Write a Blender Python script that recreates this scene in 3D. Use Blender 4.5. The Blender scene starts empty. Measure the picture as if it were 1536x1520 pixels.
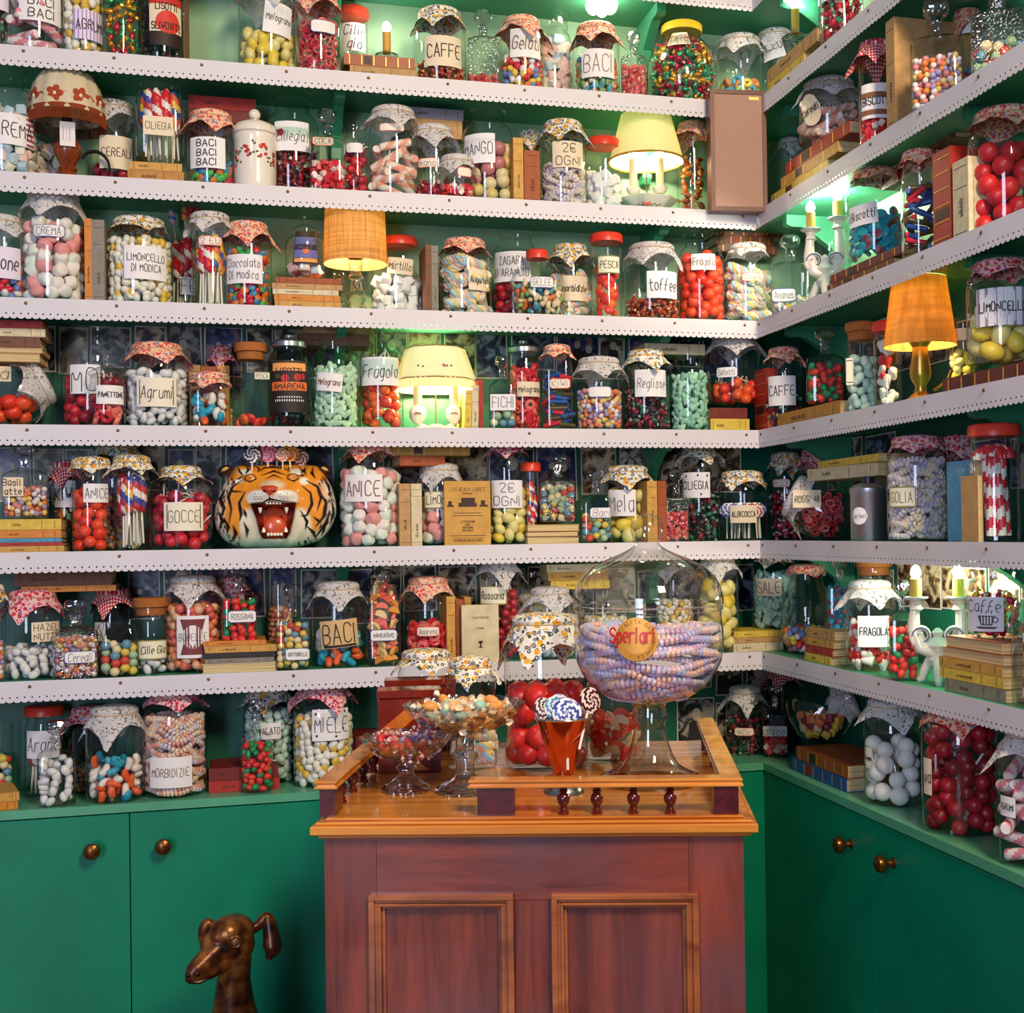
import bpy, math, random
import numpy as np
from mathutils import Matrix, Vector

# ---------------------------------------------------------------- camera
FPX, PX0, PY0, ZC = 1900.6, 876.18, 780.96, 0.85
def _rot(rx, ry, rz):
    cx, sx, cy, sy, cz, sz = math.cos(rx), math.sin(rx), math.cos(ry), math.sin(ry), math.cos(rz), math.sin(rz)
    return (np.array([[cz, -sz, 0], [sz, cz, 0], [0, 0, 1]]) @ np.array([[1, 0, 0], [0, cx, -sx], [0, sx, cx]])
            @ np.array([[cy, 0, sy], [0, 1, 0], [-sy, 0, cy]]))
RC = _rot(-.009, -.2604, -.0138)
TC = np.array([.5224, .7027, 3.6834])
_c = -RC.T @ TC
CAM = np.array([_c[0], _c[2], -_c[1] + ZC])
SC = bpy.context.scene
COL = SC.collection
def w2(v): return Vector((v[0], v[2], -v[1]))
_r, _u, _b = w2(RC.T @ np.array([1, 0, 0])), w2(RC.T @ np.array([0, -1, 0])), w2(RC.T @ np.array([0, 0, -1]))
cam_d = bpy.data.cameras.new('camera'); cam = bpy.data.objects.new('camera', cam_d); COL.objects.link(cam)
M = Matrix((( _r.x, _u.x, _b.x, CAM[0]), (_r.y, _u.y, _b.y, CAM[1]), (_r.z, _u.z, _b.z, CAM[2]), (0, 0, 0, 1)))
cam.matrix_world = M
cam_d.sensor_width = 36; cam_d.sensor_fit = 'HORIZONTAL'
cam_d.lens = FPX / 1536 * 36
cam_d.shift_x = -(PX0 - 768) / 1536; cam_d.shift_y = (PY0 - 760) / 1536
cam_d.clip_start = .05
SC.camera = cam

# ---------------------------------------------------------------- light and exposure
SC.view_settings.view_transform = 'Standard'; SC.view_settings.look = 'None'
SC.view_settings.gamma = 1; SC.view_settings.use_curve_mapping = False
SC.view_settings.exposure = 0.0
cy = SC.cycles
cy.max_bounces = 7; cy.diffuse_bounces = 3; cy.glossy_bounces = 3; cy.transmission_bounces = 4
cy.transparent_max_bounces = 24; cy.caustics_reflective = False; cy.caustics_refractive = False
cy.sample_clamp_indirect = 4; cy.use_denoising = True
wd = bpy.data.worlds.new('room_light'); SC.world = wd; wd.use_nodes = True
wd.node_tree.nodes['Background'].inputs[0].default_value = (.62, .66, 1.0, 1)
wd.node_tree.nodes['Background'].inputs[1].default_value = .17
def area(name, loc, target, sx, sy, power, col):
    l = bpy.data.lights.new(name, 'AREA'); l.shape = 'RECTANGLE'; l.size = sx; l.size_y = sy; l.energy = power; l.color = col
    o = bpy.data.objects.new(name, l); COL.objects.link(o); o.location = loc
    o.rotation_euler = (Vector(target) - Vector(loc)).to_track_quat('-Z', 'Y').to_euler()
    return o
# daylight through the shop window behind the camera, and the shop's own warm ceiling light
area('shop_window_daylight', (-3.4, -5.6, 2.0), (-.8, 0, 1.6), 1.0, 2.4, 118, (.66, .76, 1.0))
area('shop_ceiling_lamp', (-.4, -3.6, 3.5), (-.6, 0, 1.4), .5, .9, 125, (1.0, .80, .55))

# ---------------------------------------------------------------- pixel <-> place
def ray(px, py):
    d = RC.T @ np.array([(px - PX0) / FPX, (py - PY0) / FPX, 1.0]); return np.array([d[0], d[2], -d[1]])
def on(axis, px, py, v):
    d = ray(px, py); return CAM + d * (v - CAM[axis]) / d[axis]
def proj(P):
    q = RC @ np.array([P[0], -(P[2] - ZC), P[1]]) + TC
    return PX0 + FPX * q[0] / q[2], PY0 + FPX * q[1] / q[2], q[2]
def zat(P, py):            # height of the point above/below P that shows at image row py
    a = proj((P[0], P[1], 1.0)); b = proj((P[0], P[1], 2.0))
    za, zb = 1.0, 2.0
    for _ in range(4):
        zm = za + (py - a[1]) * (zb - za) / (b[1] - a[1])
        za, a = zb, b; zb, b = zm, proj((P[0], P[1], zm))
        if abs(b[1] - a[1]) < 1e-6: break
    return zb
def facecam(P): return math.atan2(CAM[0] - P[0], -(CAM[1] - P[1]))

# ---------------------------------------------------------------- materials
def lin(c):
    if isinstance(c, str): c = [int(c[i:i + 2], 16) / 255 for i in (0, 2, 4)]
    return tuple((x / 12.92 if x <= .04045 else ((x + .055) / 1.055) ** 2.4) for x in c)
MATS = {}
def new_mat(name):
    m = bpy.data.materials.new(name); m.use_nodes = True
    n = m.node_tree.nodes; n.clear()
    out = n.new('ShaderNodeOutputMaterial')
    return m, m.node_tree, out
def nd(t, typ, **kw):
    n = t.nodes.new(typ)
    for k, v in kw.items():
        if k.startswith('i_'): n.inputs[k[2:].replace('_', ' ')].default_value = v
        elif k[0] == 'n' and k[1:].isdigit(): n.inputs[int(k[1:])].default_value = v
        else: setattr(n, k, v)
    return n
def C4(c): return tuple(lin(c)) + (1,)
def plain(c, rough=.5, metal=0, emit=0, coat=0, var=0, spec=.5, trans=0):
    key = (str(c), rough, metal, emit, coat, var, trans)
    if key in MATS: return MATS[key]
    m, t, out = new_mat('paint_' + str(len(MATS)))
    p = nd(t, 'ShaderNodeBsdfPrincipled'); p.inputs['Base Color'].default_value = C4(c)
    p.inputs['Roughness'].default_value = rough; p.inputs['Metallic'].default_value = metal
    p.inputs['Coat Weight'].default_value = coat; p.inputs['Specular IOR Level'].default_value = spec
    if emit:
        p.inputs['Emission Color'].default_value = C4(c); p.inputs['Emission Strength'].default_value = emit
    if var:
        tc = nd(t, 'ShaderNodeTexCoord'); nz = nd(t, 'ShaderNodeTexNoise', i_Scale=var, i_Detail=3.0)
        mx = nd(t, 'ShaderNodeMix', data_type='RGBA', blend_type='MULTIPLY'); mx.inputs[0].default_value = .55
        rp = ramp(t, [(.3, (.55, .55, .55)), (.7, (1, 1, 1))], raw=True)
        t.links.new(tc.outputs['Object'], nz.inputs['Vector']); t.links.new(nz.outputs[0], rp.inputs[0])
        mx.inputs[6].default_value = C4(c); t.links.new(rp.outputs[0], mx.inputs[7]); t.links.new(mx.outputs[2], p.inputs['Base Color'])
        bp = nd(t, 'ShaderNodeBump', i_Strength=.15, i_Distance=.002); t.links.new(nz.outputs[0], bp.inputs['Height']); t.links.new(bp.outputs[0], p.inputs['Normal'])
    t.links.new(p.outputs[0], out.inputs[0]); MATS[key] = m
    return m
def ramp(t, stops, raw=False, interp='LINEAR'):
    r = nd(t, 'ShaderNodeValToRGB'); e = r.color_ramp.elements; r.color_ramp.interpolation = interp
    while len(e) < len(stops): e.new(.5)
    for k, (p, c) in enumerate(stops):
        e[k].position = p; e[k].color = (tuple(c) + (1,)) if raw else C4(c)
    return r
def glass(name, tint=(.98, .99, .98), edge=(.42, .52, .46), refl=1.0, bump=0):
    if name in MATS: return MATS[name]
    m, t, out = new_mat(name)
    lw = nd(t, 'ShaderNodeLayerWeight', i_Blend=.35)
    rp = ramp(t, [(.0, tint), (.6, tint), (1.0, edge)], raw=True)
    tr = nd(t, 'ShaderNodeBsdfTransparent'); gl = nd(t, 'ShaderNodeBsdfGlossy', i_Roughness=.04)
    fr = nd(t, 'ShaderNodeLayerWeight', i_Blend=.5); pw = nd(t, 'ShaderNodeMath', operation='POWER', n1=3.4); ma = nd(t, 'ShaderNodeMath', operation='MULTIPLY_ADD', n1=.85 * refl, n2=.06 * refl, use_clamp=True)
    mx = nd(t, 'ShaderNodeMixShader')
    t.links.new(lw.outputs['Facing'], rp.inputs[0]); t.links.new(rp.outputs[0], tr.inputs[0])
    t.links.new(fr.outputs['Facing'], pw.inputs[0]); t.links.new(pw.outputs[0], ma.inputs[0]); t.links.new(ma.outputs[0], mx.inputs[0])
    t.links.new(tr.outputs[0], mx.inputs[1]); t.links.new(gl.outputs[0], mx.inputs[2]); t.links.new(mx.outputs[0], out.inputs[0])
    if bump:
        tc = nd(t, 'ShaderNodeTexCoord'); v = nd(t, 'ShaderNodeTexVoronoi', i_Scale=bump); b = nd(t, 'ShaderNodeBump', i_Strength=.9, i_Distance=.004)
        t.links.new(tc.outputs['Object'], v.inputs['Vector']); t.links.new(v.outputs[0], b.inputs['Height'])
        for q in (gl, fr, lw): t.links.new(b.outputs[0], q.inputs['Normal'])
    MATS[name] = m; return m
def wood(name, c1, c2, rough=.4, scale=(2, 30, 30), coat=.3, stain=None):
    if name in MATS: return MATS[name]
    m, t, out = new_mat(name); p = nd(t, 'ShaderNodeBsdfPrincipled', i_Roughness=rough); p.inputs['Coat Weight'].default_value = coat
    tc = nd(t, 'ShaderNodeTexCoord'); mp = nd(t, 'ShaderNodeMapping'); mp.inputs['Scale'].default_value = scale
    nz = nd(t, 'ShaderNodeTexNoise', i_Scale=1.0, i_Detail=8.0, i_Distortion=.6, i_Roughness=.65)
    rp = ramp(t, [(.34, c1), (.64, c2)])
    t.links.new(tc.outputs['Object'], mp.inputs['Vector']); t.links.new(mp.outputs[0], nz.inputs['Vector'])
    t.links.new(nz.outputs[0], rp.inputs[0])
    src = rp.outputs[0]
    if stain:
        n2 = nd(t, 'ShaderNodeTexNoise', i_Scale=stain[1], i_Detail=4.0); r2 = ramp(t, [(.42, (0, 0, 0)), (.66, (1, 1, 1))], raw=True)
        mx = nd(t, 'ShaderNodeMix', data_type='RGBA'); mx.inputs[7].default_value = C4(stain[0])
        m3 = nd(t, 'ShaderNodeMath', operation='MULTIPLY', n1=.75)
        t.links.new(tc.outputs['Object'], n2.inputs['Vector']); t.links.new(n2.outputs[0], r2.inputs[0]); t.links.new(r2.outputs[0], m3.inputs[0]); t.links.new(m3.outputs[0], mx.inputs[0])
        t.links.new(src, mx.inputs[6]); src = mx.outputs[2]
    t.links.new(src, p.inputs['Base Color'])
    b = nd(t, 'ShaderNodeBump', i_Strength=.12, i_Distance=.003); t.links.new(nz.outputs[0], b.inputs['Height']); t.links.new(b.outputs[0], p.inputs['Normal'])
    t.links.new(p.outputs[0], out.inputs[0]); MATS[name] = m; return m
def spots(name, base, cols, scale, radius, ring=None, trans=.25):     # printed cotton: flowers on a ground
    if name in MATS: return MATS[name]
    m, t, out = new_mat(name); p = nd(t, 'ShaderNodeBsdfPrincipled', i_Roughness=.85)
    tc = nd(t, 'ShaderNodeTexCoord'); src = None
    base_n = nd(t, 'ShaderNodeRGB'); base_n.outputs[0].default_value = C4(base); src = base_n.outputs[0]
    for k, (c, sc, r, r0) in enumerate(cols):
        mp = nd(t, 'ShaderNodeMapping'); mp.inputs['Location'].default_value = (.31 * k, .17 * k, .4 * k)
        v = nd(t, 'ShaderNodeTexVoronoi', i_Scale=scale * sc); v.inputs['Randomness'].default_value = .8
        lt = nd(t, 'ShaderNodeMath', operation='LESS_THAN', n1=r); gt = nd(t, 'ShaderNodeMath', operation='GREATER_THAN', n1=r0)
        mu = nd(t, 'ShaderNodeMath', operation='MULTIPLY'); mx = nd(t, 'ShaderNodeMix', data_type='RGBA'); mx.inputs[7].default_value = C4(c)
        t.links.new(tc.outputs['Object'], mp.inputs[0]); t.links.new(mp.outputs[0], v.inputs['Vector'])
        t.links.new(v.outputs['Distance'], lt.inputs[0]); t.links.new(v.outputs['Distance'], gt.inputs[0])
        t.links.new(lt.outputs[0], mu.inputs[0]); t.links.new(gt.outputs[0], mu.inputs[1]); t.links.new(mu.outputs[0], mx.inputs[0])
        t.links.new(src, mx.inputs[6]); src = mx.outputs[2]
    t.links.new(src, p.inputs['Base Color']); t.links.new(p.outputs[0], out.inputs[0]); MATS[name] = m; return m
def lace_mat():
    if 'lace' in MATS: return MATS['lace']
    m, t, out = new_mat('lace_cloth'); d = nd(t, 'ShaderNodeBsdfDiffuse'); d.inputs[0].default_value = C4('F4EEF0')
    tl = nd(t, 'ShaderNodeBsdfTranslucent'); tl.inputs[0].default_value = C4('F4EEF0'); m1 = nd(t, 'ShaderNodeMixShader', n0=.3)
    tr = nd(t, 'ShaderNodeBsdfTransparent'); tc = nd(t, 'ShaderNodeTexCoord')
    v = nd(t, 'ShaderNodeTexNoise', i_Scale=60.0, i_Detail=1.0, i_Distortion=2.4); a = nd(t, 'ShaderNodeMath', operation='GREATER_THAN', n1=.60)
    v2 = nd(t, 'ShaderNodeTexVoronoi', i_Scale=420.0); a2 = nd(t, 'ShaderNodeMath', operation='LESS_THAN', n1=.34)
    mm = nd(t, 'ShaderNodeMath', operation='MULTIPLY', n1=.35); ad = nd(t, 'ShaderNodeMath', operation='MAXIMUM'); sc = nd(t, 'ShaderNodeMath', operation='MULTIPLY', n1=.8); mx = nd(t, 'ShaderNodeMixShader')
    L = t.links.new
    L(tc.outputs['Object'], v.inputs['Vector']); L(tc.outputs['Object'], v2.inputs['Vector']); L(v.outputs[0], a.inputs[0]); L(v2.outputs[0], a2.inputs[0])
    L(a2.outputs[0], mm.inputs[0]); L(a.outputs[0], ad.inputs[0]); L(mm.outputs[0], ad.inputs[1]); L(ad.outputs[0], sc.inputs[0]); L(sc.outputs[0], mx.inputs[0])
    L(d.outputs[0], m1.inputs[1]); L(tl.outputs[0], m1.inputs[2]); L(m1.outputs[0], mx.inputs[1]); L(tr.outputs[0], mx.inputs[2]); L(mx.outputs[0], out.inputs[0])
    MATS['lace'] = m; return m
def gingham_mat():
    if 'gingham' in MATS: return MATS['gingham']
    m, t, out = new_mat('gingham_cloth'); p = nd(t, 'ShaderNodeBsdfPrincipled', i_Roughness=.85)
    tc = nd(t, 'ShaderNodeTexCoord'); sp = nd(t, 'ShaderNodeSeparateXYZ'); L = t.links.new; L(tc.outputs['UV'], sp.inputs[0]); outs = []
    for k in range(2):
        a = nd(t, 'ShaderNodeMath', operation='MULTIPLY', n1=95.0); b = nd(t, 'ShaderNodeMath', operation='FRACT'); c = nd(t, 'ShaderNodeMath', operation='GREATER_THAN', n1=.5)
        L(sp.outputs[k], a.inputs[0]); L(a.outputs[0], b.inputs[0]); L(b.outputs[0], c.inputs[0]); outs.append(c)
    ad = nd(t, 'ShaderNodeMath', operation='ADD'); L(outs[0].outputs[0], ad.inputs[0]); L(outs[1].outputs[0], ad.inputs[1])
    h = nd(t, 'ShaderNodeMath', operation='MULTIPLY', n1=.5); L(ad.outputs[0], h.inputs[0])
    rp = ramp(t, [(0, 'F6EDEA'), (.5, 'DA5560'), (1, 'B91E2C')]); L(h.outputs[0], rp.inputs[0]); L(rp.outputs[0], p.inputs['Base Color']); L(p.outputs[0], out.inputs[0])
    MATS['gingham'] = m; return m
def photo_mat(k):
    key = 'old_photo_%d' % k
    if key in MATS: return MATS[key]
    m, t, out = new_mat(key); p = nd(t, 'ShaderNodeBsdfPrincipled', i_Roughness=.35)
    tc = nd(t, 'ShaderNodeTexCoord'); mp = nd(t, 'ShaderNodeMapping'); mp.inputs['Location'].default_value = (k * 1.7, k * .9, k * 2.3); mp.inputs['Scale'].default_value = (20, 20, 24)
    nz = nd(t, 'ShaderNodeTexNoise', i_Scale=1.3, i_Detail=5.0, i_Distortion=.8)
    pal = [('141018', '5a4a44', 'c9b598'), ('0c0c18', '2a2f52', '7d86a8'), ('181412', '6d6256', 'd8c9ae'), ('0a0a10', '3a3640', 'a39a94'), ('23160f', '7c5b40', 'e0c8a0'), ('0d1226', '27407e', '9a6a72')][k % 6]
    rp = ramp(t, [(.38, pal[0]), (.5, pal[1]), (.6, pal[2])]); L = t.links.new
    L(tc.outputs['Object'], mp.inputs[0]); L(mp.outputs[0], nz.inputs['Vector']); L(nz.outputs[0], rp.inputs[0]); L(rp.outputs[0], p.inputs['Base Color']); L(p.outputs[0], out.inputs[0])
    MATS[key] = m; return m
def shade_mat(name, c, weave=None, tl=.55):
    if name in MATS: return MATS[name]
    m, t, out = new_mat(name); d = nd(t, 'ShaderNodeBsdfDiffuse'); tr = nd(t, 'ShaderNodeBsdfTranslucent'); mx = nd(t, 'ShaderNodeMixShader', n0=tl); L = t.links.new
    d.inputs[0].default_value = C4(c); tr.inputs[0].default_value = C4(c)
    if weave:
        tc = nd(t, 'ShaderNodeTexCoord'); src = []
        for s in ((6, 6, weave), (weave, weave, 6)):
            mp = nd(t, 'ShaderNodeMapping'); mp.inputs['Scale'].default_value = s; nz = nd(t, 'ShaderNodeTexNoise', i_Scale=1.0, i_Detail=3.0)
            L(tc.outputs['Object'], mp.inputs[0]); L(mp.outputs[0], nz.inputs['Vector']); src.append(nz)
        mu = nd(t, 'ShaderNodeMath', operation='MULTIPLY'); L(src[0].outputs[0], mu.inputs[0]); L(src[1].outputs[0], mu.inputs[1])
        lc = lin(c); rp = ramp(t, [(.12, tuple(x * .45 for x in lc)), (.4, lc)], raw=True); L(mu.outputs[0], rp.inputs[0])
        L(rp.outputs[0], d.inputs[0]); L(rp.outputs[0], tr.inputs[0])
    L(d.outputs[0], mx.inputs[1]); L(tr.outputs[0], mx.inputs[2]); L(mx.outputs[0], out.inputs[0]); MATS[name] = m; return m
def vcol_mat(name, rough=.25, coat=.5, metal=0):
    if name in MATS: return MATS[name]
    m, t, out = new_mat(name); p = nd(t, 'ShaderNodeBsdfPrincipled', i_Roughness=rough, i_Metallic=metal); p.inputs['Coat Weight'].default_value = coat
    a = nd(t, 'ShaderNodeVertexColor'); a.layer_name = 'Col'; t.links.new(a.outputs[0], p.inputs['Base Color']); t.links.new(p.outputs[0], out.inputs[0]); MATS[name] = m; return m

GLASS = dict(clear=lambda: glass('clear_glass'), green=lambda: glass('green_glass', (.80, .93, .85), (.25, .5, .38)), cut=lambda: glass('cut_glass', (.93, .94, .92), (.4, .4, .36), 2.2, 140),
             aqua=lambda: glass('aqua_glass', (.88, .98, .94), (.45, .72, .62)), dark=lambda: glass('dark_glass', (.5, .58, .52), (.08, .11, .09)), thick=lambda: glass('pressed_glass', (.9, .9, .92), (.4, .39, .42), 2.6, 60))
GREEN = '0B7A58'; PALE = '8FB894'
def M_floral(): return spots('red_floral_cotton', 'F2C3A4', [('D8404A', 1, .36, .14), ('E85A3A', 1.3, .3, 0), ('7F93B8', .8, .25, 0), ('C8283C', 1.7, .26, 0)], 75, .3)
def M_floral2(): return spots('crimson_floral_cotton', 'E9B9BC', [('C21F3C', 1, .42, .12), ('D93A4A', 1.5, .34, 0), ('6E84B0', .9, .24, 0)], 85, .3)
def M_lemon(): return spots('lemon_print_cotton', 'ECE6DA', [('4A5240', 1.5, .38, .16), ('8A86A8', 1.2, .3, 0), ('E9A21F', .8, .3, 0), ('F4C93E', 1.1, .24, 0), ('3A3A30', 2.2, .2, 0)], 56, .3)
CLOTH = dict(floral=M_floral, crimson=M_floral2, lemon=M_lemon, lace=lace_mat, gingham=gingham_mat)

# ---------------------------------------------------------------- mesh building
class MB:
    def __init__(s): s.v = []; s.f = []; s.m = []; s.n = 0
    def add(s, v, f, mi=0, X=None):
        v = np.asarray(v, float)
        if X is not None: v = v @ np.asarray(X)[:3, :3].T + np.asarray(X)[:3, 3]
        s.v.append(v); n = s.n; s.f += [tuple(i + n for i in q) for q in f]; s.m += [mi] * len(f); s.n += len(v); return s
    def box(s, lo, hi, mi=0, X=None, bev=0):
        (a, b, c), (d, e, g) = lo, hi
        if bev:
            k = bev; P = []
            for z, o in ((c, k), (c + k, 0), (g - k, 0), (g, k)):
                for x, y in ((a, b), (d, b), (d, e), (a, e)):
                    sx = 1 if x == a else -1; sy = 1 if y == b else -1; P.append((x + sx * o, y + sy * o, z))
            F = [(3, 2, 1, 0), (12, 13, 14, 15)] + [(4 * r + i, 4 * r + (i + 1) % 4, 4 * r + 4 + (i + 1) % 4, 4 * r + 4 + i) for r in range(3) for i in range(4)]
            return s.add(P, F, mi, X)
        return s.add([(a, b, c), (d, b, c), (d, e, c), (a, e, c), (a, b, g), (d, b, g), (d, e, g), (a, e, g)],
                     [(3, 2, 1, 0), (4, 5, 6, 7), (0, 1, 5, 4), (1, 2, 6, 5), (2, 3, 7, 6), (3, 0, 4, 7)], mi, X)
    def lathe(s, prof, seg=32, mi=0, X=None, n=2, cap0=True, cap1=True, rib=0, ribn=0, ang0=0):
        th = np.arange(seg) / seg * 2 * math.pi + ang0
        sh = (np.abs(np.cos(th)) ** n + np.abs(np.sin(th)) ** n) ** (-1 / n) if n != 2 else np.ones(seg)
        if ribn: sh = sh * (1 + rib * np.cos(ribn * th))
        V = np.array([[(r * k * math.cos(a), r * k * math.sin(a), z) for a, k in zip(th, sh)] for r, z in prof]).reshape(-1, 3)
        F = [(i * seg + j, i * seg + (j + 1) % seg, (i + 1) * seg + (j + 1) % seg, (i + 1) * seg + j) for i in range(len(prof) - 1) for j in range(seg)]
        if cap0: F.append(tuple(range(seg - 1, -1, -1)))
        if cap1: F.append(tuple((len(prof) - 1) * seg + j for j in range(seg)))
        return s.add(V, F, mi, X)
    def tube(s, pts, rad, seg=8, mi=0, X=None, cap=True):
        P = [Vector(p) for p in pts]; k = len(P); rad = rad if hasattr(rad, '__len__') else [rad] * k
        V = []; up = None
        for i in range(k):
            d = (P[min(i + 1, k - 1)] - P[max(i - 1, 0)]).normalized()
            if up is None: up = Vector((0, 0, 1)) if abs(d.z) < .9 else Vector((1, 0, 0))
            a = d.cross(up).normalized(); up = a.cross(d).normalized()
            for j in range(seg):
                q = 2 * math.pi * j / seg; V.append(P[i] + (a * math.cos(q) + up * math.sin(q)) * rad[i])
        F = [(i * seg + j, i * seg + (j + 1) % seg, (i + 1) * seg + (j + 1) % seg, (i + 1) * seg + j) for i in range(k - 1) for j in range(seg)]
        if cap: F += [tuple(range(seg - 1, -1, -1)), tuple((k - 1) * seg + j for j in range(seg))]
        return s.add([tuple(v) for v in V], F, mi, X)
    def ball(s, c, r, mi=0, X=None, seg=14, rings=9):
        r = r if hasattr(r, '__len__') else (r, r, r)
        V = [(c[0], c[1], c[2] - r[2])]
        for i in range(1, rings):
            a = math.pi * i / rings - math.pi / 2
            for j in range(seg):
                b = 2 * math.pi * j / seg; V.append((c[0] + r[0] * math.cos(a) * math.cos(b), c[1] + r[1] * math.cos(a) * math.sin(b), c[2] + r[2] * math.sin(a)))
        V.append((c[0], c[1], c[2] + r[2])); e = len(V) - 1
        F = [(0, 1 + (j + 1) % seg, 1 + j) for j in range(seg)] + [(e, 1 + (rings - 2) * seg + j, 1 + (rings - 2) * seg + (j + 1) % seg) for j in range(seg)]
        F += [(1 + i * seg + j, 1 + i * seg + (j + 1) % seg, 1 + (i + 1) * seg + (j + 1) % seg, 1 + (i + 1) * seg + j) for i in range(rings - 2) for j in range(seg)]
        return s.add(V, F, mi, X)
    def prism(s, poly, t0, t1, mi=0, X=None):      # polygon in local XZ, thickness along Y
        k = len(poly); V = [(x, t0, z) for x, z in poly] + [(x, t1, z) for x, z in poly]
        return s.add(V, [tuple(range(k)), tuple(range(2 * k - 1, k - 1, -1))] + [(i, i + k, (i + 1) % k + k, (i + 1) % k) for i in range(k)], mi, X)
    def mesh(s, name, mats, smooth=True, ang=40):
        me = bpy.data.meshes.new(name)
        V = np.concatenate(s.v) if s.v else np.zeros((0, 3))
        me.from_pydata(V.tolist(), [], s.f)
        for m in mats: me.materials.append(m)
        if len(mats) > 1: me.polygons.foreach_set('material_index', s.m)
        if smooth:
            me.polygons.foreach_set('use_smooth', [True] * len(s.f))
            try: me.set_sharp_from_angle(angle=math.radians(ang))
            except Exception: pass
        me.update(); return me
def mesh_obj(name, me, parent=None, loc=None, rot=None):
    o = bpy.data.objects.new(name, me); COL.objects.link(o)
    if parent: o.parent = parent
    if loc is not None: o.location = loc
    if rot is not None: o.rotation_euler = rot
    return o
def obj(name, mb, mats, parent=None, smooth=True, ang=40, **k):
    mats = mats if isinstance(mats, (list, tuple)) else [mats]
    return mesh_obj(name, mb.mesh(name, mats, smooth, ang), parent, **k)
LABELS = {}
def tag(o, label, cat, group=None, kind=None):
    w = label.split()
    if not 4 <= len(w) <= 16: print('LABEL LEN', len(w), label)
    o['label'] = label; o['category'] = cat
    if group: o['group'] = group
    if kind: o['kind'] = kind
    if not group:
        if label in LABELS: print('DUP LABEL', label)
        LABELS[label] = 1
    return o
def thing(name, label, cat, loc=(0, 0, 0), rz=0, group=None):
    o = bpy.data.objects.new(name, None); COL.objects.link(o); o.empty_display_size = .02
    o.location = loc; o.rotation_euler = (0, 0, rz); tag(o, label, cat, group); return o
def struct(name, mb, mats, smooth=False):
    o = obj(name, mb, mats, smooth=smooth); o['kind'] = 'structure'; return o
def TR(loc=(0, 0, 0), rx=0, ry=0, rz=0, s=1):
    from mathutils import Euler
    S = s if hasattr(s, '__len__') else (s, s, s)
    return np.array(Matrix.Translation(loc) @ Euler((rx, ry, rz)).to_matrix().to_4x4() @ Matrix.Diagonal((*S, 1)))

# ---------------------------------------------------------------- places
ZS = {0: ZC + 2.24, 1: ZC + 1.919, 2: ZC + 1.600, 3: ZC + 1.283, 4: ZC + .964, 5: ZC + .643, 6: ZC + .320, 7: ZC}
ORD = {1: 'top shelf', 2: 'second shelf', 3: 'third shelf', 4: 'fourth shelf', 5: 'fifth shelf', 6: 'sixth shelf', 7: 'green counter'}
DEP = .26
def spot(wall, px, d, py=700):       # a point d behind the shelf front edge, seen in image column px
    return on(1, px, py, d) if wall == 'B' else on(0, px, py, d)
RZ = {'B': 0.0, 'R': -math.pi / 2}

# ---------------------------------------------------------------- setting
def paint_mat(name, c, rough=.38, var=.12):
    if name in MATS: return MATS[name]
    m, t, out = new_mat(name); p = nd(t, 'ShaderNodeBsdfPrincipled', i_Roughness=rough); tc = nd(t, 'ShaderNodeTexCoord')
    nz = nd(t, 'ShaderNodeTexNoise', i_Scale=5.0, i_Detail=6.0); lc = lin(c)
    rp = ramp(t, [(.3, tuple(x * (1 - var) for x in lc)), (.7, tuple(min(1, x * (1 + var)) for x in lc))], raw=True)
    n2 = nd(t, 'ShaderNodeTexNoise', i_Scale=220.0, i_Detail=2.0); b = nd(t, 'ShaderNodeBump', i_Strength=.06, i_Distance=.001); L = t.links.new
    L(tc.outputs['Object'], nz.inputs['Vector']); L(nz.outputs[0], rp.inputs[0]); L(rp.outputs[0], p.inputs['Base Color'])
    L(tc.outputs['Object'], n2.inputs['Vector']); L(n2.outputs[0], b.inputs['Height']); L(b.outputs[0], p.inputs['Normal']); L(p.outputs[0], out.inputs[0])
    MATS[name] = m; return m
G_PAINT = paint_mat('green_paint', '048060', .34); G_SHELF = paint_mat('shelf_green_paint', '3E9670', .4); W_PAINT = paint_mat('pale_green_wall', PALE, .6)
BRASS = plain('9A7038', .35, 1.0); PAPERWHITE = plain('EDE8EA', .6)
XL, YR = -2.45, -2.0
struct('wall_back', MB().box((XL - .3, DEP, 0), (DEP + .1, DEP + .1, 3.5)), W_PAINT)
struct('wall_right', MB().box((DEP, YR - .3, 0), (DEP + .1, DEP, 3.5)), W_PAINT)
for nm_, bx_ in (('trim_1', ((XL - .3, DEP - .003, 0), (DEP - .003, DEP, ZS[3] - .02))), ('trim_2', ((DEP - .003, YR - .3, 0), (DEP, DEP, ZS[3] - .02)))): struct(nm_, MB().box(*bx_), paint_mat('dark_green_dado', '0A5E4A', .45))
struct('floor', MB().box((XL - 1, -5.5, -.05), (DEP + .1, DEP + .1, 0)), wood('floor_boards', '5A3C26', '7A5638', .5, (3, 40, 1)))
struct('ceiling', MB().box((XL - .3, -1.2, 3.5), (DEP + .1, DEP + .1, 3.55)), W_PAINT)

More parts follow.
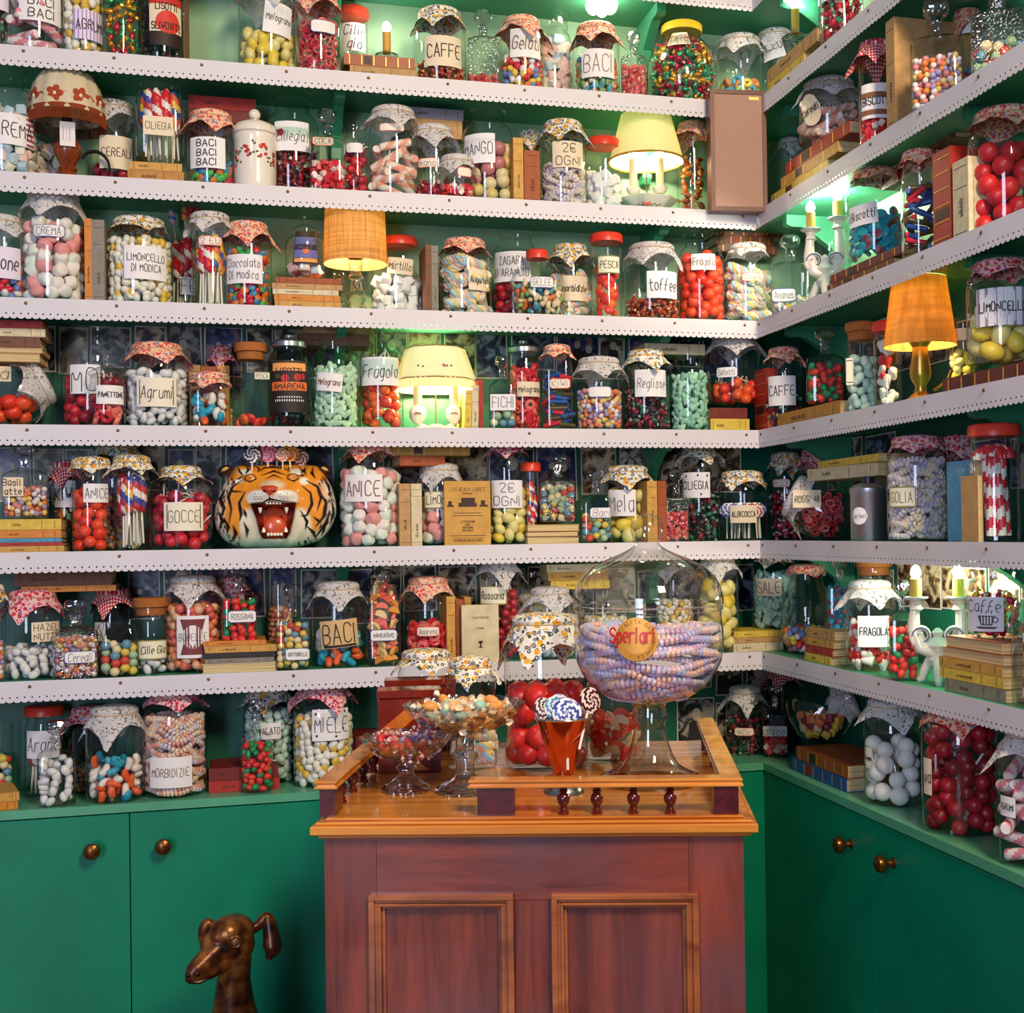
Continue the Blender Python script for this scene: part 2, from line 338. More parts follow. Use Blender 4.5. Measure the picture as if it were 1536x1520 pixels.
def trim_mesh(length, name):
    p = .0172; n = int(length / p); mb = MB(); zt, zh, zc, zs, zb, r = .002, -.0315, -.0385, -.0455, -.0515, .0022
    # one eyelet cell, repeated
    c = p / 2; hole = [(c + r * math.cos(a * math.pi / 4), zc + r * math.sin(a * math.pi / 4)) for a in range(8)]
    outer = [(p, zc), (p, zh), (c, zh), (0, zh), (0, zc), (0, zs), (c, zs), (p, zs)]
    sc = [(c + p / 2 * math.cos(math.pi + a * math.pi / 6), zs + (zs - zb) * math.sin(math.pi + a * math.pi / 6)) for a in range(7)]
    v = [(x, 0, z) for x, z in hole + outer] + [(0, 0, zt), (p, 0, zt)] + [(x, 0, z) for x, z in sc]
    f = [(k, 8 + k, 8 + (k + 1) % 8, (k + 1) % 8) for k in range(8)] + [(16, 11, 10, 9, 17), tuple(range(18, 25)) + (14,)]
    V = np.array(v)
    for k in range(n):
        w = V.copy(); w[:, 0] += k * p; w[:, 1] -= .0010 * (1 + np.sin(w[:, 0] / p * .37)) * np.clip(-V[:, 2] / .05, 0, 1)
        mb.add(w, f)
    return mb, n * p
TRIM_M = plain('DAD4DC', .5)
def bracket(parent, x, y, rz):
    poly = [(0, 0), (.2, 0), (.2, -.028), (.185, -.034), (.15, -.034), (.12, -.05), (.06, -.09), (.045, -.12), (.045, -.15), (.03, -.165), (0, -.165)]
    # polygon runs out from the wall; local x is the distance from the wall
    o = obj('bracket', MB().prism(poly, -.014, .014), G_SHELF, parent, smooth=False, loc=(x, y, -.021)); o.rotation_euler = (0, 0, rz)
for s in range(7):
    z = ZS[s]; nm = 'uppermost shelf near the ceiling' if s == 0 else ORD[s]
    for wall in 'BR':
        L = -XL if wall == 'B' else -YR
        root = thing('shelf', 'green painted %s with white scalloped trim along the %s wall' % (nm, 'long back' if wall == 'B' else 'short right'), 'shelf', (0, 0, z))
        bd = MB().box((XL, 0, -.02), (DEP, DEP, 0)) if wall == 'B' else MB().box((0, YR, -.02), (DEP, -.0005, 0))
        obj('board', bd, G_SHELF, root, smooth=False)
        mb, ln = trim_mesh(L, 'lace_trim')
        tr = obj('lace_trim', mb, TRIM_M, root, smooth=False)
        if wall == 'B': tr.location = (-ln, -.002, 0)
        else: tr.location = (-.002, 0, 0); tr.rotation_euler = (0, 0, -math.pi / 2)
        tk = MB().ball((0, -.001, -.012), (.0042, .003, .0042), seg=8, rings=5).mesh('thumbtack', [BRASS])
        for k in range(int(L / .215)):
            mesh_obj('thumbtack', tk, tr, loc=(ln - .04 - k * .215 if wall == 'B' else .02 + k * .23, 0, .0))
        if wall == 'B':
            for px in (517, 1004): bracket(root, spot('B', px, .05)[0], DEP, -math.pi / 2)
        else:
            for y in (-.07, -1.02): bracket(root, DEP, y, math.pi)

# cabinets below
KNOB = MB().lathe([(.013, 0), (.013, .003), (.007, .006), (.006, .016), (.012, .02), (.019, .028), (.021, .035), (.018, .043), (.008, .048), (.004, .0485)], 20, X=TR(rx=math.pi / 2)).mesh('knob', [plain('7A4E26', .3, .85)])
def door_row(root, edges, knobs, rz):
    for a, b in zip(edges[:-1], edges[1:]):
        d = obj('door', MB().box((a + .0015, -.001, .06), (b - .0015, .019, ZC - .026), bev=.001), G_PAINT, root, smooth=False)
        for kx, kz in knobs:
            if a < kx < b: mesh_obj('knob', KNOB, d, loc=(kx, -.001, kz))
k1, k2 = on(1, 140, 1273, 0), on(1, 246, 1266, 0)
cb = thing('cabinet', 'green built-in cabinet with two round knobs along the back wall', 'cabinet', (0, 0, 0))
obj('body', MB().box((XL, .02, 0), (DEP - .001, DEP - .002, ZC - .024)), G_PAINT, cb, smooth=False)
door_row(cb, [XL, -1.742, -.92, -.12], [(k1[0], k1[2]), (k2[0], k2[2])], 0)
obj('corner_panel', MB().box((-.1185, -.001, 0), (-.0005, .019, ZC - .026)), G_PAINT, cb, smooth=False)
obj('plinth', MB().box((XL, .004, 0), (-.12, .019, .056)), G_PAINT, cb, smooth=False)
k1, k2 = on(0, 1262, 1268, -.03), on(0, 1325, 1297, -.03)
cr = thing('cabinet', 'green built-in cabinet with brass knobs along the right wall', 'cabinet', (0, 0, 0), -math.pi / 2)
obj('body', MB().box((.001, .02, 0), (-YR, DEP - .002, ZC - .024)), G_PAINT, cr, smooth=False)
door_row(cr, [.054, .667, 1.28, -YR], [(-k1[1] - .005, k1[2]), (-k2[1] - .005, k2[2])], -math.pi / 2)
obj('corner_panel', MB().box((.0005, -.001, 0), (.0525, .019, ZC - .026)), G_PAINT, cr, smooth=False)
obj('plinth', MB().box((.055, .004, 0), (-YR, .019, .056)), G_PAINT, cr, smooth=False)
wt = MB().prism([(XL, -.004), (-.004, -.004), (-.004, YR), (DEP - .001, YR), (DEP - .001, DEP - .001), (XL, DEP - .001)], 0, 1)
wt.v = [np.stack([a[:, 0], a[:, 2], np.where(a[:, 1] > .5, ZC, ZC - .022)], 1) for a in wt.v]
tag(obj('worktop', wt, paint_mat('worktop_green', '57A582', .3), smooth=False), 'green painted L-shaped worktop running along both walls', 'worktop')

# ---------------------------------------------------------------- handwriting
GL = dict(A='022842 1434', B='020838474635053544433202', C='4738180703123243', D='02082846442202', E='48080242 0535', F='480802 0535', G='47381807031232434525', H='0208 4248 0545', I='0208', J='4843321203', K='0208 480542', L='080242', M='0208244842', N='02084248', O='180703123243473818', P='02083847463505', Q='180703123243473818 2442', R='02083847463505 2542', S='473818070615354443321203', T='0848 2822', U='080312324348', V='082248', W='0812263248', X='0248 0842', Y='082548 2522', Z='08480242',
 a='3616050312223336 3632', b='0802 0516263533221203', c='35261605031222', d='3832 3526160503122233', e='043435261605031222', f='38281702 0525', g='3616050312223336 36312010', h='0802 0516263532', i='0602 0807', l='0802', m='0602 05162522 25364542', n='0602 0516263532', o='160503122233352616', p='0600 0516263533221203', r='0602 05162636', s='352616052433221203', t='18132232 0636', u='0603122233 3632', v='061236', y='0613 3610', z='06360232', j='1610')
GL.update({'2': '07183847460242', '1': '172822', '0': '180703123243473818', '4': '3238043444', '€': '473818070312324 0535 0434', '!': '2824 2322', "'": '2827', '-': '0535', 'ù': '0603122233 3632', '.': '1213'})
GL['€'] = '4738180703123243 0535 0434'
def strokes(text, shear=0.0, jit=.12, seed=1):
    rnd = random.Random(seed); x = 0; out = []
    for ch in text:
        if ch == ' ': x += 3; continue
        g = GL.get(ch) or GL.get(ch.upper(), '')
        mx = 0; dy = rnd.uniform(-.25, .25)
        for st in g.split():
            pts = [(int(st[i]), int(st[i + 1]) - 2) for i in range(0, len(st) - 1, 2)]; mx = max(mx, max(p[0] for p in pts))
            q = [(x + a + shear * b + rnd.uniform(-jit, jit), b + dy + rnd.uniform(-jit, jit)) for a, b in pts]
            if len(q) > 3:    # round the bends a little
                r = [q[0]]
                for k in range(1, len(q) - 1):
                    (a, b), (c, d), (e, h) = q[k - 1], q[k], q[k + 1]
                    r += [(c * .72 + a * .28, d * .72 + b * .28), (c * .72 + e * .28, d * .72 + h * .28)]
                q = r + [q[-1]]
            out.append(q)
        x += (mx if mx else 1) + 1.6
    return out, max(x - 1.6, 1)
def ribbons(lines, W, H, sw, shear=0, seed=1, pad=.12):
    """handwritten lines fitted into W x H; returns quads [(u,v)*4] centred on 0,0"""
    L = [strokes(t, shear, seed=seed + 7 * k) for k, t in enumerate(lines)]
    wmax = max(l[1] for l in L); nl = len(L)
    s = min(W * (1 - pad) / wmax, H * (1 - pad) / (nl * 8.6 - 2.2)); sy = min(H * (1 - pad) / (nl * 8.6 - 2.2), s * 1.7)
    Q = []
    for k, (sts, w) in enumerate(L):
        y0 = (nl * 8.6 - 2.6) * sy / 2 - 6 * sy - k * 8.6 * sy
        for st in sts:
            P = [((a - w / 2) * s, y0 + b * sy) for a, b in st]
            for (a, b), (c, d) in zip(P[:-1], P[1:]):
                l = math.hypot(c - a, d - b) or 1e-6; nx, ny = -(d - b) / l * sw / 2, (c - a) / l * sw / 2; ex, ey = (c - a) / l * sw * .4, (d - b) / l * sw * .4
                Q.append([(a - ex + nx, b - ey + ny), (a - ex - nx, b - ey - ny), (c + ex - nx, d + ey - ny), (c + ex + nx, d + ey + ny)])
    return Q
LST = {'w': ('F1ECEF', None, '2A2326'), 'c': ('EBD9BC', None, '2A2020'), 'k': ('D9B27C', None, '241C18'), 'b': ('F3EEEC', '3B4C96', '3A3A4A'), 'r': ('F6E6D6', 'E2643E', '3A2A24'), 'g': ('F0E8CC', '8C8648', '2A2620'), 'p': ('E7DCF0', None, '2E2630'), 'n': ('F3EEEE', None, '7A4A3C'), 'd': ('F0E6D0', '2A2422', '2A2422'), 'o': ('F2A65A', '3a2a20', '3a2a20')}
def rrect(w, h, c, kind):
    if kind == 'oval': return [(w / 2 * math.cos(a * math.pi / 12), h / 2 * math.sin(a * math.pi / 12)) for a in range(24)]
    w, h = w / 2, h / 2
    return [(w, -h + c), (w, h - c), (w - c, h), (-w + c, h), (-w, h - c), (-w, -h + c), (-w + c, -h), (w - c, -h)]
def subdiv(poly, m):
    out = []
    for (a, b), (c, d) in zip(poly, poly[1:] + poly[:1]):
        k = max(1, int(abs(c - a) / m)); out += [(a + (c - a) * t / k, b + (d - b) * t / k) for t in range(k)]
    return out
def paper_label(parent, lines, style, W, H, mapf, sw=.0011, shear=0, seed=1, kind='', extra=None, name='label', rot=0):
    """mapf(u, v, off) bends the flat label on to its jar"""
    pc, fc, tc = LST[style]; mb = MB(); mats = [plain(pc, .7), plain(fc or pc, .6), plain(tc, .7)]
    cr, sr = math.cos(rot), math.sin(rot); mp = lambda u, v, o: mapf(u * cr - v * sr, u * sr + v * cr, o)
    def strip(w, h, c, off, mi):       # slices across u so that the paper bends
        n = max(2, int(w / .006)); V = []; 
        for i in range(n + 1):
            u = -w / 2 + w * i / n; e = 0
            if kind == 'oval': hh = h / 2 * math.sqrt(max(0, 1 - (2 * u / w) ** 2)) + 1e-5
            else: hh = h / 2 - max(0, c - (w / 2 - abs(u)))
            V += [mp(u, -hh, off), mp(u, hh, off)]
        mb.add(V, [(2 * i, 2 * i + 2, 2 * i + 3, 2 * i + 1) for i in range(n)], mi)
    c = min(W, H) * .16 if style in 'br' else .0006
    if fc and style != 'd':
        strip(W, H, c, .0008, 1); g = min(W, H) * (.10 if style == 'b' else .13); strip(W - g, H - g, c * .8, .0013, 0)
    else: strip(W, H, c, .0008, 0)
    if style == 'd':
        for a, b, e, f in ((-.42, -.42, .42, -.39), (-.42, .39, .42, .42), (-.42, -.42, -.40, .42), (.40, -.42, .42, .42)):
            mb.add([mp(a * W, b * H, .0015), mp(e * W, b * H, .0015), mp(e * W, f * H, .0015), mp(a * W, f * H, .0015)], [(0, 1, 2, 3)], 2)
    if lines:
        for q in ribbons(lines, W * (.86 if fc else .96), H * (.8 if fc else .95), sw, shear, seed): mb.add([mp(u, v, .0023) for u, v in q], [(0, 1, 2, 3)], 2)
    for (pts, col) in (extra or []):    # small drawn marks: (polygon in label units, colour)
        mats.append(plain(col, .6)); lo, hi = min(p[0] for p in pts), max(p[0] for p in pts); ns = max(1, int((hi - lo) * W / .006))
        for i in range(ns):       # cut into upright slices that follow the bend
            a, b = lo + (hi - lo) * i / ns, lo + (hi - lo) * (i + 1) / ns; poly = pts
            for lim, sg in ((a, 1), (b, -1)):
                q = []
                for (x1, y1), (x2, y2) in zip(poly, poly[1:] + poly[:1]):
                    i1, i2 = sg * (x1 - lim) >= -1e-9, sg * (x2 - lim) >= -1e-9
                    if i1: q.append((x1, y1))
                    if i1 != i2: t = (lim - x1) / (x2 - x1); q.append((lim, y1 + t * (y2 - y1)))
                poly = q
                if not poly: break
            if len(poly) > 2: mb.add([mp(u * W, v * H, .0014) for u, v in poly], [tuple(range(len(poly)))], len(mats) - 1)
    return obj(name, mb, mats, parent, smooth=False)

# ---------------------------------------------------------------- sweets
def sh_cyl(): return MB().lathe([(.36, -.42), (.46, -.36), (.5, -.25), (.5, .25), (.46, .36), (.36, .42)], 12)
def sh_cube(): return MB().box((-.45, -.45, -.42), (.45, .45, .42), bev=.14)
def sh_ball(): return MB().ball((0, 0, 0), .5, seg=12, rings=8)
def sh_berry():
    m = MB().ball((0, 0, 0), .5, seg=14, rings=10); r = np.random.RandomState(3); m.v[0] = m.v[0] * (1 + .08 * r.rand(len(m.v[0]), 1)); return m
def sh_almond(): return MB().ball((0, 0, 0), (.55, .4, .34), seg=12, rings=8)
def sh_lentil(): return MB().ball((0, 0, 0), (.5, .5, .24), seg=12, rings=6)
def sh_egg(): return MB().ball((0, 0, 0), (.6, .44, .44), seg=12, rings=8)
def sh_heart():
    o = [(16 * math.sin(a) ** 3 / 32, (13 * math.cos(a) - 5 * math.cos(2 * a) - 2 * math.cos(3 * a) - math.cos(4 * a)) / 32) for a in np.linspace(0, 2 * math.pi, 19)[:-1]]
    V = []; k = len(o)
    for z, s in ((-.2, .72), (-.09, 1), (.09, 1), (.2, .72)): V += [(x * s, y * s, z) for x, y in o]
    return MB().add(V, [tuple(range(k - 1, -1, -1)), tuple(range(3 * k, 4 * k))] + [(r * k + i, r * k + (i + 1) % k, r * k + k + (i + 1) % k, r * k + k + i) for r in range(3) for i in range(k)])
def sh_rope(n=4):
    m = MB()
    for s in range(n):
        m.tube([(-.95 + 1.9 * t / 13, .2 * math.cos(t * .75 + s * 2 * math.pi / n), .2 * math.sin(t * .75 + s * 2 * math.pi / n)) for t in range(14)], [.16] + [.21] * 12 + [.16], 6, s)
    return m
def sh_stick(stripes=8, L=1.0, r=.26):
    m = MB(); m.lathe([(r * .8, -L), (r, -L * .93)] + [(r, -L * .93 + 1.86 * L * k / 12) for k in range(1, 12)] + [(r, L * .93), (r * .8, L)], 12, X=TR(ry=math.pi / 2)); m.m = [((i % 12 + i // 12) // 3) % 2 for i in range(len(m.f))]; return m
def sh_ring():
    m = MB(); m.tube([(.36 * math.cos(a), .26 * math.sin(a), 0) for a in np.linspace(0, 2 * math.pi, 13)], .1, 5); return m
def sh_fat_ring():
    m = MB(); m.tube([(.34 * math.cos(a), .34 * math.sin(a), 0) for a in np.linspace(0, 2 * math.pi, 13)], .2, 7); return m
def sh_wrap():
    m = MB().ball((0, 0, 0), (.42, .27, .25), seg=8, rings=6)
    for s in (-1, 1):
        V = [(s * .36, 0, 0)] + [(s * (.62 + .05 * (k % 2)), .21 * math.cos(k * .9), .18 * math.sin(k * .9)) for k in range(7)]
        m.add(V, [(0, k, k % 7 + 1) for k in range(1, 8)], 1)
    return m
def sh_slice():
    o = [(.5 * math.cos(a), .5 * math.sin(a) - .15) for a in np.linspace(0, math.pi, 9)]; m = MB().prism(o, -.14, .14); return m
def sh_gum():
    return MB().tube([(-.45, .1, 0), (-.3, -.02, 0), (0, -.1, .03), (.3, 0, 0), (.45, .12, 0)], [.16, .27, .3, .26, .15], 8)
def sh_coin():
    m = MB().lathe([(.4, -.17), (.5, -.1), (.5, .1), (.4, .17)], 12); m.m = [0] * len(m.f); m.m[-1] = 1; m.m[-2] = 1; return m
def sh_lolly():
    m = MB().ball((0, 0, .0), (.4, .4, .42), seg=10, rings=7); m.tube([(0, 0, -.3), (.02, 0, -1.5)], .05, 6, 1)
    for s in range(3): m.add([(0, 0, -.35), (.3 * math.cos(s * 2.1), .3 * math.sin(s * 2.1), -.62), (.3 * math.cos(s * 2.1 + .8), .3 * math.sin(s * 2.1 + .8), -.58)], [(0, 1, 2)], 2)
    return m
def sh_tlolly():
    m = MB(); zz = np.linspace(-1, .98, 22); prof = [(float(np.interp(q, [-1, -.9, -.7, -.35, 0, .4, .75, .98], [.05, .2, .26, .3, .3, .28, .22, .1])) * (1 + .06 * math.sin(q * 16)), float(q)) for q in zz]; m.lathe(prof, 12)
    n = len(prof)
    V = m.v[0].reshape(n, 12, 3)
    m.m = [((i % 12 + i // 12) // 4) % 3 if i < (n - 1) * 12 else 0 for i in range(len(m.f))]
    m.tube([(0, 0, -.95), (0, 0, -2.6)], .055, 6, 3); return m
def sh_swirl():
    m = MB(); S, Rr = 24, 6; V = []; F = []; mi = []
    for z in (-.11, .11):
        for r in range(Rr + 1):
            for k in range(S): V.append((.5 * (r / Rr) * math.cos(k * 2 * math.pi / S), z * (1 - .5 * (r / Rr) ** 4), .5 * (r / Rr) * math.sin(k * 2 * math.pi / S)))
    nn = (Rr + 1) * S
    for side in range(2):
        for r in range(Rr):
            for k in range(S):
                q = (side * nn + r * S + k, side * nn + r * S + (k + 1) % S, side * nn + (r + 1) * S + (k + 1) % S, side * nn + (r + 1) * S + k); F.append(q if side else q[::-1]); mi.append(((k + 2 * r) // 3) % 2)
    for k in range(S): F.append((Rr * S + k, Rr * S + (k + 1) % S, nn + Rr * S + (k + 1) % S, nn + Rr * S + k)); mi.append((k // 3) % 2)
    m.add(V, F); m.m = mi; m.tube([(0, 0, -.45), (0, 0, -1.9)], .05, 6, 2); return m
def sh_cane():
    pts = [(0, 0, -1.6 + .08 * k) for k in range(29)] + [(.3 - .3 * math.cos(a), 0, .7 + .3 * math.sin(a)) for a in np.linspace(.2, math.pi, 11)]
    m = MB().tube(pts, .14, 8); m.m = [((i % 8 + i // 8) // 4) % 2 for i in range(len(m.f))]; return m
def sh_bead(): return MB().lathe([(.28, -.3), (.48, -.2), (.5, 0), (.48, .2), (.28, .3)], 8)
SHAPE = dict(cyl=sh_cyl, cube=sh_cube, ball=sh_ball, berry=sh_berry, almond=sh_almond, lentil=sh_lentil, egg=sh_egg, heart=sh_heart, rope=sh_rope, stick=sh_stick, ring=sh_ring, fring=sh_fat_ring, wrap=sh_wrap, slice=sh_slice, gum=sh_gum, coin=sh_coin, lolly=sh_lolly, tlolly=sh_tlolly, swirl=sh_swirl, cane=sh_cane)
P_, W_, RD, OR, YL, BL, MT, LI, GN, BR = 'F2A3A0', 'F6EFE8', 'D81E24', 'F4641E', 'F4CE52', '2FA3C8', 'BFE3D2', 'C9B6E0', '3FA05A', '7A3A1E'
# kind: shape, size, palettes [(name, colours...)], noun, plural phrase, individual things?
K = dict(
 marsh=('cyl', .036, [('pink', P_), ('white', W_), ('white', 'EAF2EA')], 'marshmallow', 'pink and white marshmallows', 1),
 marshw=('cube', .032, [('white', 'F2F0F0')], 'marshmallow cube', 'white marshmallows', 1),
 pastel=('cube', .03, [('cream', 'F2EADA'), ('pale blue', 'BFD6E6'), ('pale pink', 'F0C9C4')], 'marshmallow cube', 'pastel marshmallows', 1),
 redball=('berry', .034, [('red', 'F0371F'), ('orange red', 'F4502A')], 'gumdrop', 'round red gumdrops', 1),
 bigred=('berry', .042, [('red', 'E32A26'), ('deep red', 'C81E28')], 'gumdrop', 'big round red gumdrops', 1),
 whiteball=('ball', .045, [('white', 'F4F0EC')], 'meringue ball', 'round white meringue balls', 1),
 yball=('egg', .045, [('yellow', 'F0D24A'), ('pale yellow', 'EEDf8E'.upper())], 'sugar egg', 'round yellow sugar eggs', 1),
 mango=('ball', .04, [('yellow', 'E2C878'), ('cream', 'EAD9A8'), ('pink', 'C87A80')], 'chewing ball', 'big yellow balls', 1),
 almond=('almond', .028, [('white', 'EDEBEC'), ('white', 'E4E2E6')], 'sugared almond', 'white sugared almonds', 1),
 flower=('egg', .024, [('white', 'F4EEDC'), ('white', 'F6F2E8'), ('white', 'F2ECDA'), ('white', 'F6F2E8'), ('yellow', 'EFC24A')], 'flower puff', 'white and yellow flower puffs', 1),
 flowers=('egg', .019, [('white', 'F4EEDC'), ('white', 'F6F2E8'), ('white', 'F2ECDA'), ('white', 'F6F2E8'), ('white', 'F4EEDC'), ('yellow', 'EFC24A')], 'gum', 'small white and yellow marshmallows', 0),
 mintegg=('egg', .026, [('mint', 'B9D6CC'), ('mint', 'CFE6DC')], 'sugared egg', 'pale mint eggs', 1),
 heartg=('heart', .03, [('mint', 'B4D8CC'), ('mint', 'CDE8DA')], 'heart sweet', 'pale mint hearts', 1),
 heartw=('heart', .028, [('white', 'E6EEDF'), ('white', 'D8E6D4')], 'heart sweet', 'white heart sweets', 1),
 bluor=('gum', .036, [('blue', '2BA4C4'), ('orange', 'F2622E'), ('white', 'F2E6DA')], 'gummy', 'blue and orange gummies', 1),
 mixgum=('gum', .026, [('orange', 'EE7A3C'), ('green', '8FB46A'), ('blue', '5AA8C0'), ('cream', 'EBD4B0')], 'gummy', 'mixed gummies', 0),
 smart=('lentil', .022, [('red', 'D02030'), ('blue', '4A8CC0'), ('green', '4EB45A'), ('orange', 'E8792E')], 'lentil', 'sugar-coated lentils', 0),
 smartbig=('egg', .022, [('red', 'D82838'), ('blue', '6A86C8'), ('yellow', 'EBCB4E'), ('white', 'EDE6E6'), ('orange', 'F07A3E')], 'bean', 'bright jelly beans', 0),
 foil=('wrap', .03, [('gold', 'E0A020', 'F0C040'), ('green', '2F9E5E', '58C08A'), ('red', 'D6303A', 'F07060')], 'sweet', 'foil-wrapped sweets', 0),
 foilr=('wrap', .03, [('ruby', 'C8204A', 'E86A70'), ('gold', 'E8A83A', 'F4D070'), ('green', '3FA07A', 'A8D8B8')], 'sweet', 'ruby and gold foil sweets', 0),
 wrapred=('wrap', .03, [('red', 'C81C34', 'E8D0D0'), ('dark red', '8A1428', 'C05060')], 'sweet', 'red wrapped sweets', 0),
 wraprb=('stick', .026, [('red', 'D8283A', 'D8283A'), ('blue', '22509A', '22509A'), ('brown', '5A4A2A', '5A4A2A')], 'sweet', 'red and blue wrapped chews', 1),
 wrapdark=('wrap', .03, [('dark', '3A1E26', '6A5A5E'), ('red', '8A1A2A', 'B04050'), ('green', '2F6A50', '9AC0B0')], 'sweet', 'dark wrapped liquorice sweets', 0),
 amber=('wrap', .034, [('amber', 'B4621A', 'E8A84A'), ('brown', '8A3E14', 'D88A3A')], 'sweet', 'amber toffees', 0),
 toffee=('wrap', .026, [('brown', '9A3E1E', 'E8C080'), ('red', 'B43A24', 'E0A080')], 'sweet', 'brown wrapped toffees', 0),
 twistpw=('stick', .046, [('pink', 'F2A890', 'F6EADC')], 'marshmallow stick', 'pink striped marshmallow sticks', 1),
 twistpk=('stick', .05, [('pink', 'E88A9A', 'F4E4E4')], 'marshmallow stick', 'pink and white marshmallow sticks', 1),
 rope=('rope', .04, [('pastel', 'F2D88A', 'A8D0E4', 'F2B8A0', 'F4ECDC'), ('pastel', 'F4ECDC', 'F2D88A', 'A8D0E4', 'F0C0B0')], 'marshmallow twist', 'pastel marshmallow twists', 1),
 redring=('ring', .03, [('red', 'C8283C'), ('pink', 'E06A6A')], 'lace', 'curled red laces', 0),
 redfring=('fring', .034, [('red', 'D8283A'), ('coral', 'F07A6E')], 'gummy ring', 'red gummy rings', 1),
 slices=('slice', .036, [('orange', 'F2A04A'), ('pale orange', 'F6CF8E'), ('coral', 'EE6A5A')], 'fruit slice', 'orange fruit slices', 1),
 peach=('lentil', .034, [('orange', 'F46A2E'), ('red', 'EE3E2E')], 'peach gum', 'orange peach gums', 1),
 lollyr=('lolly', .042, [('red', 'D82A3A', 'F4ECE4', 'E89A9A'), ('dark red', 'B01C30', 'F4ECE4', 'D88080')], 'lollipop', 'red wrapped lollipops', 1),
 lollyo=('lolly', .042, [('orange', 'F2602A', 'F4ECE4', 'F4B08A'), ('red', 'E83A2A', 'F4ECE4', 'F4B08A')], 'lollipop', 'orange red lollipops', 1),
 lollyd=('lolly', .05, [('dark red', '8A1420', 'DDE6E2', '8A5A60'), ('crimson', 'B01A2A', 'DDE6E2', 'B08080')], 'lollipop', 'dark red cellophane lollipops', 1),
 tlolly=('tlolly', .05, [('red', 'D82030', 'F4ECE6', 'D82030', 'EFE6D6'), ('blue', '2E4FA0', 'F0C04A', 'E06A3A', 'EFE6D6'), ('purple', '4A4A9A', 'F4ECE6', 'C8303A', 'EFE6D6')], 'twisted lollipop', 'striped twisted lollipops', 1),
 swirl=('swirl', .05, [('red', 'D02038', 'F4EEEA', 'EFE6D6'), ('blue', '3A5AAE', 'F4EEEA', 'EFE6D6')], 'swirl lollipop', 'swirl lollipops', 1),
 cane=('cane', .05, [('red', 'DA2A34', 'F4EEE6')], 'candy cane', 'red striped candy canes', 1),
 small=('ball', .015, [('pink', 'E08A8A'), ('yellow', 'EBCB7A'), ('lilac', 'A89AC8'), ('orange', 'E8843E'), ('white', 'EDE0E0')], 'drop', 'tiny mixed drops', 0),
 smallr=('berry', .016, [('red', 'E0302E'), ('coral', 'F07060')], 'drop', 'tiny red drops', 0),
 smallo=('ball', .017, [('peach', 'F0A070'), ('cream', 'F0D8B0'), ('pink', 'E88A7A')], 'drop', 'small peach drops', 0),
 fruit=('cube', .026, [('yellow', 'EBC24A'), ('orange', 'E8783A'), ('wine', '9A2E4A'), ('cream', 'E8D0A0')], 'fruit jelly', 'fruit jelly cubes', 1),
 balls=('ball', .024, [('yellow', 'E8C858'), ('green', 'A8C8A0'), ('blue', '6A9AB4'), ('red', 'D84A3A'), ('cream', 'F0DCB0')], 'sugar ball', 'coloured sugar balls', 1),
 redgreen=('egg', .022, [('red', 'DE2C2C'), ('red', 'E8402E'), ('green', '1F8A50')], 'drop', 'red and green drops', 1),
 redgem=('cube', .018, [('red', 'D01E2A'), ('red', 'E8343A'), ('white', 'F0D8D0')], 'gem', 'shiny red gems', 0),
 redwhite=('heart', .036, [('red', 'D8242C'), ('white', 'F2E8E2')], 'heart gummy', 'red and white heart gummies', 1),
 redpiece=('slice', .036, [('red', 'E8302A'), ('coral', 'F26A4A'), ('cream', 'F2D8A0')], 'gummy slice', 'red gummy slices', 1),
 bluecoin=('coin', .028, [('blue', '1E8FAE', 'A03A44'), ('blue', '2AA0B8', '2AA0B8')], 'fizzy button', 'blue fizzy buttons', 1),
 smiley=('fring', .034, [('yellow', 'E8D860'), ('blue', '5AB0D0'), ('orange', 'F0905A'), ('green', 'A8D080')], 'gummy ring', 'bright gummy rings', 1),
 caram=('wrap', .034, [('peach', 'F4B87A', 'F6E0C0'), ('mint', 'A8D8C8', 'F4E8D4'), ('orange', 'F0A050', 'F6E0C0')], 'toffee', 'peach paper-wrapped toffees', 1),
 wrapsm=('wrap', .026, [('red', 'D8303A', 'F0B0A0'), ('lilac', '9A7AA0', 'E0D0E0'), ('coral', 'EE6A5A', 'F4D0C0')], 'sweet', 'small red and lilac wrapped sweets', 0),
 orbeads=('ball', .026, [('orange', 'E88A5A'), ('peach', 'F0B890'), ('coral', 'E0685A')], 'ball', 'orange sugar balls', 1),
)
K['coral'] = K['smallr'][:4] + ('tiny coral drops', 0)
BEADK = dict(beadl=[ 'C8BCE4', 'B8C4EC', 'F2C8B8', 'EAD6E6', 'D8B0C8'], beadg=['D8CCD8', 'EAD6C0', 'C8C0D8', 'EFE2DC'], beadm=['F2C0A0', 'EAD6D0', 'E8A090', 'D8CCE0', 'F4DCC0'])
_sm = {}
def sweet_mesh(kind, k):
    if (kind, k) not in _sm:
        shp, size, pal, *_ = K[kind]; foil = kind in ('foil', 'foilr'); _sm[kind, k] = SHAPE[shp]().mesh(K[kind][3].replace(' ', '_'), [plain(c, .28 if foil else (.6 if 'marsh' in K[kind][3] else .38), .55 if foil else 0) for c in pal[k][1:]], ang=50)
    return _sm[kind, k]
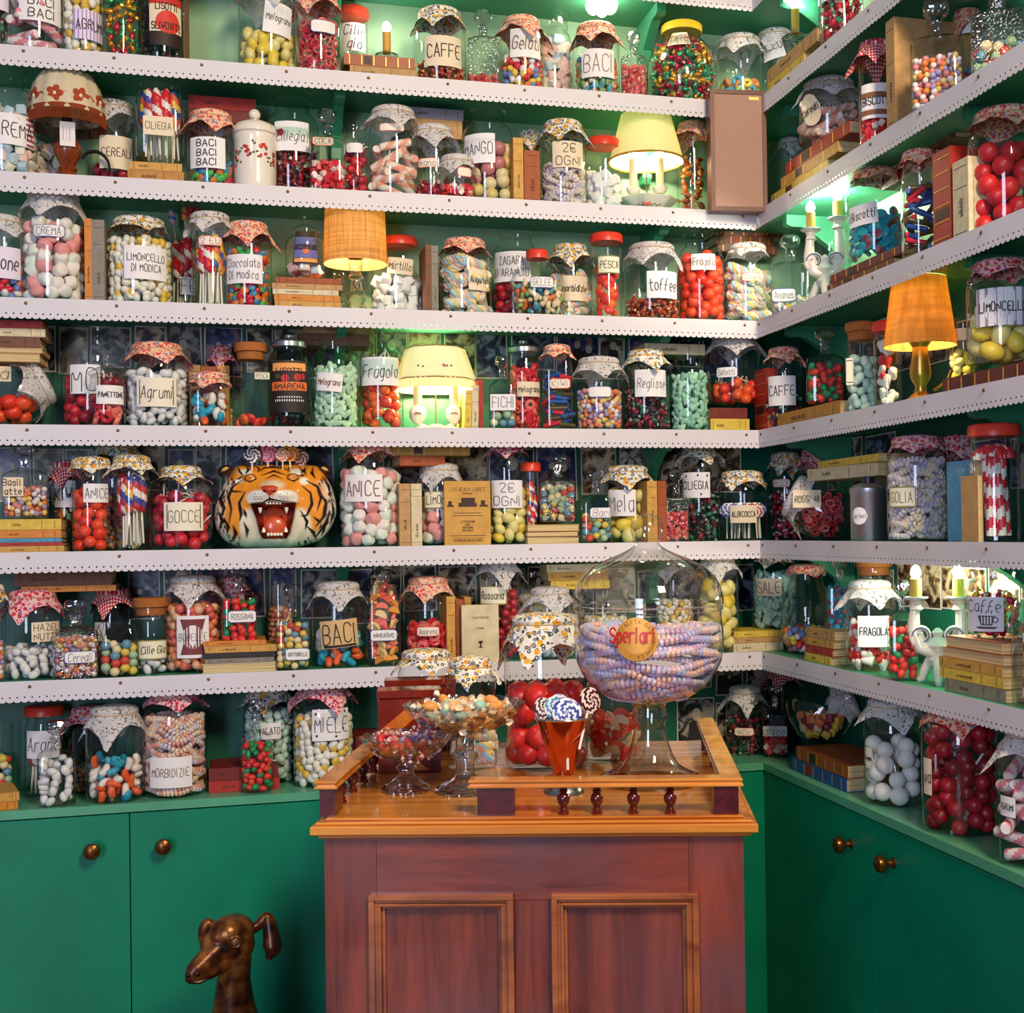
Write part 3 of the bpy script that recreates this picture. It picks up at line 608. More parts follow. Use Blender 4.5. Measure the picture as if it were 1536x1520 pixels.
def pack(kind, Rf, n, z0, z1, rnd, size=None):
    """places for sweets against the inside of a jar, front half and top layer"""
    s = size or K[kind][1]; shp = K[kind][0]; out = []
    tall = shp in ('tlolly', 'cane', 'swirl')
    if tall:
        R = Rf((z0 + z1) / 2) - s * (.34 if shp != 'cane' else .42); h = (z1 - z0)
        L = 3.6 if shp == 'tlolly' else (2.5 if shp == 'cane' else 2.4); sz = min(s, h / L)
        for ring, cnt in ((.95, 11), (.45, 5)):
            for i in range(cnt):
                a = i * 2 * math.pi / cnt + rnd.uniform(-.15, .15); zc = z0 + sz * ({'tlolly': 2.62, 'cane': 1.7, 'swirl': 1.95}[shp]) + rnd.uniform(0, max(0, h - sz * L) * .8)
                out.append(((R * ring * math.cos(a), R * ring * math.sin(a), zc), (rnd.uniform(-.07, .07), rnd.uniform(-.07, .07), rnd.uniform(-.5, .5) if shp == 'swirl' else (a + math.pi + rnd.uniform(-.5, .5) if shp == 'cane' else rnd.uniform(0, 6))), sz))
        return out
    ex = {'rope': 1.3, 'stick': 1.2, 'wrap': .95, 'lolly': .8, 'slice': .8, 'gum': .85, 'heart': .85}.get(shp, .93); vs = {'rope': .62, 'stick': .58, 'wrap': .55, 'lentil': .55, 'slice': .45, 'ring': .36, 'fring': .55, 'heart': .52, 'almond': .62, 'gum': .52, 'lolly': .62, 'coin': .52, 'egg': .72}.get(shp, .8)
    nl = max(1, int((z1 - z0) / (s * vs)))
    for l in range(nl):
        z = z0 + s * vs * (l + .55) + s * .04; top = l >= nl - 2
        for ring in range(6):
            rr = lambda a: max(0, Rf(z) * ((abs(math.cos(a)) ** n + abs(math.sin(a)) ** n) ** (-1 / n) if n != 2 else 1) - s * (.47 + .9 * ring))
            if rr(0) < s * .12 and ring: break
            cnt = max(1, int(2 * math.pi * max(rr(0), .001) * (1.12 if n != 2 else 1) / (s * ex))); off = rnd.random()
            if ring >= 2 and not top: break
            for i in range(cnt):
                a = (i + off) * 2 * math.pi / cnt + rnd.uniform(-.1, .1)
                if not top and math.sin(a) > (.35 if ring == 0 else .15): continue
                r = rr(a)
                rot = (rnd.uniform(0, 6.3), rnd.uniform(0, 6.3), rnd.uniform(0, 6.3)); deep = ring > 0 and not top
                if shp in ('rope', 'stick'): rot = (rnd.uniform(0, 6.3), rnd.uniform(-.5, .5), a + math.pi / 2 + rnd.uniform(-.35, .35))
                if shp == 'lolly':
                    dv = Vector((math.cos(a) + rnd.uniform(-.9, .9), math.sin(a) + rnd.uniform(-.9, .9), rnd.uniform(-.9, .3) if not top else rnd.uniform(-1.2, -.2))); rot = tuple(dv.to_track_quat('Z', 'Y').to_euler())
                if shp in ('heart', 'coin', 'fring', 'slice', 'lentil', 'ring') and ring == 0: rot = (math.pi / 2 + rnd.uniform(-.6, .6), rnd.uniform(-.6, .6), a + math.pi / 2 + rnd.uniform(-.5, .5)) if shp != 'slice' else (rnd.uniform(-.6, .6), rnd.uniform(-.9, .9), a + math.pi / 2 + rnd.uniform(-.5, .5))
                jz = rnd.uniform(-.16, .16) * s + (s * .22 if (i % 2) else -s * .05)
                out.append(((r * math.cos(a), r * math.sin(a), max(z0 + s * .25, z + jz)), rot, s * rnd.uniform(.9, 1.06), deep))
    return out
def rotm(r):
    from mathutils import Euler
    return np.array(Euler(r).to_matrix())
def join_sweets(kind, pl, rnd, P, rz, label):
    shp, ks, pal, noun, plural, indiv = K[kind]; mb = MB(); base = SHAPE[shp](); BV = np.concatenate(base.v); nm = max(base.m) + 1; foil = kind in ('foil', 'foilr')
    mats = [plain(c, .28 if foil else .38, .55 if foil else 0) for p in pal for c in (p[1:] + p[1:2] * 3)[:nm]]
    for q in pl:
        (x, y, z), r, sc = q[:3]; k = rnd.randrange(len(pal)); V = BV * sc @ rotm(r).T + np.array((x, y, z)); n0 = mb.n
        mb.v.append(V); mb.f += [tuple(i + n0 for i in f) for f in base.f]; mb.m += [k * nm + i for i in base.m]; mb.n += len(V)
    tag(obj('sweets', mb, mats, loc=P, rot=(0, 0, rz)), label, 'sweets', kind='stuff')
def fill(P, rz, Rf, n, z0, z1, kind, seed, where, size=None, back=False):
    rnd = random.Random(seed)
    if kind in BEADK: return beads(P, rz, Rf, z0, z1, kind, seed, where)
    shp, ks, pal, noun, plural, indiv = K[kind]; pl = pack(kind, Rf, n, z0, z1, rnd, size)
    if not indiv or back: return join_sweets(kind, pl, rnd, P, rz, '%s filling the %s' % (plural, where))
    front = [q for q in pl if len(q) < 4 or not q[3]]; deep = [q for q in pl if len(q) > 3 and q[3]]
    if deep: join_sweets(kind, deep, rnd, P, rz, 'more %s deeper inside the %s' % (plural, where))
    c, s = math.cos(rz), math.sin(rz)
    for q in front:
        (x, y, z), r, sc = q[:3]; k = rnd.randrange(len(pal)); o = bpy.data.objects.new(noun.replace(' ', '_'), sweet_mesh(kind, k)); COL.objects.link(o)
        o.location = (P[0] + c * x - s * y, P[1] + s * x + c * y, P[2] + z); o.rotation_euler = (r[0], r[1], r[2]); o.rotation_euler = (Matrix.Rotation(rz, 3, 'Z') @ Matrix(rotm(r).tolist())).to_euler(); o.scale = (sc, sc, sc)
        tag(o, '%s %s in the %s' % (pal[k][0], noun, where), noun, '%s in the %s' % (plural, where))
def beads(P, rz, Rf, z0, z1, kind, seed, where):
    rnd = random.Random(seed); cols = BEADK[kind]; s = .0152; base = sh_bead(); BV = np.concatenate(base.v); mb = MB(); step = s * .64
    nst = int((z1 - z0) / (s * .75))
    for l in range(nst):
        for ring in range(2):
            z = z0 + s * .6 + (z1 - z0 - s) * l / max(1, nst - 1); ph = rnd.uniform(0, 6.3); am = rnd.uniform(.006, .022); w = rnd.choice((2, 3, 4)); R = Rf(z) - s * (.6 + ring * 1.0)
            if R < .01: continue
            top = l > nst - 4
            k = 0; a = math.pi * (.80 if not top else 0) + (0 if top else .0); end = a + (1.4 * math.pi if not top else 2 * math.pi)
            while a < end:
                zz = min(z1, max(z0 + s * .5, z + am * math.sin(w * a + ph))); Rr = Rf(zz) - s * (.6 + ring) + .003 * math.sin(5 * a + ph)
                slope = am * w * math.cos(w * a + ph) / max(R, .01); da = step / (R * math.sqrt(1 + slope ** 2)); a += da
                d = np.array((-math.sin(a), math.cos(a), slope)); d /= np.linalg.norm(d); u = np.array((math.cos(a), math.sin(a), 0)); v = np.cross(d, u)
                V = (BV * s) @ np.stack([u, v, d]) + np.array((Rr * math.cos(a), Rr * math.sin(a), zz)); n0 = mb.n
                mb.v.append(V); mb.f += [tuple(i + n0 for i in q) for q in base.f]; ci = (k // 3 + l) % len(cols) if rnd.random() < .7 else rnd.randrange(len(cols)); mb.m += [ci] * len(base.f); mb.n += len(V); k += 1
            if top and ring == 1:
                for rr in np.arange(R - s, .01, -s):
                    for i in range(int(2 * math.pi * rr / step)):
                        a = i * step / rr; V = (BV * s) @ rotm((rnd.uniform(-.5, .5), math.pi / 2, a + math.pi / 2)).T + np.array((rr * math.cos(a), rr * math.sin(a), z + rnd.uniform(-.004, .004))); n0 = mb.n
                        mb.v.append(V); mb.f += [tuple(i + n0 for i in q) for q in base.f]; mb.m += [rnd.randrange(len(cols))] * len(base.f); mb.n += len(V)
    o = obj('candy_necklaces', mb, [plain(c, .55) for c in cols], loc=P, rot=(0, 0, rz)); tag(o, 'strings of candy beads coiled inside the %s' % where, 'sweets', kind='stuff')

# ---------------------------------------------------------------- jars
PROF = dict(
 jar=lambda k: [(.80, 0), (.95, .012), (1, .05), (1, .72), (.975, .79), (.89, .855), (k + .05, .895), (k, .91), (k, .965), (k + .03, .97), (k + .03, .995), (k, 1.0)],
 big=lambda k: [(.82, 0), (.96, .012), (1, .04), (1, .60), (.975, .68), (.88, .755), (.72, .80), (k - .02, .83), (k - .03, .92), (k + .05, .935), (k + .06, .965), (k + .03, .985), (k + .03, 1)],
 can=lambda k: [(.93, 0), (1, .015), (1, .985), (.97, 1)],
 sq=lambda k: [(.9, 0), (.985, .012), (1, .03), (1, .555), (.95, .60), (.62, .645), (.34, .665), (.27, .69), (.26, .775), (.34, .78), (.34, .80), (.28, .805)],
 globe=lambda k: [(.5, 0), (.72, .03), (.9, .14), (.985, .30), (1, .40), (.975, .54), (.86, .68), (.68, .79), (k + .02, .85), (k, .87), (k, .96), (k + .04, .97), (k + .04, 1)],
 apo=lambda k: [(.9, 0), (1, .02), (1, .68), (.93, .72), (.78, .74), (.76, .80), (.84, .81), (.84, .825), (.74, .83)])
LIDP = dict(lace='under white lace', floral='under red floral cloth', crimson='under crimson floral cloth', lemon='under lemon-print cloth', gingham='under red gingham cloth', red='with red lid', yellow='with yellow lid', cork='with cork stopper', metal='with metal lid', glass='with glass lid', stopper='with glass stopper', none='without lid')
def cloth(parent, kind, rl, zt, L, Rb, seed, phase=None, hl=.016, H=.2):
    rnd = random.Random(seed); S = 72; ph = (math.pi / 4 if phase is None else math.radians(phase)); rows = []; flare = .35 + .25 * rnd.random()
    uv = []; V = []; prof = [(0, .009), (.55, .008), (.9, .004), (1.0, -.001), (1.035, -hl * .5), (1.0, -hl)]
    nr = 9; f1, f2 = rnd.uniform(0, 6), rnd.uniform(0, 6)
    for r, z in prof: rows.append([(rl * r * math.cos(a), rl * r * math.sin(a), zt + z) for a in np.arange(S) * 2 * math.pi / S])
    lens = []
    for j in range(S):
        a = j * 2 * math.pi / S; q = (a - ph) % (math.pi / 2) - math.pi / 4      # q=+-pi/4 at a corner... corner where a==ph
        c = 1 / max(abs(math.cos(a - ph + math.pi / 4)), abs(math.sin(a - ph + math.pi / 4)))
        lens.append(L * (.34 + .66 * ((c - 1) / .4142)) * (1 + .12 * math.sin(3 * a + f1)))
    for k in range(1, nr + 1):
        t = k / nr; row = []
        for j in range(S):
            a = j * 2 * math.pi / S; l = lens[j] * t; fold = .0035 * math.sin(11 * a + f1) * t + .004 * math.sin(6 * a + f2) * t
            r = rl * 1.0 + l * flare + fold; z = zt - hl - l * (1 - flare * .35)
            r = max(r, Rb(z) + .0035 + max(0, fold)); row.append((r * math.cos(a), r * math.sin(a), z))
        rows.append(row)
    V = [p for row in rows for p in row]; nR = len(rows)
    F = [(i * S + j, i * S + (j + 1) % S, (i + 1) * S + (j + 1) % S, (i + 1) * S + j) for i in range(1, nR - 1) for j in range(S)] + [(0, S + j, S + (j + 1) % S) for j in range(S)]
    o = obj(('lace' if kind == 'lace' else 'cloth') + '_cover', MB().add(V, F), CLOTH[kind](), parent)
    if kind == 'gingham':
        ul = o.data.uv_layers.new(name='UVMap')
        R0 = [0] + [rl * p[0] for p in prof[1:]]; 
        for p in o.data.polygons:
            for li in p.loop_indices:
                vi = o.data.loops[li].vertex_index; i, j = divmod(vi, S); a = j * 2 * math.pi / S
                rr = R0[i] if i < len(prof) else rl + hl + lens[j] * (i - len(prof) + 1) / nr; ul.data[li].uv = (rr * math.cos(a), rr * math.sin(a))
    obj('string', MB().tube([((rl + .0015) * math.cos(a), (rl + .0015) * math.sin(a), zt - hl) for a in np.linspace(0, 2 * math.pi, 33)], .0012, 5), plain('C9A870', .8), parent)
    return o
def add_lid(root, lid, k, R, H, glass_m, seed, n):
    """caps the jar whose rim is at height H; k*R is the neck radius"""
    r = k * R + .0025
    if lid in ('red', 'yellow'):
        c = 'E2402E' if lid == 'red' else 'E8C22E'; prof = [(r * .97, -.020), (r + .002, -.019), (r + .002, .002), (r * .95, .006), (r * .9, .0065)]
        obj('lid', MB().lathe(prof, 64, rib=.012, ribn=32, X=TR((0, 0, H))), plain(c, .35), root, ang=60)
    elif lid == 'cork':
        obj('cork_stopper', MB().lathe([(r * .88, -.02), (r * .92, 0), (r * 1.08, .002), (r * 1.08, .022), (r * 1.0, .025)], 24, X=TR((0, 0, H))), plain('B4692E', .85, var=260), root)
    elif lid == 'metal':
        obj('lid', MB().lathe([(r, -.014), (r + .002, -.012), (r + .002, 0), (r * .9, .006), (r * .35, .009), (r * .3, .014), (r * .34, .02), (r * .2, .024)], 28, X=TR((0, 0, H))), plain('C8C8CC', .25, .9), root)
    elif lid == 'glass':
        obj('glass_lid', MB().lathe([(r * .95, -.004), (r * 1.1, 0), (r * 1.1, .006), (r * .8, .014), (r * .4, .022), (r * .16, .026), (r * .14, .032), (r * .26, .037), (r * .3, .046), (r * .2, .055), (r * .08, .057)], 28, X=TR((0, 0, H))), GLASS['clear'](), root)
def jar_label_map(R, n, zc, phi, Rf):
    def f(u, v, off):
        z = zc + v; r = Rf(z) + off
        if n > 4: return (u + R * math.tan(phi) * 0, -(r + .0004), z) if abs(u) < R * .97 else (math.copysign(R * .97, u), -(r - .002), z)
        a = -math.pi / 2 + phi + u / max(R, .01); return (r * math.cos(a), r * math.sin(a), z)
    return f
JN = [0]
def J(wall, sh, xc, yt, w, kind, cap='none', text=None, lab=None, body='jar', glass_='clear', fillf=.7, d=None, yb=None, n=2, nk=.74, row=0, size=None, desc=None, noun='jar', phase=None, ls='w', rot=0, shear=0, base=None, lid_h=None, extra=None, lkind='', lrot=0, clen=.075, sw=None, group=None, place=None):
    """one jar: image column xc, top row yt and width w in pixels; lab=(u0,u1,v0,v1) label box in pixels"""
    JN[0] += 1; seed = JN[0] * 13
    Rm = w * .5 * 3.5 / FPX
    P = spot(wall, xc, 0) if base is None else None
    for _ in range(3):
        dd = d if d is not None else (min(DEP - Rm - .012, Rm + .014) if not row else DEP - Rm - .012)
        P = spot(wall, xc, dd) if base is None else np.array(base[:3]); dep = proj((P[0], P[1], ZS[sh] if base is None else P[2]))[2]; Rm = w * .5 * dep / FPX
    if n > 4: Rm *= .93
    zb = ZS[sh] if base is None else P[2]
    if yb is not None: zb = zat(P, yb)
    P = np.array((P[0], P[1], zb + .0006)); Ht = zat(P, yt) - zb
    if base is None: Ht = min(Ht, ZS[sh - 1] - .030 - zb)      # stays below the next board
    ppm = FPX / dep; rz = facecam(P) + math.radians(rot)
    if body == 'sq': H = Ht / 1.0; gl_h = H
    else: gl_h = Ht - {'red': .007, 'yellow': .007, 'cork': .025, 'metal': .022, 'glass': .056}.get(cap, .004 if cap in CLOTH else 0)
    if body == 'apo': gl_h = Ht
    R = Rm; prof = [(r * R, z * gl_h) for r, z in PROF[body](nk)]
    pr = np.array(prof[1:]); Rf = lambda z: float(np.interp(z, pr[:, 1], pr[:, 0]))
    place = place or ('on the ' + ORD[sh] + (' by the right wall' if wall == 'R' else ''))
    if place.startswith('on the green counter by'): place = 'on the right counter'
    plural = K[kind][4] if kind in K else (desc or 'candy necklaces' if kind in BEADK else (desc or 'nothing'))
    if kind in K and desc: plural = desc
    what = 'glass %s of %s %s' % (noun, plural, LIDP[cap] if body not in ('sq', 'apo') else 'with glass stopper')
    if text: what += ', labelled ' + ' '.join(text).replace(',', '')
    full = what + ', ' + place
    wd_ = full.split()
    if len(wd_) > 16: full = ' '.join((what.replace('glass ' + noun, noun) + ', ' + ORD[sh].replace('green ', '')).split()[:16])
    root = thing('candy_' + noun.replace(' ', '_'), full, noun.split()[-1] if noun != 'jar' else 'jar', P, rz, group)
    gm = GLASS[glass_]()
    seg = 8 if n == 8.5 else 40
    if n > 4 and n != 8.5: seg = 48
    mb = MB().lathe(prof, seg, n=(2 if n == 8.5 else n), cap1=False, ang0=(math.pi / 8 if n == 8.5 else 0))
    obj('glass_body', mb, gm, root, ang=35)
    if body in ('sq', 'apo'):
        h = gl_h; 
        if body == 'sq':
            st = MB().lathe([(.2 * R, .70 * h), (.24 * R, .805 * h), (.22 * R, .84 * h), (.42 * R, .87 * h), (.5 * R, .90 * h), (.5 * R, .96 * h), (.4 * R, h)], 24, n=(6 if seed % 2 else 2), rib=.06, ribn=0 if seed % 2 else 8)
        else: st = MB().lathe([(.62 * R, .79 * h), (.66 * R, .84 * h), (.4 * R, .86 * h), (.42 * R, .875 * h), (.72 * R, .91 * h), (.76 * R, .94 * h), (.6 * R, .98 * h), (.2 * R, h)], 24, rib=.05, ribn=10)
        obj('stopper', st, GLASS['thick'](), root)
    elif cap in CLOTH: cloth(root, cap, max(nk * R, .02) + .004, gl_h + .003, min(clen, gl_h * .5), lambda z: Rf(min(z, gl_h)), seed, phase if phase is not None else -90 + random.Random(seed).uniform(-25, 25), hl=.013)
    else: add_lid(root, cap, nk, R, gl_h, gm, seed, n)
    where = '%s %s' % (noun, ('labelled ' + ' '.join(text)) if text else (LIDP[cap] if body not in ('sq', 'apo') else 'with glass stopper')) + ' ' + ('on the ' + ORD[sh])
    if base is not None: where = '%s %s on the wooden desk' % (noun, LIDP[cap])
    if text and lab or lab:
        u0, u1, v0, v1 = lab; lw, lh = (u1 - u0) / ppm, (v1 - v0) / ppm
        # height of the label on the jar front
        zc = zat(P, (v0 + v1) / 2) - zb; phi = math.asin(max(-.95, min(.95, ((u0 + u1) / 2 - xc) / ppm / R))) - math.radians(rot) if n <= 4 else 0
        if n > 4: 
            uo = ((u0 + u1) / 2 - xc) / ppm; mp0 = jar_label_map(R, n, zc, 0, Rf); mp = lambda u, v, o: mp0(u + uo, v, o)
        else:
            mp = jar_label_map(R, n, zc, phi, Rf)
        paper_label(root, text or [], ls, min(lw * (1.05 if n <= 4 else 1), R * 2.2), lh, mp, sw or max(.0009, min(.0022, lh * .035)), shear, seed, lkind, extra, rot=math.radians(lrot))
    if kind in K or kind in BEADK:
        fh = gl_h * (.555 if body == 'sq' else .80) * fillf
        w_ = where.split()
        fill(P, rz, lambda z: Rf(z) - .004, n if n < 8.5 else 2, .005, fh, kind, seed, where, size, back=bool(row))
    return root, P, R, Ht

# ---------------------------------------------------------------- books
POS = {1: ['on its own'], 2: ['lower', 'upper'], 3: ['lowest', 'middle', 'topmost'], 4: ['lowest', 'second lowest', 'second highest', 'topmost'], 5: ['lowest', 'second lowest', 'middle', 'second highest', 'topmost'], 6: ['lowest', 'second lowest', 'third lowest', 'third highest', 'second highest', 'topmost']}
BKC = dict(ochre='D9A24A', tan='C99A62', cream='E4D2AC', brown='7A4A2A', red='B8281E', darkred='7A1A16', leather='6E3216', blue='24519A', yellow='E8C24A', grey='8F8478', lilac='9A90A0', black='2A2426', burgundy='6A1822', orange='E08A2E', wood='C98A3E', skyblue='4F9CC4', gold='B98A2E', rust='A84E1C')
CN = dict(darkred='dark red', skyblue='sky blue', wood='tan-brown', leather='brown leather', gold='old gold')
def pages_mat():
    if 'pages' in MATS: return MATS['pages']
    m, t, out = new_mat('page_edges'); p = nd(t, 'ShaderNodeBsdfPrincipled', i_Roughness=.85); tc = nd(t, 'ShaderNodeTexCoord'); mp = nd(t, 'ShaderNodeMapping'); mp.inputs['Scale'].default_value = (4, 4, 900)
    nz = nd(t, 'ShaderNodeTexNoise', i_Scale=1.0); rp = ramp(t, [(.3, 'B08A58'), (.65, 'E8D2A0')]); L = t.links.new
    L(tc.outputs['Object'], mp.inputs[0]); L(mp.outputs[0], nz.inputs['Vector']); L(nz.outputs[0], rp.inputs[0]); L(rp.outputs[0], p.inputs['Base Color']); L(p.outputs[0], out.inputs[0]); MATS['pages'] = m; return m
def make_book(root, l, t, dp, colour, style, X, seed=0):
    """local frame of X: length along x, spine at y=0 facing -y, thickness up z"""
    c = BKC.get(colour, colour); th = .0018 if style != 'p' else .0008; cm = plain(c, .6 if style != 'g' else .45, var=60)
    mb = MB(); mb.box((-l / 2, 0, 0), (l / 2, dp, th), X=X); mb.box((-l / 2, 0, t - th), (l / 2, dp, t), X=X); mb.box((-l / 2, -.0006, th * .5), (l / 2, .002, t - th * .5), X=X)
    cv = obj('cover', mb, cm, root, smooth=False)
    obj('page_block', MB().box((-l / 2 + .002, .002, th), (l / 2 - .002, dp - .002, t - th), X=X), pages_mat(), root, smooth=False)
    rnd = random.Random(seed); b = MB()
    if style == 'g':
        for u in (-.42, -.25, -.08, .09, .26, .42): b.box((u * l - .0012, -.0016, t * .1), (u * l + .0012, 0, t * .9), X=X)
        obj('gilt_bands', b, plain('D8A84A', .35, .6), cv, smooth=False)['kind'] = 'stuff'
        obj('title_patch', MB().box((-.22 * l, -.0014, t * .14), (-.11 * l, 0, t * .86), X=X), plain(rnd.choice(['3A1A14', '8A1A1A', '1E1A1A']), .5), cv, smooth=False)
    elif style == 's' or style == 'p':
        u = -.3 + rnd.uniform(-.05, .1)
        for k in range(rnd.randrange(6, 12)):
            w = rnd.uniform(.004, .018); b.box((u * l, -.0012, t * .36), ((u + w) * l, 0, t * rnd.uniform(.5, .64)), X=X); u += w + .012
        for v in (-.44, .40, rnd.uniform(.1, .3)): b.box((v * l, -.0012, t * .12), (v * l + .0009, 0, t * .88), X=X)
        obj('spine_print', b, plain('4A3024', .7), cv, smooth=False)['kind'] = 'stuff'
def stack(wall, sh, d, books, ctx, yb=None, dep=.15, z0=None):
    N = len(books); z = ZS[sh] if z0 is None else z0
    if yb is not None:
        b = books[0]; P = spot(wall, (b[0] + b[1]) / 2, d); z = zat(P, yb)
    for k, bk in enumerate(books):
        x0, x1, y0, y1, col, sty = bk[:6]; yaw = math.radians(bk[6]) if len(bk) > 6 else 0
        A, B = spot(wall, x0, d), spot(wall, x1, d); P = (A + B) / 2; l = float(np.linalg.norm(A[:2] - B[:2])); t = max(.006, (y1 - y0) * proj((P[0], P[1], z))[2] / FPX)
        hn = {'g': 'gilt-tooled %s book', 's': '%s hardback book', 'p': '%s paperback', 'e': '%s book pages outward'}[sty] % CN.get(col, col)
        root = thing('book', '%s, %s of the flat stack %s' % (hn, POS[N][k], ctx) if N > 1 else '%s lying flat %s' % (hn, ctx), 'book', (P[0], P[1], z + .0003), RZ[wall] + yaw, None)
        dpt = min(dep, DEP - d - .004); X = TR() if sty != 'e' else TR((0, dpt, 0), rz=math.pi)
        make_book(root, l, t, dpt, col, sty, X, k + int(x0)); z += t + .0006
    return z
def vbook(wall, sh, x0, x1, yt, col, sty, ctx, d=.02, dep=.13, yb=None, tilt=0):
    A, B = spot(wall, x0, d), spot(wall, x1, d); P = (A + B) / 2; t = float(np.linalg.norm(A[:2] - B[:2])); z = ZS[sh] if yb is None else zat(P, yb); l = zat(P, yt) - z
    hn = {'g': 'gilt-tooled %s book', 's': '%s hardback book', 'p': '%s paperback'}[sty] % CN.get(col, col)
    root = thing('book', '%s standing upright %s' % (hn, ctx), 'book', (P[0], P[1], z + .0005), RZ[wall])
    X = np.array(Matrix.Translation((t / 2, 0, l / 2)) @ Matrix.Rotation(-math.pi / 2, 4, 'Y').to_4x4()); X = np.array(Matrix.Translation((t / 2, 0, l / 2))) @ np.array(((0, 0, -1, 0), (0, 1, 0, 0), (1, 0, 0, 0), (0, 0, 0, 1)), float)
    make_book(root, l, t, min(dep, DEP - d - .004), col, sty, X, int(x0)); root.rotation_euler[1] = math.radians(tilt)
def cbook(wall, sh, x0, x1, yt, col, ctx, lines, d=.015, t=.018, tc='3A2018', lean=0, art=None):
    A, B = spot(wall, x0, d), spot(wall, x1, d); P = (A + B) / 2; w = float(np.linalg.norm(A[:2] - B[:2])); z = ZS[sh]; h = zat(P, yt) - z
    root = thing('book', '%s book standing front cover outwards %s' % (CN.get(col, col), ctx), 'book', (P[0], P[1], z + .0005), RZ[wall]); root.rotation_euler[0] = math.radians(-lean)
    c = BKC.get(col, col); mb = MB().box((-w / 2, 0, 0), (w / 2, .0012, h)).box((-w / 2, t - .0012, 0), (w / 2, t, h)).box((-w / 2 - .0006, .0006, 0), (-w / 2 + .001, t - .0006, h))
    cv = obj('cover', mb, plain(c, .6, var=30), root, smooth=False); obj('page_block', MB().box((-w / 2 + .001, .0013, .001), (w / 2 - .001, t - .0013, h - .001)), pages_mat(), root, smooth=False)
    if lines:
        tm = MB()
        for txt, v, hh, ww in lines:
            for q in ribbons([txt], w * ww, h * hh, .0009): tm.add([(u, -.0005, h * v + vv) for u, vv in q], [(0, 1, 2, 3)])
        for a, b, e, f in art or []: tm.box((a * w, -.0006, b * h), (e * w, 0, f * h))
        obj('cover_print', tm, plain(tc, .6), cv, smooth=False)
    return root, w, h

# ---------------------------------------------------------------- lamps
def bulb_mat(name, c, s): return plain(c, .4, emit=s)
def bulb(parent, z, r=.012, strength=60, c='FFF0D8', x=0, y=0, h=2.0):
    return obj('bulb', MB().lathe([(r * .45, 0), (r * .6, .25 * r), (r, r * .9), (r * .95, r * 1.3), (r * .6, r * h * .85), (r * .1, r * h)], 16, X=TR((x, y, z))), bulb_mat('bulb', c, strength), parent)
def shade(parent, prof, mat, name='lamp_shade', n=2, seg=48, th=.0012, rib=0, ribn=0):
    inner = [(r - th, z) for r, z in reversed(prof)]
    return obj(name, MB().lathe(prof + inner + [prof[0]], seg, n=n, cap0=False, cap1=False, rib=rib, ribn=ribn), mat, parent, ang=50)
def px_thing(wall, sh, xc, d, name, label, cat):
    P = spot(wall, xc, d); P = np.array((P[0], P[1], ZS[sh] + .0006)); dep = proj(P)[2]; s = dep / FPX
    return thing(name, label, cat, P, facecam(P)), P, s
PORC = plain('F0E6DA', .2, coat=.6); DKWOOD = wood('dark_turned_wood', '5A1E0C', 'A04A1E', .25, (20, 20, 6))
def flower_dots(mb, pts, r, mi=0):
    for x, y, z in pts: mb.ball((x, y, z), (r, r * .35, r), mi, seg=8, rings=5)

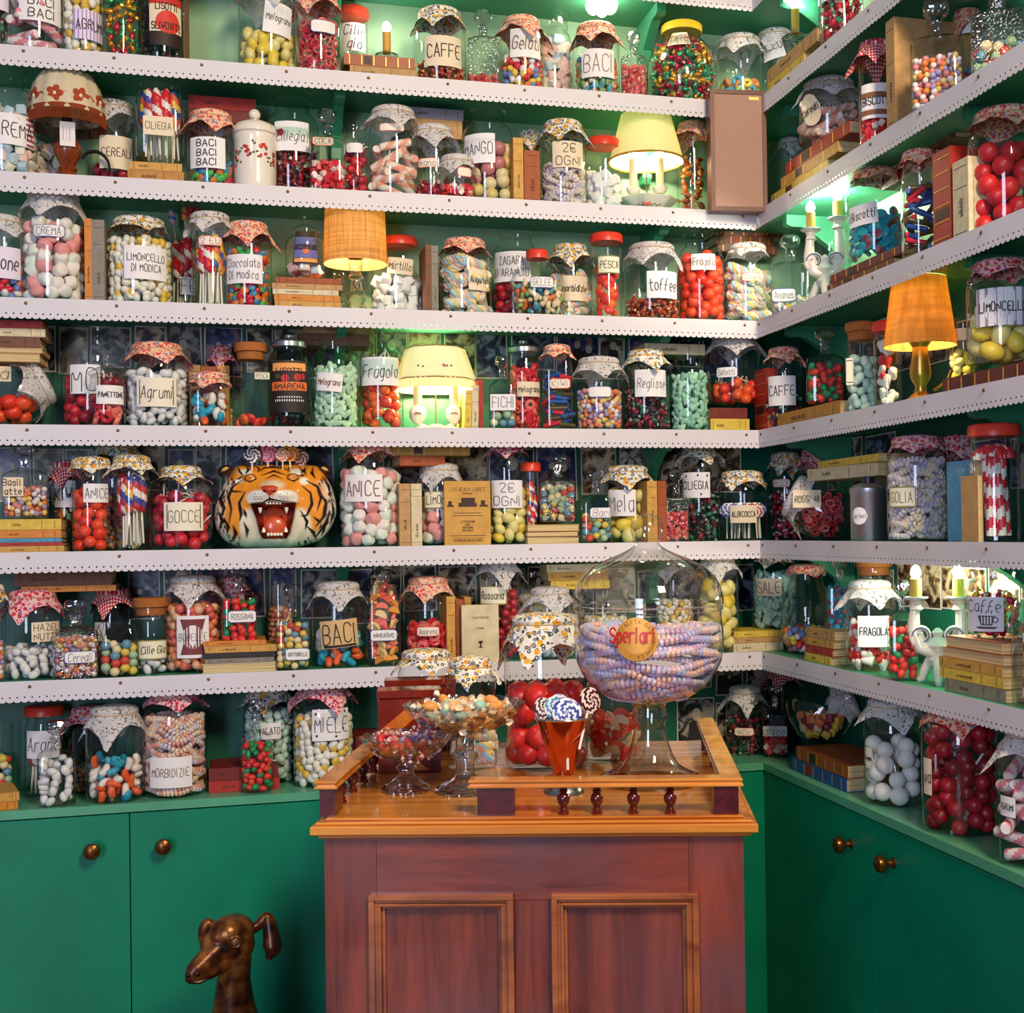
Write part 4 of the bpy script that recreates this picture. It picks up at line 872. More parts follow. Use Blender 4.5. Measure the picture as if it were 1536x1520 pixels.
def lamp_brown():
    root, P, s = px_thing('B', 2, 106, .085, 'table_lamp', 'table lamp with brown flower-band fringed dome shade and turned wooden base', 'lamp')
    z = lambda y: zat(P, y) - P[2]
    obj('base', MB().lathe([(.036, 0), (.036, .008), (.03, .014), (.026, .024), (.02, .03), (.024, .038), (.018, .046), (.023, .058), (.034, .078), (.036, .095), (.026, .112), (.014, .12), (.012, z(190))], 32), DKWOOD, root)
    zr, zt = z(184), z(103); R = 54 * s
    prof = [(R, zr + .012), (R * .99, zr + .03), (R * .95, zr + .06), (R * .86, zr + .092), (R * .70, zt - .022), (R * .45, zt - .006), (R * .15, zt)]
    sh_ = shade(root, prof, shade_mat('cream_cloth_shade', 'E8D6B8', tl=.2), rib=.02, ribn=12, seg=96)
    fm = MB()
    for k in range(130):
        a = k * 2 * math.pi / 130; fm.tube([(R * 1.0 * math.cos(a), R * math.sin(a), zr + .018), (R * 1.02 * math.cos(a), R * 1.02 * math.sin(a), zr - .016)], .0014, 4)
    fm.lathe([(R * 1.01, zr + .012), (R * 1.015, zr + .022), (R * 1.0, zr + .024)], 64, cap0=False, cap1=False); f = obj('fringe', fm, plain('8A3A12', .9), sh_); f['kind'] = 'stuff'
    bm = MB(); 
    for k in range(9):
        a = k * 2 * math.pi / 9 - 1.2; r = R * .965 ; zc = zr + .047
        for j in range(5):
            b = j * 2 * math.pi / 5; bm.ball((0, 0, 0), (.0105, .002, .0085), X=TR((r * math.cos(a), r * math.sin(a), zc), rz=a + math.pi / 2) @ TR((.012 * math.cos(b), 0, .012 * math.sin(b)), ry=-b), seg=8, rings=5)
        bm.ball((0, 0, 0), (.005, .004, .005), 1, X=TR((r * 1.005 * math.cos(a), r * 1.005 * math.sin(a), zc), rz=a + math.pi / 2), seg=8, rings=5)
        bm.tube([(r * .995 * math.cos(a + .2 + t * .05), r * .995 * math.sin(a + .2 + t * .05), zc + .006 * math.sin(t)) for t in range(6)], .002, 4)
    obj('flower_band', bm, [plain('A8401A', .8), plain('F0DCC0', .8)], sh_)
    obj('socket', MB().lathe([(.012, z(196)), (.014, z(190)), (.011, z(178)), (.006, z(165))], 16), plain('2A1A14', .4), root)
    t_ = obj('price_tag', MB().box((-.018, -.042, z(226)), (.019, -.0412, z(190))), plain('EDE6E4', .7), root, smooth=False); obj('tag_print', MB().box((-.012, -.0426, z(218)), (-.008, -.042, z(198))).box((-.003, -.0426, z(218)), (-.001, -.042, z(198))).box((.004, -.0426, z(218)), (.008, -.042, z(198))), plain('C9C4CC', .7), t_, smooth=False)
    c = MB()
    for k in range(3): c.tube([(.066 + .036 * math.cos(a), .0 - .006 * k, .046 + .043 * math.sin(a)) for a in np.linspace(-2.2, 2.6, 26)], .0032, 6)
    obj('cable', c, plain('1C1614', .4), root)
def porcelain_candles(root, z0, z1, xs, s, y=0):
    for x in xs:
        obj('candle_cup', MB().lathe([(.012, z0 - .02), (.02, z0 - .012), (.022, z0 - .002), (.016, z0)], 18, X=TR((x, y, 0))), PORC, root)
        obj('candle_tube', MB().lathe([(.0115, z0), (.0115, z1), (.008, z1 + .001)], 16, X=TR((x, y, 0))), plain('F0E4B8', .5), root)
def lamp_green():
    root, P, s = px_thing('B', 2, 976, .11, 'table_lamp', 'lit porcelain flower lamp with pale shade and two candle tubes', 'lamp'); z = lambda y: zat(P, y) - P[2]
    obj('base', MB().lathe([(.02, 0), (.045, .004), (.05, .012), (.062, .024), (.085, .042), (.088, .047), (.06, .044), (.03, .04)], 40, rib=.05, ribn=8), PORC, root)
    fl = MB(); flower_dots(fl, [(0, -.064, .022), (.006, -.066, .026), (-.006, -.066, .026)], .007); flower_dots(fl, [(sx * (.014 + .008 * k), -.06 + .003 * k, .02 + .004 * (k % 2)) for sx in (-1, 1) for k in range(4)], .003, 1)
    obj('painted_flowers', fl, [plain('D8604A', .4), plain('4A6A3A', .4)], root)
    porcelain_candles(root, z(281), z(238), (-20 * s, 20 * s), s)
    obj('rod', MB().tube([(0, 0, .04), (0, 0, z(200))], .0022, 6), plain('B0A890', .3, .9), root)
    for x in (-20, 20): bulb(root, z(238), .013, 420, 'FFF2C8', x=x * s)
    sh_ = shade(root, [(56 * s, z(243)), (36 * s, z(168))], shade_mat('ivory_shade', 'F2EEC8', tl=.5)); 
    for r, y in ((56, 243), (36, 168)):
        obj('gold_braid', MB().tube([((r * s + .001) * math.cos(a), (r * s + .001) * math.sin(a), z(y)) for a in np.linspace(0, 2 * math.pi, 49)], .0032, 6), plain('C08A2E', .6, var=300), sh_)
def lamp_burlap():
    root, P, s = px_thing('B', 3, 537, .088, 'table_lamp', 'lit table lamp with amber burlap drum shade on a clear glass stem', 'lamp'); z = lambda y: zat(P, y) - P[2]
    H = z(388); r = lambda px: px * s
    obj('glass_stem', MB().lathe([(r(25), 0), (r(25), .006), (r(18), .014), (r(11), .028), (r(15), .04), (r(10), .05), (r(14), .06), (r(9), .07), (r(8), H * .62), (r(12), H * .66), (r(9), H * .72), (r(10), H * .85), (r(12), H * .9), (r(8), H)], 24), GLASS['thick'](), root)
    obj('socket', MB().lathe([(r(12), H), (r(12), H + .012), (r(7), H + .02)], 16), plain('B08A4A', .3, .9), root)
    bulb(root, H + .02, .02, 330, 'FFD9A0')
    shade(root, [(47.5 * s, z(397)), (44 * s, z(305))], shade_mat('amber_burlap', 'F2CB8A', 260, .5))
def lamp_white():
    root, P, s = px_thing('B', 4, 655, .11, 'table_lamp', 'lit porcelain lamp with white faceted shade and pleated lining', 'lamp'); z = lambda y: zat(P, y) - P[2]; r = lambda px: px * s
    obj('base', MB().lathe([(r(44), 0), (r(45), .005), (r(30), .012), (r(12), .016), (r(8), .02)], 36, rib=.04, ribn=8), PORC, root)
    for sx in (-1, 1):
        x = sx * r(27)
        obj('arm', MB().tube([(0, 0, .015), (x * .5, 0, .01), (x, 0, .022)], .006, 8), PORC, root)
        c = obj('candle_cup', MB().lathe([(r(6), z(636)), (r(12), z(628)), (r(13), z(618)), (r(9), z(610)), (r(6), z(608))], 8, X=TR((x, 0, 0))), PORC, root)
        fl = MB(); flower_dots(fl, [(x + .004 * k, -r(13), z(622) + .003 * (k % 2)) for k in range(-2, 3)], .0025); obj('painted_flowers', fl, plain('7A3A4A', .4), c)
        obj('candle_tube', MB().lathe([(r(6.5), z(609)), (r(6.5), z(580))], 14, X=TR((x, 0, 0))), plain('F0E4B8', .5), root); bulb(root, z(580), .012, 1100, 'FFE8A8', x=x)
    obj('rod', MB().tube([(0, 0, .015), (0, 0, z(530))], .002, 6), plain('B09A60', .3, .9), root)
    sh_ = shade(root, [(r(61), z(572)), (r(45), z(524))], shade_mat('white_faceted_shade', 'F4F0E0', tl=.5), seg=8)
    lining = shade(sh_, [(r(60), z(586)), (r(57), z(570))], shade_mat('pleated_lining', 'FFF6E0', tl=.6), name='pleated_skirt', seg=96, rib=.02, ribn=48)
    for rr, y in ((61, 572), (45, 524)): obj('brown_piping', MB().lathe([(r(rr) - .001, z(y) - .001), (r(rr) + .002, z(y) - .001), (r(rr) + .002, z(y) + .0015)], 8, cap0=False, cap1=False), plain('8A6A3A', .6), sh_)
    fl = MB(); flower_dots(fl, [(r(d_), -r(50), z(555)) for d_ in (12,)], .006); flower_dots(fl, [(r(d_), -r(50), z(556) + .002 * (d_ % 2)) for d_ in (-25, -18, -8, 2, 7, 17, 23)], .003, 1); obj('painted_flowers', fl, [plain('D05A5A', .5), plain('4A6A5A', .5)], sh_)
def lamp_brass():
    root, P, s = px_thing('R', 4, 1383, .09, 'table_lamp', 'lit brass table lamp with amber cone shade by the right wall', 'lamp'); z = lambda y: zat(P, y) - P[2]; r = lambda px: px * s; H = z(500)
    obj('base', MB().lathe([(r(28), 0), (r(27), .006), (r(18), .018), (r(9), .03), (r(8), .045), (r(14), .06), (r(16), .075), (r(11), H * .8), (r(18), H * .9), (r(19), H * .93), (r(8), H)], 28), plain('B8903E', .3, .8), root)
    obj('socket', MB().lathe([(.012, H), (.012, H + .03)], 14), plain('EDE4C8', .5), root); bulb(root, H + .03, .022, 330, 'FFE0A0')
    shade(root, [(r(54), z(520)), (r(40), z(418))], shade_mat('amber_parchment', 'F0C070', 60, .5))
    obj('switch', MB().tube([(.03, -.02, .03), (.06, -.03, .05), (.07, -.03, .075)], .004, 6), plain('B8903E', .3, .9), root)
def candelabra(wall, sh, d, xa, xb, yc_a, yc_b, y_flame, label, scale_px, y_cup):
    xm = (xa + xb) / 2; root, P, s = px_thing(wall, sh, xm, d, 'candelabra', label, 'candelabra'); z = lambda y: zat(P, y) - P[2]; dx = (xb - xa) / 2 * s
    blue = plain('5A6A9A', .3, coat=.4)
    hz = z(y_cup); mid = hz * .45
    ft = MB()
    for k in range(3):
        a = k * 2.094 - math.pi / 2; ft.tube([(0, 0, .055), (.022 * math.cos(a), .022 * math.sin(a), .05), (.036 * math.cos(a), .036 * math.sin(a), .026), (.04 * math.cos(a), .04 * math.sin(a), .01), (.05 * math.cos(a), .05 * math.sin(a), .005)], [.011, .012, .011, .009, .007], 10)
    obj('foot', ft, PORC, root)
    obj('stem', MB().lathe([(.014, .04), (.024, .055), (.016, .07), (.02, mid - .012), (.028, mid), (.022, mid + .012), (.010, mid + .02), (.014, mid + .03), (.004, mid + .04)], 20), PORC, root)
    for sx, yb in ((-1, yc_a), (1, yc_b)):
        zz = z(yb); x = sx * dx
        a = obj('arm', MB().tube([(0, 0, mid), (x * .35, -.004, mid - .016), (x * .75, -.006, mid - .006), (x * 1.15, 0, mid + (zz - mid) * .35), (x * 1.1, 0, mid + (zz - mid) * .65), (x, 0, zz)], [.013, .016, .018, .016, .012, .010], 12), PORC, root); obj('volute', MB().tube([(x * .75 + sx * .022 * math.cos(t) * (1 - t / 11), -.010, mid + .022 + .022 * math.sin(t) * (1 - t / 11)) for t in np.linspace(-1.5, 8, 26)], [.0075 - .0002 * k_ for k_ in range(26)], 8), PORC, a)
        sc = MB().tube([(x * .75 + sx * .022 * math.cos(t) * (1 - t / 11), -.0175, mid + .022 + .022 * math.sin(t) * (1 - t / 11)) for t in np.linspace(0, 7, 18)], .0018, 6); obj('blue_scroll', sc, blue, a)
        cu = obj('candle_cup', MB().lathe([(.008, zz - .03), (.016, zz - .024), (.011, zz - .016), (.014, zz - .006), (.026, zz), (.026, zz + .004), (.014, zz + .003)], 20, X=TR((x, 0, 0))), PORC, root)
        obj('blue_rim', MB().tube([(x + .0262 * math.cos(t), .0262 * math.sin(t), zz + .002) for t in np.linspace(0, 2 * math.pi, 25)], .0013, 5), blue, cu)
        zt = z(y_flame + (0 if sx < 0 else yc_b - yc_a)); 
        obj('candle_tube', MB().lathe([(.0125, zz + .002), (.0125, zt), (.008, zt + .001)], 16, X=TR((x, 0, 0))), plain('D8A848', .5), root); bulb(root, zt, .012, 700, 'FFF4DC', x=x, h=2.6)
    return root

# ---------------------------------------------------------------- tiger head vase
def tiger():
    xc = 413; P = spot('B', xc, .105); P = np.array((P[0], P[1], ZS[5] + .0006)); dep = proj(P)[2]; s = dep / FPX * .2344
    root = thing('tiger_head_vase', 'glazed tiger head vase with roaring open mouth on the fifth shelf', 'vase', P, facecam(P))
    out = [(165, 232), (130, 290), (75, 380), (38, 480), (30, 560), (48, 640), (100, 710), (190, 745), (300, 752), (410, 757), (520, 752), (610, 735), (690, 705), (755, 630), (788, 550), (788, 470), (770, 390), (735, 310), (680, 232), (560, 228), (420, 226), (290, 228)]
    c = np.array((410., 480.)); o = np.array(out, float); ang = np.arctan2(o[:, 1] - c[1], o[:, 0] - c[0]); rad = np.hypot(o[:, 0] - c[0], o[:, 1] - c[1]); k = np.argsort(ang); A = np.concatenate([ang[k] - 2 * np.pi, ang[k], ang[k] + 2 * np.pi]); Rr = np.tile(rad[k], 3)
    NT, NR = 300, 120
    th = np.arange(NT) / NT * 2 * np.pi - np.pi; ro = np.interp(th, A, Rr); ro = (np.roll(ro, 1) + ro + np.roll(ro, -1)) / 3
    rho = (np.arange(1, NR + 1) / NR)
    X = c[0] + rho[:, None] * (ro * np.cos(th))[None]; Y = c[1] + rho[:, None] * (ro * np.sin(th))[None]
    X = np.concatenate([[c[0]], X.ravel()]); Y = np.concatenate([[c[1]], Y.ravel()]); RH = np.concatenate([[0], np.repeat(rho, NT)])
    g = lambda x, y, sx, sy: np.exp(-((X - x) / sx) ** 2 - ((Y - y) / sy) ** 2)
    def inpoly(poly, Xq, Yq):
        r = np.zeros(len(Xq), bool); n = len(poly)
        for i in range(n):
            (x1, y1), (x2, y2) = poly[i], poly[(i + 1) % n]; cond = (y1 > Yq) != (y2 > Yq); r ^= cond & (Xq < (x2 - x1) * (Yq - y1) / ((y2 - y1) + 1e-9) + x1)
        return r
    mouth = [(262, 478), (330, 478), (375, 462), (440, 470), (528, 474), (515, 560), (490, 660), (470, 692), (330, 690), (312, 650), (295, 570)]
    def dist(poly, closed=True):
        d = np.full(len(X), 1e9); n = len(poly)
        for i in range(n if closed else n - 1):
            (x1, y1), (x2, y2) = poly[i], poly[(i + 1) % n]; dx, dy = x2 - x1, y2 - y1; t = np.clip(((X - x1) * dx + (Y - y1) * dy) / (dx * dx + dy * dy + 1e-9), 0, 1); d = np.minimum(d, np.hypot(X - x1 - t * dx, Y - y1 - t * dy))
        return d
    inm = inpoly(mouth, X, Y); dm = dist(mouth)
    D = .085 * np.sqrt(np.maximum(0, 1 - RH ** 2.2)) + .030 * g(395, 400, 130, 70) + .018 * g(370, 375, 45, 35) + .014 * g(300, 430, 60, 40) + .014 * g(480, 430, 60, 40) + .02 * g(400, 720, 90, 45) + .010 * g(255, 285, 60, 30) + .010 * g(520, 285, 60, 30) - .006 * g(255, 315, 32, 20) - .006 * g(520, 312, 32, 20) + .007 * g(257, 312, 22, 18) + .007 * g(517, 309, 22, 18)
    D += .003 * np.sin(X * .07 + Y * .03) * np.clip((RH - .55) * 3, 0, 1)
    D = np.where(inm, D - .05 * np.clip(dm / 35, 0, 1), D + .006 * np.exp(-(dm / 22) ** 2))
    col = np.tile(np.array(lin('F2992B')), (len(X), 1))
    def paint(mask, c_, a=1.0): 
        w = np.clip(mask, 0, 1)[:, None] * a; col[:] = col * (1 - w) + np.array(lin(c_)) * w
    el = lambda x, y, sx, sy, soft=.25: np.clip((1 - np.hypot((X - x) / sx, (Y - y) / sy)) / soft, 0, 1)
    paint(np.clip((RH - .78) / .12, 0, 1) * (Y > 330), 'EFE2CC'); paint(el(400, 720, 260, 70), 'F4E9D6'); paint(el(250, 620, 70, 130), 'F2E4CC'); paint(el(560, 620, 80, 130), 'F2E4CC'); paint(el(310, 440, 90, 55), 'F8F0E4'); paint(el(470, 440, 90, 55), 'F8F0E4'); paint(el(395, 360, 90, 40, .6), 'F6E6C8'); paint(el(225, 275, 50, 24), 'F6EEDD'); paint(el(540, 275, 45, 26), 'F6EEDD'); paint(el(185, 330, 34, 18), 'F6EEDD'); paint(el(585, 335, 34, 26), 'F6EEDD')
    def stripe(pts, w, c_='161010'):
        w = w * 1.35; pts = [p for p in pts]; d = np.full(len(X), 9e9); n = len(pts)
        for i in range(n - 1):
            (x1, y1), (x2, y2) = pts[i], pts[i + 1]; dx, dy = x2 - x1, y2 - y1; t = np.clip(((X - x1) * dx + (Y - y1) * dy) / (dx * dx + dy * dy), 0, 1); ww = w * (1 - .75 * abs((i + t) / (n - 1) * 2 - 1)); d = np.minimum(d, np.hypot(X - x1 - t * dx, Y - y1 - t * dy) - ww)
        paint(np.clip(.5 - d / 4, 0, 1), c_)
    for q, w in (([(300, 275), (340, 248), (400, 240), (460, 248), (500, 275)], 6), ([(320, 300), (400, 268), (480, 298)], 5), ([(345, 322), (400, 295), (455, 320)], 4), ([(235, 235), (245, 260), (228, 290)], 7), ([(180, 240), (195, 275), (215, 300)], 7), ([(290, 235), (310, 250), (305, 275)], 5), ([(600, 235), (588, 265), (600, 298)], 7), ([(645, 240), (635, 280), (655, 315)], 8), ([(555, 238), (575, 270), (570, 295)], 6), ([(505, 236), (490, 250), (495, 270)], 5),
                 ([(215, 322), (150, 365), (122, 430), (140, 510), (125, 600)], 8), ([(215, 400), (150, 395), (130, 370)], 6), ([(225, 400), (188, 470), (200, 540), (190, 580)], 9), ([(100, 380), (70, 440), (95, 500), (75, 560)], 11), ([(60, 520), (85, 580), (65, 620)], 10), ([(95, 560), (120, 620), (110, 670)], 9), ([(150, 610), (165, 660), (150, 705)], 10), ([(215, 590), (235, 640), (230, 685)], 9), ([(215, 510), (232, 560)], 9), ([(60, 400), (45, 470)], 7),
                 ([(572, 365), (625, 410), (632, 480), (600, 550), (560, 555)], 8), ([(600, 330), (670, 370), (690, 440), (665, 520)], 9), ([(680, 400), (722, 470), (705, 560), (655, 620)], 10), ([(745, 520), (722, 600), (655, 690)], 10), ([(600, 620), (640, 660), (660, 705)], 9), ([(560, 520), (600, 590), (590, 640)], 8), ([(700, 300), (740, 360), (752, 430)], 8), ([(760, 450), (770, 540), (745, 610)], 8), ([(720, 620), (690, 680)], 7), ([(640, 560), (690, 600)], 7)): stripe(q, w)
    for x, y in ((257, 312), (517, 309)):
        paint(el(x, y, 42, 27, .2), '14100E'); paint(el(x, y, 31, 21, .2), 'E2882A'); paint(el(x - 2, y + 1, 8, 8, .3), 'B0601A')
    stripe([(215, 300), (190, 315), (165, 318)], 5); stripe([(545, 300), (580, 298), (590, 292)], 5); stripe([(215, 325), (255, 338), (300, 318)], 4); stripe([(475, 318), (520, 335), (560, 315)], 4)
    paint(inpoly([(318, 372), (345, 364), (400, 364), (426, 376), (415, 402), (385, 418), (373, 432), (358, 416), (328, 398)], X, Y).astype(float), 'CC4A2E'); paint(el(345, 400, 14, 9), '5A1410'); paint(el(402, 400, 14, 9), '5A1410'); stripe([(373, 430), (373, 462)], 5); stripe([(262, 470), (330, 470), (373, 448), (440, 462), (530, 468)], 5)
    rt = random.Random(9)
    for _ in range(90):
        a_ = rt.uniform(.05, math.pi - .05) if rt.random() < .5 else rt.choice((rt.uniform(-.5, .3), rt.uniform(2.8, 3.7))); rr_ = rt.uniform(.82, .97); r0 = float(np.interp((a_ + math.pi) % (2 * math.pi) - math.pi, A, Rr)); x_, y_ = c[0] + r0 * rr_ * math.cos(a_), c[1] + r0 * rr_ * math.sin(a_)
        if abs(x_ - 400) > 130: stripe([(x_, y_ - 14), (x_ + rt.uniform(-8, 8), y_), (x_ + rt.uniform(-14, 14), y_ + 18)], rt.uniform(2.5, 5))
    for x in (-95, -75, -55, 60, 80, 100):
        for y in (415, 432, 448): paint(el(375 + x + (y % 3) * 5, y, 4, 4, .5), '3A2A22')
    paint(inm.astype(float), '7E1410'); paint(np.exp(-(dm / 9) ** 2) * (Y > 470), '14100E'); paint(el(405, 570, 85, 80) * inm, 'D8542E'); paint(el(405, 640, 80, 30) * inm, 'E8A878'); paint(el(400, 735, 75, 22), 'F6EEE2')
    V = np.stack([(X - c[0]) * s, -D, (757 - Y) * s], 1); nv = len(V); Bk = V.copy(); Bk[:, 1] = .08 * np.sqrt(np.maximum(0, 1 - RH ** 2))
    rim = [1 + (NR - 1) * NT + j for j in range(NT)]; mp = np.arange(nv) + nv
    F = [(0, 1 + (j + 1) % NT, 1 + j) for j in range(NT)] + [(1 + i * NT + j, 1 + i * NT + (j + 1) % NT, 1 + (i + 1) * NT + (j + 1) % NT, 1 + (i + 1) * NT + j) for i in range(NR - 1) for j in range(NT)]
    step = 1; Fb = [tuple(x + nv for x in q[::-1]) for q in F]
    o_ = obj('head', MB().add(np.concatenate([V, Bk]), F + Fb), vcol_mat('glazed_paint'), root, ang=80)
    ca = o_.data.color_attributes.new('Col', 'FLOAT_COLOR', 'POINT'); cb_ = np.tile(np.array(lin('EFE2CC')), (nv, 1)); full = np.concatenate([np.concatenate([col, cb_]), np.ones((2 * nv, 1))], 1); ca.data.foreach_set('color', full.astype('f').ravel())
    q = lambda x, y, d_: ((x - c[0]) * s, -d_, (757 - y) * s)
    for sx, x in ((-1, 112), (1, 708)):
        e = obj('ear', MB().ball((0, 0, 0), (.021, .012, .015), X=TR(q(x + sx * 14, 262, .012), ry=sx * .45)), plain('3A241A', .3, coat=.5), root); obj('inner_ear', MB().ball((0, 0, 0), (.019, .006, .009), X=TR(q(x + sx * 12, 258, .022), ry=sx * .5)), plain('1E1410', .4), e); obj('ear_tip', MB().ball((0, 0, 0), (.010, .005, .005), X=TR(q(x + sx * 10, 252, .026), ry=sx * .5)), plain('D8A85A', .4), e)
    tm = plain('F6F0DC', .3)
    for x, y, h in ((315, 500, -.016), (475, 500, -.016), (335, 655, .014), (470, 655, .014)): obj('fang', MB().lathe([(.0055, 0), (.0045, h * .5), (.0008, h)], 10, X=TR(q(x, y, .082))), tm, root)
    for x in range(362, 450, 20): obj('tooth', MB().ball(q(x, 668, .088), (.004, .003, .005), seg=8, rings=6), tm, root); obj('tooth', MB().ball(q(x - 5, 474, .098), (.0035, .003, .004), seg=8, rings=6), tm, root)
    obj('tongue', MB().ball(q(405, 618, .052), (.030, .010, .027), seg=20, rings=14), plain('D8542E', .3, coat=.5), root)
    for x, y, c1, c2, dpt, r in ((270, 165, '2A1E1E', 'F4EEEA', .05, .0145), (365, 150, 'E23A5A', 'F4A8B4', .03, .017), (420, 130, '3A5A9A', 'F0C8B8', .01, .016), (500, 150, 'D8502A', 'F0C060', .03, .0155), (565, 175, '8A2A2A', 'F0D8C8', .0, .015), (455, 165, 'E06A3A', 'F4E0C0', .045, .012)):
        me = SHAPE['swirl']().mesh('swirl_lollipop', [plain(c1, .3), plain(c2, .3), plain('EFE6D6', .5)]); X_, Y_, Z_ = q(x, y, dpt); rz = facecam(P); L_ = bpy.data.objects.new('swirl_lollipop', me); COL.objects.link(L_)
        L_.location = (P[0] + math.cos(rz) * X_ - math.sin(rz) * Y_, P[1] + math.sin(rz) * X_ + math.cos(rz) * Y_, P[2] + Z_); L_.scale = (r * 3.1,) * 3; L_.rotation_euler = (-.1, 0, rz + (x - 410) * .002); tag(L_, '%s swirl lollipop sticking out of the tiger head vase' % {270: 'black and white', 365: 'pink', 420: 'blue and peach', 500: 'orange and gold', 565: 'dark red', 455: 'orange and cream'}[x], 'lollipop', 'lollipops in the tiger head vase')

# ---------------------------------------------------------------- desk and what stands on it
ZD = CAM[2] - .5
DA = .2904
_fl, _fr = on(2, 464, 1233, ZD), on(2, 1137, 1227, ZD); DC = (_fl + _fr) / 2; DW = float(np.linalg.norm(_fl[:2] - _fr[:2])); DD = .84
def dloc(px, py, z=None):
    p = on(2, px, py, ZD if z is None else z) - np.array((DC[0], DC[1], 0)); c, s = math.cos(DA), math.sin(DA); return np.array((c * p[0] - s * p[1], s * p[0] + c * p[1], p[2]))
def desk():
    root = thing('desk', 'tall red-brown wooden counter desk with panelled front and low gallery rail', 'desk', (DC[0], DC[1], 0), -DA)
    RW = wood('desk_red_wood', '4A120A', '96422C', .34, (16, 16, 1.6), .2, ('6A444A', 3.5)); RH_ = wood('desk_rail_wood', '50140C', '9A4630', .34, (1.6, 16, 16), .2, ('6A444A', 3.5)); TW = wood('desk_top_wood', 'B8641E', 'E89C44', .22, (1.2, 22, 22), .5); ML = wood('desk_moulding', '7A3A1E', 'B4683A', .3, (3, 3, 12), .4)
    W, D, H = DW, DD, ZD
    t = MB(); 
    for (o, z0, z1) in ((.012, H - .034, H - .026), (.0, H - .026, H - .010), (.008, H - .010, H - .005), (.022, H - .005, H)): t.box((-W / 2 + o, o, z0), (W / 2 - o, D - o, z1), bev=.002)
    obj('top', t, TW, root, smooth=False)
    bx = .027; y0 = .02
    x_of = lambda px: on(2, px, 1230, ZD)  # columns on the front face
    def fx(px):    # image column -> local x on the front plane
        lo, hi = -W / 2, W / 2; c, s = math.cos(-DA), math.sin(-DA)
        for _ in range(40):
            m = (lo + hi) / 2; q = proj((DC[0] + c * m - s * y0, DC[1] + s * m + c * y0, H - .2))[0]
            if q < px: lo = m
            else: hi = m
        return m
    def fz(px, py):
        m = fx(px); c, s = math.cos(-DA), math.sin(-DA); return zat(np.array((DC[0] + c * m - s * y0, DC[1] + s * m + c * y0, 0)), py)
    L, R_ = fx(488), fx(1117); p1a, p1b, p2a, p2b = fx(555), fx(771), fx(828), fx(1048); zp = fz(800, 1340); zb = .10; sl, sr = fx(566), fx(1034)
    obj('carcase', MB().box((L, y0 + .02, 0), (R_, D - .03, H - .034)), RW, root, smooth=False)
    obj('stile', MB().box((L, y0, 0), (sl - .0006, y0 + .02, H - .034), bev=.001), RW, root, smooth=False); obj('stile', MB().box((sr + .0006, y0, 0), (R_, y0 + .02, H - .034), bev=.001), RW, root, smooth=False)
    obj('top_rail', MB().box((sl, y0 + .0006, zp - .012), (sr, y0 + .02, H - .034)), RH_, root, smooth=False); obj('bottom_rail', MB().box((sl, y0 + .0006, 0), (sr, y0 + .02, zb)), RH_, root, smooth=False)
    obj('middle_stile', MB().box((p1b - .02, y0 + .001, zb), (p2a + .02, y0 + .02, zp - .013)), RW, root, smooth=False)
    for a, b in ((p1a, p1b), (p2a, p2b)):
        pn = obj('panel', MB().box((a + .02, y0 + .008, zb), (b - .02, y0 + .02, zp - .02)), RW, root, smooth=False)
        for o, w, dp in ((0, .010, -.012), (.010, .006, -.006), (.016, .005, -.009), (.021, .006, .001)):
            m = MB(); A, B, Z0, Z1 = a + o, b - o, zb + o, zp - o; m.box((A, y0 + dp, Z1 - w), (B, y0 + .012, Z1), bev=.0015); m.box((A, y0 + dp, Z0), (B, y0 + .012, Z0 + w), bev=.0015); m.box((A, y0 + dp, Z0 + w), (A + w, y0 + .012, Z1 - w), bev=.0015); m.box((B - w, y0 + dp, Z0 + w), (B, y0 + .012, Z1 - w), bev=.0015); obj('moulding', m, ML, pn, smooth=False)
    # gallery rail
    DK = wood('gallery_post_wood', '3E0E12', '5E1E20', .25, (30, 30, 30), .4); RT = wood('gallery_rail_wood', 'B86420', 'E89C44', .22, (2, 20, 20), .5)
    zr = .050; th = .014; yin = .030; rl = dloc(725, 1207)[0]; rr = dloc(1104, 1207)[0]; ll = dloc(506, 1200)[0]; bb = MB().lathe([(.0095, 0), (.0105, .003), (.0075, .006), (.009, .010), (.0055, .013), (.0105, .020), (.012, .028), (.010, .034), (.006, .037), (.0085, .041), (.006, .044), (.009, .048), (.009, zr)], 16).mesh('baluster', [wood('baluster_wood', '3A0A08', '6E1A12', .2, (30, 30, 30), .6)])
    def rail(a, b, y1, y2): 
        m = MB(); m.box((a - .004, y1 - .004, H + zr), (b + .004, y2 + .004, H + zr + .005), bev=.001); m.box((a, y1, H + zr + .005), (b, y2, H + zr + .009)); m.box((a - .003, y1 - .003, H + zr + .009), (b + .003, y2 + .003, H + zr + th), bev=.0015); obj('gallery_rail', m, RT, root, smooth=False)
    rail(rl - .012, rr + .002, yin - .002, yin + .032); rail(rr - .030, rr + .002, yin + .036, D - .09); rail(ll - .002, ll + .030, yin + .0, D - .12)
    for a, b in ((rl, rl + .066), (rr - .046, rr - .002)): obj('post', MB().box((a, yin + .002, H), (b, yin + .028, H + zr), bev=.001), DK, root, smooth=False)
    obj('post', MB().box((ll + .001, yin + .004, H), (ll + .028, yin + .07, H + zr), bev=.001), DK, root, smooth=False)
    for px in (849, 897, 950, 1003): mesh_obj('baluster', bb, root, loc=(dloc(px, 1205)[0], yin + .014, H))
    for k in range(4): mesh_obj('baluster', bb, root, loc=(rr - .014, yin + .16 + k * .15, H))
    for k in range(5): mesh_obj('baluster', bb, root, loc=(ll + .014, yin + .12 + k * .10, H))
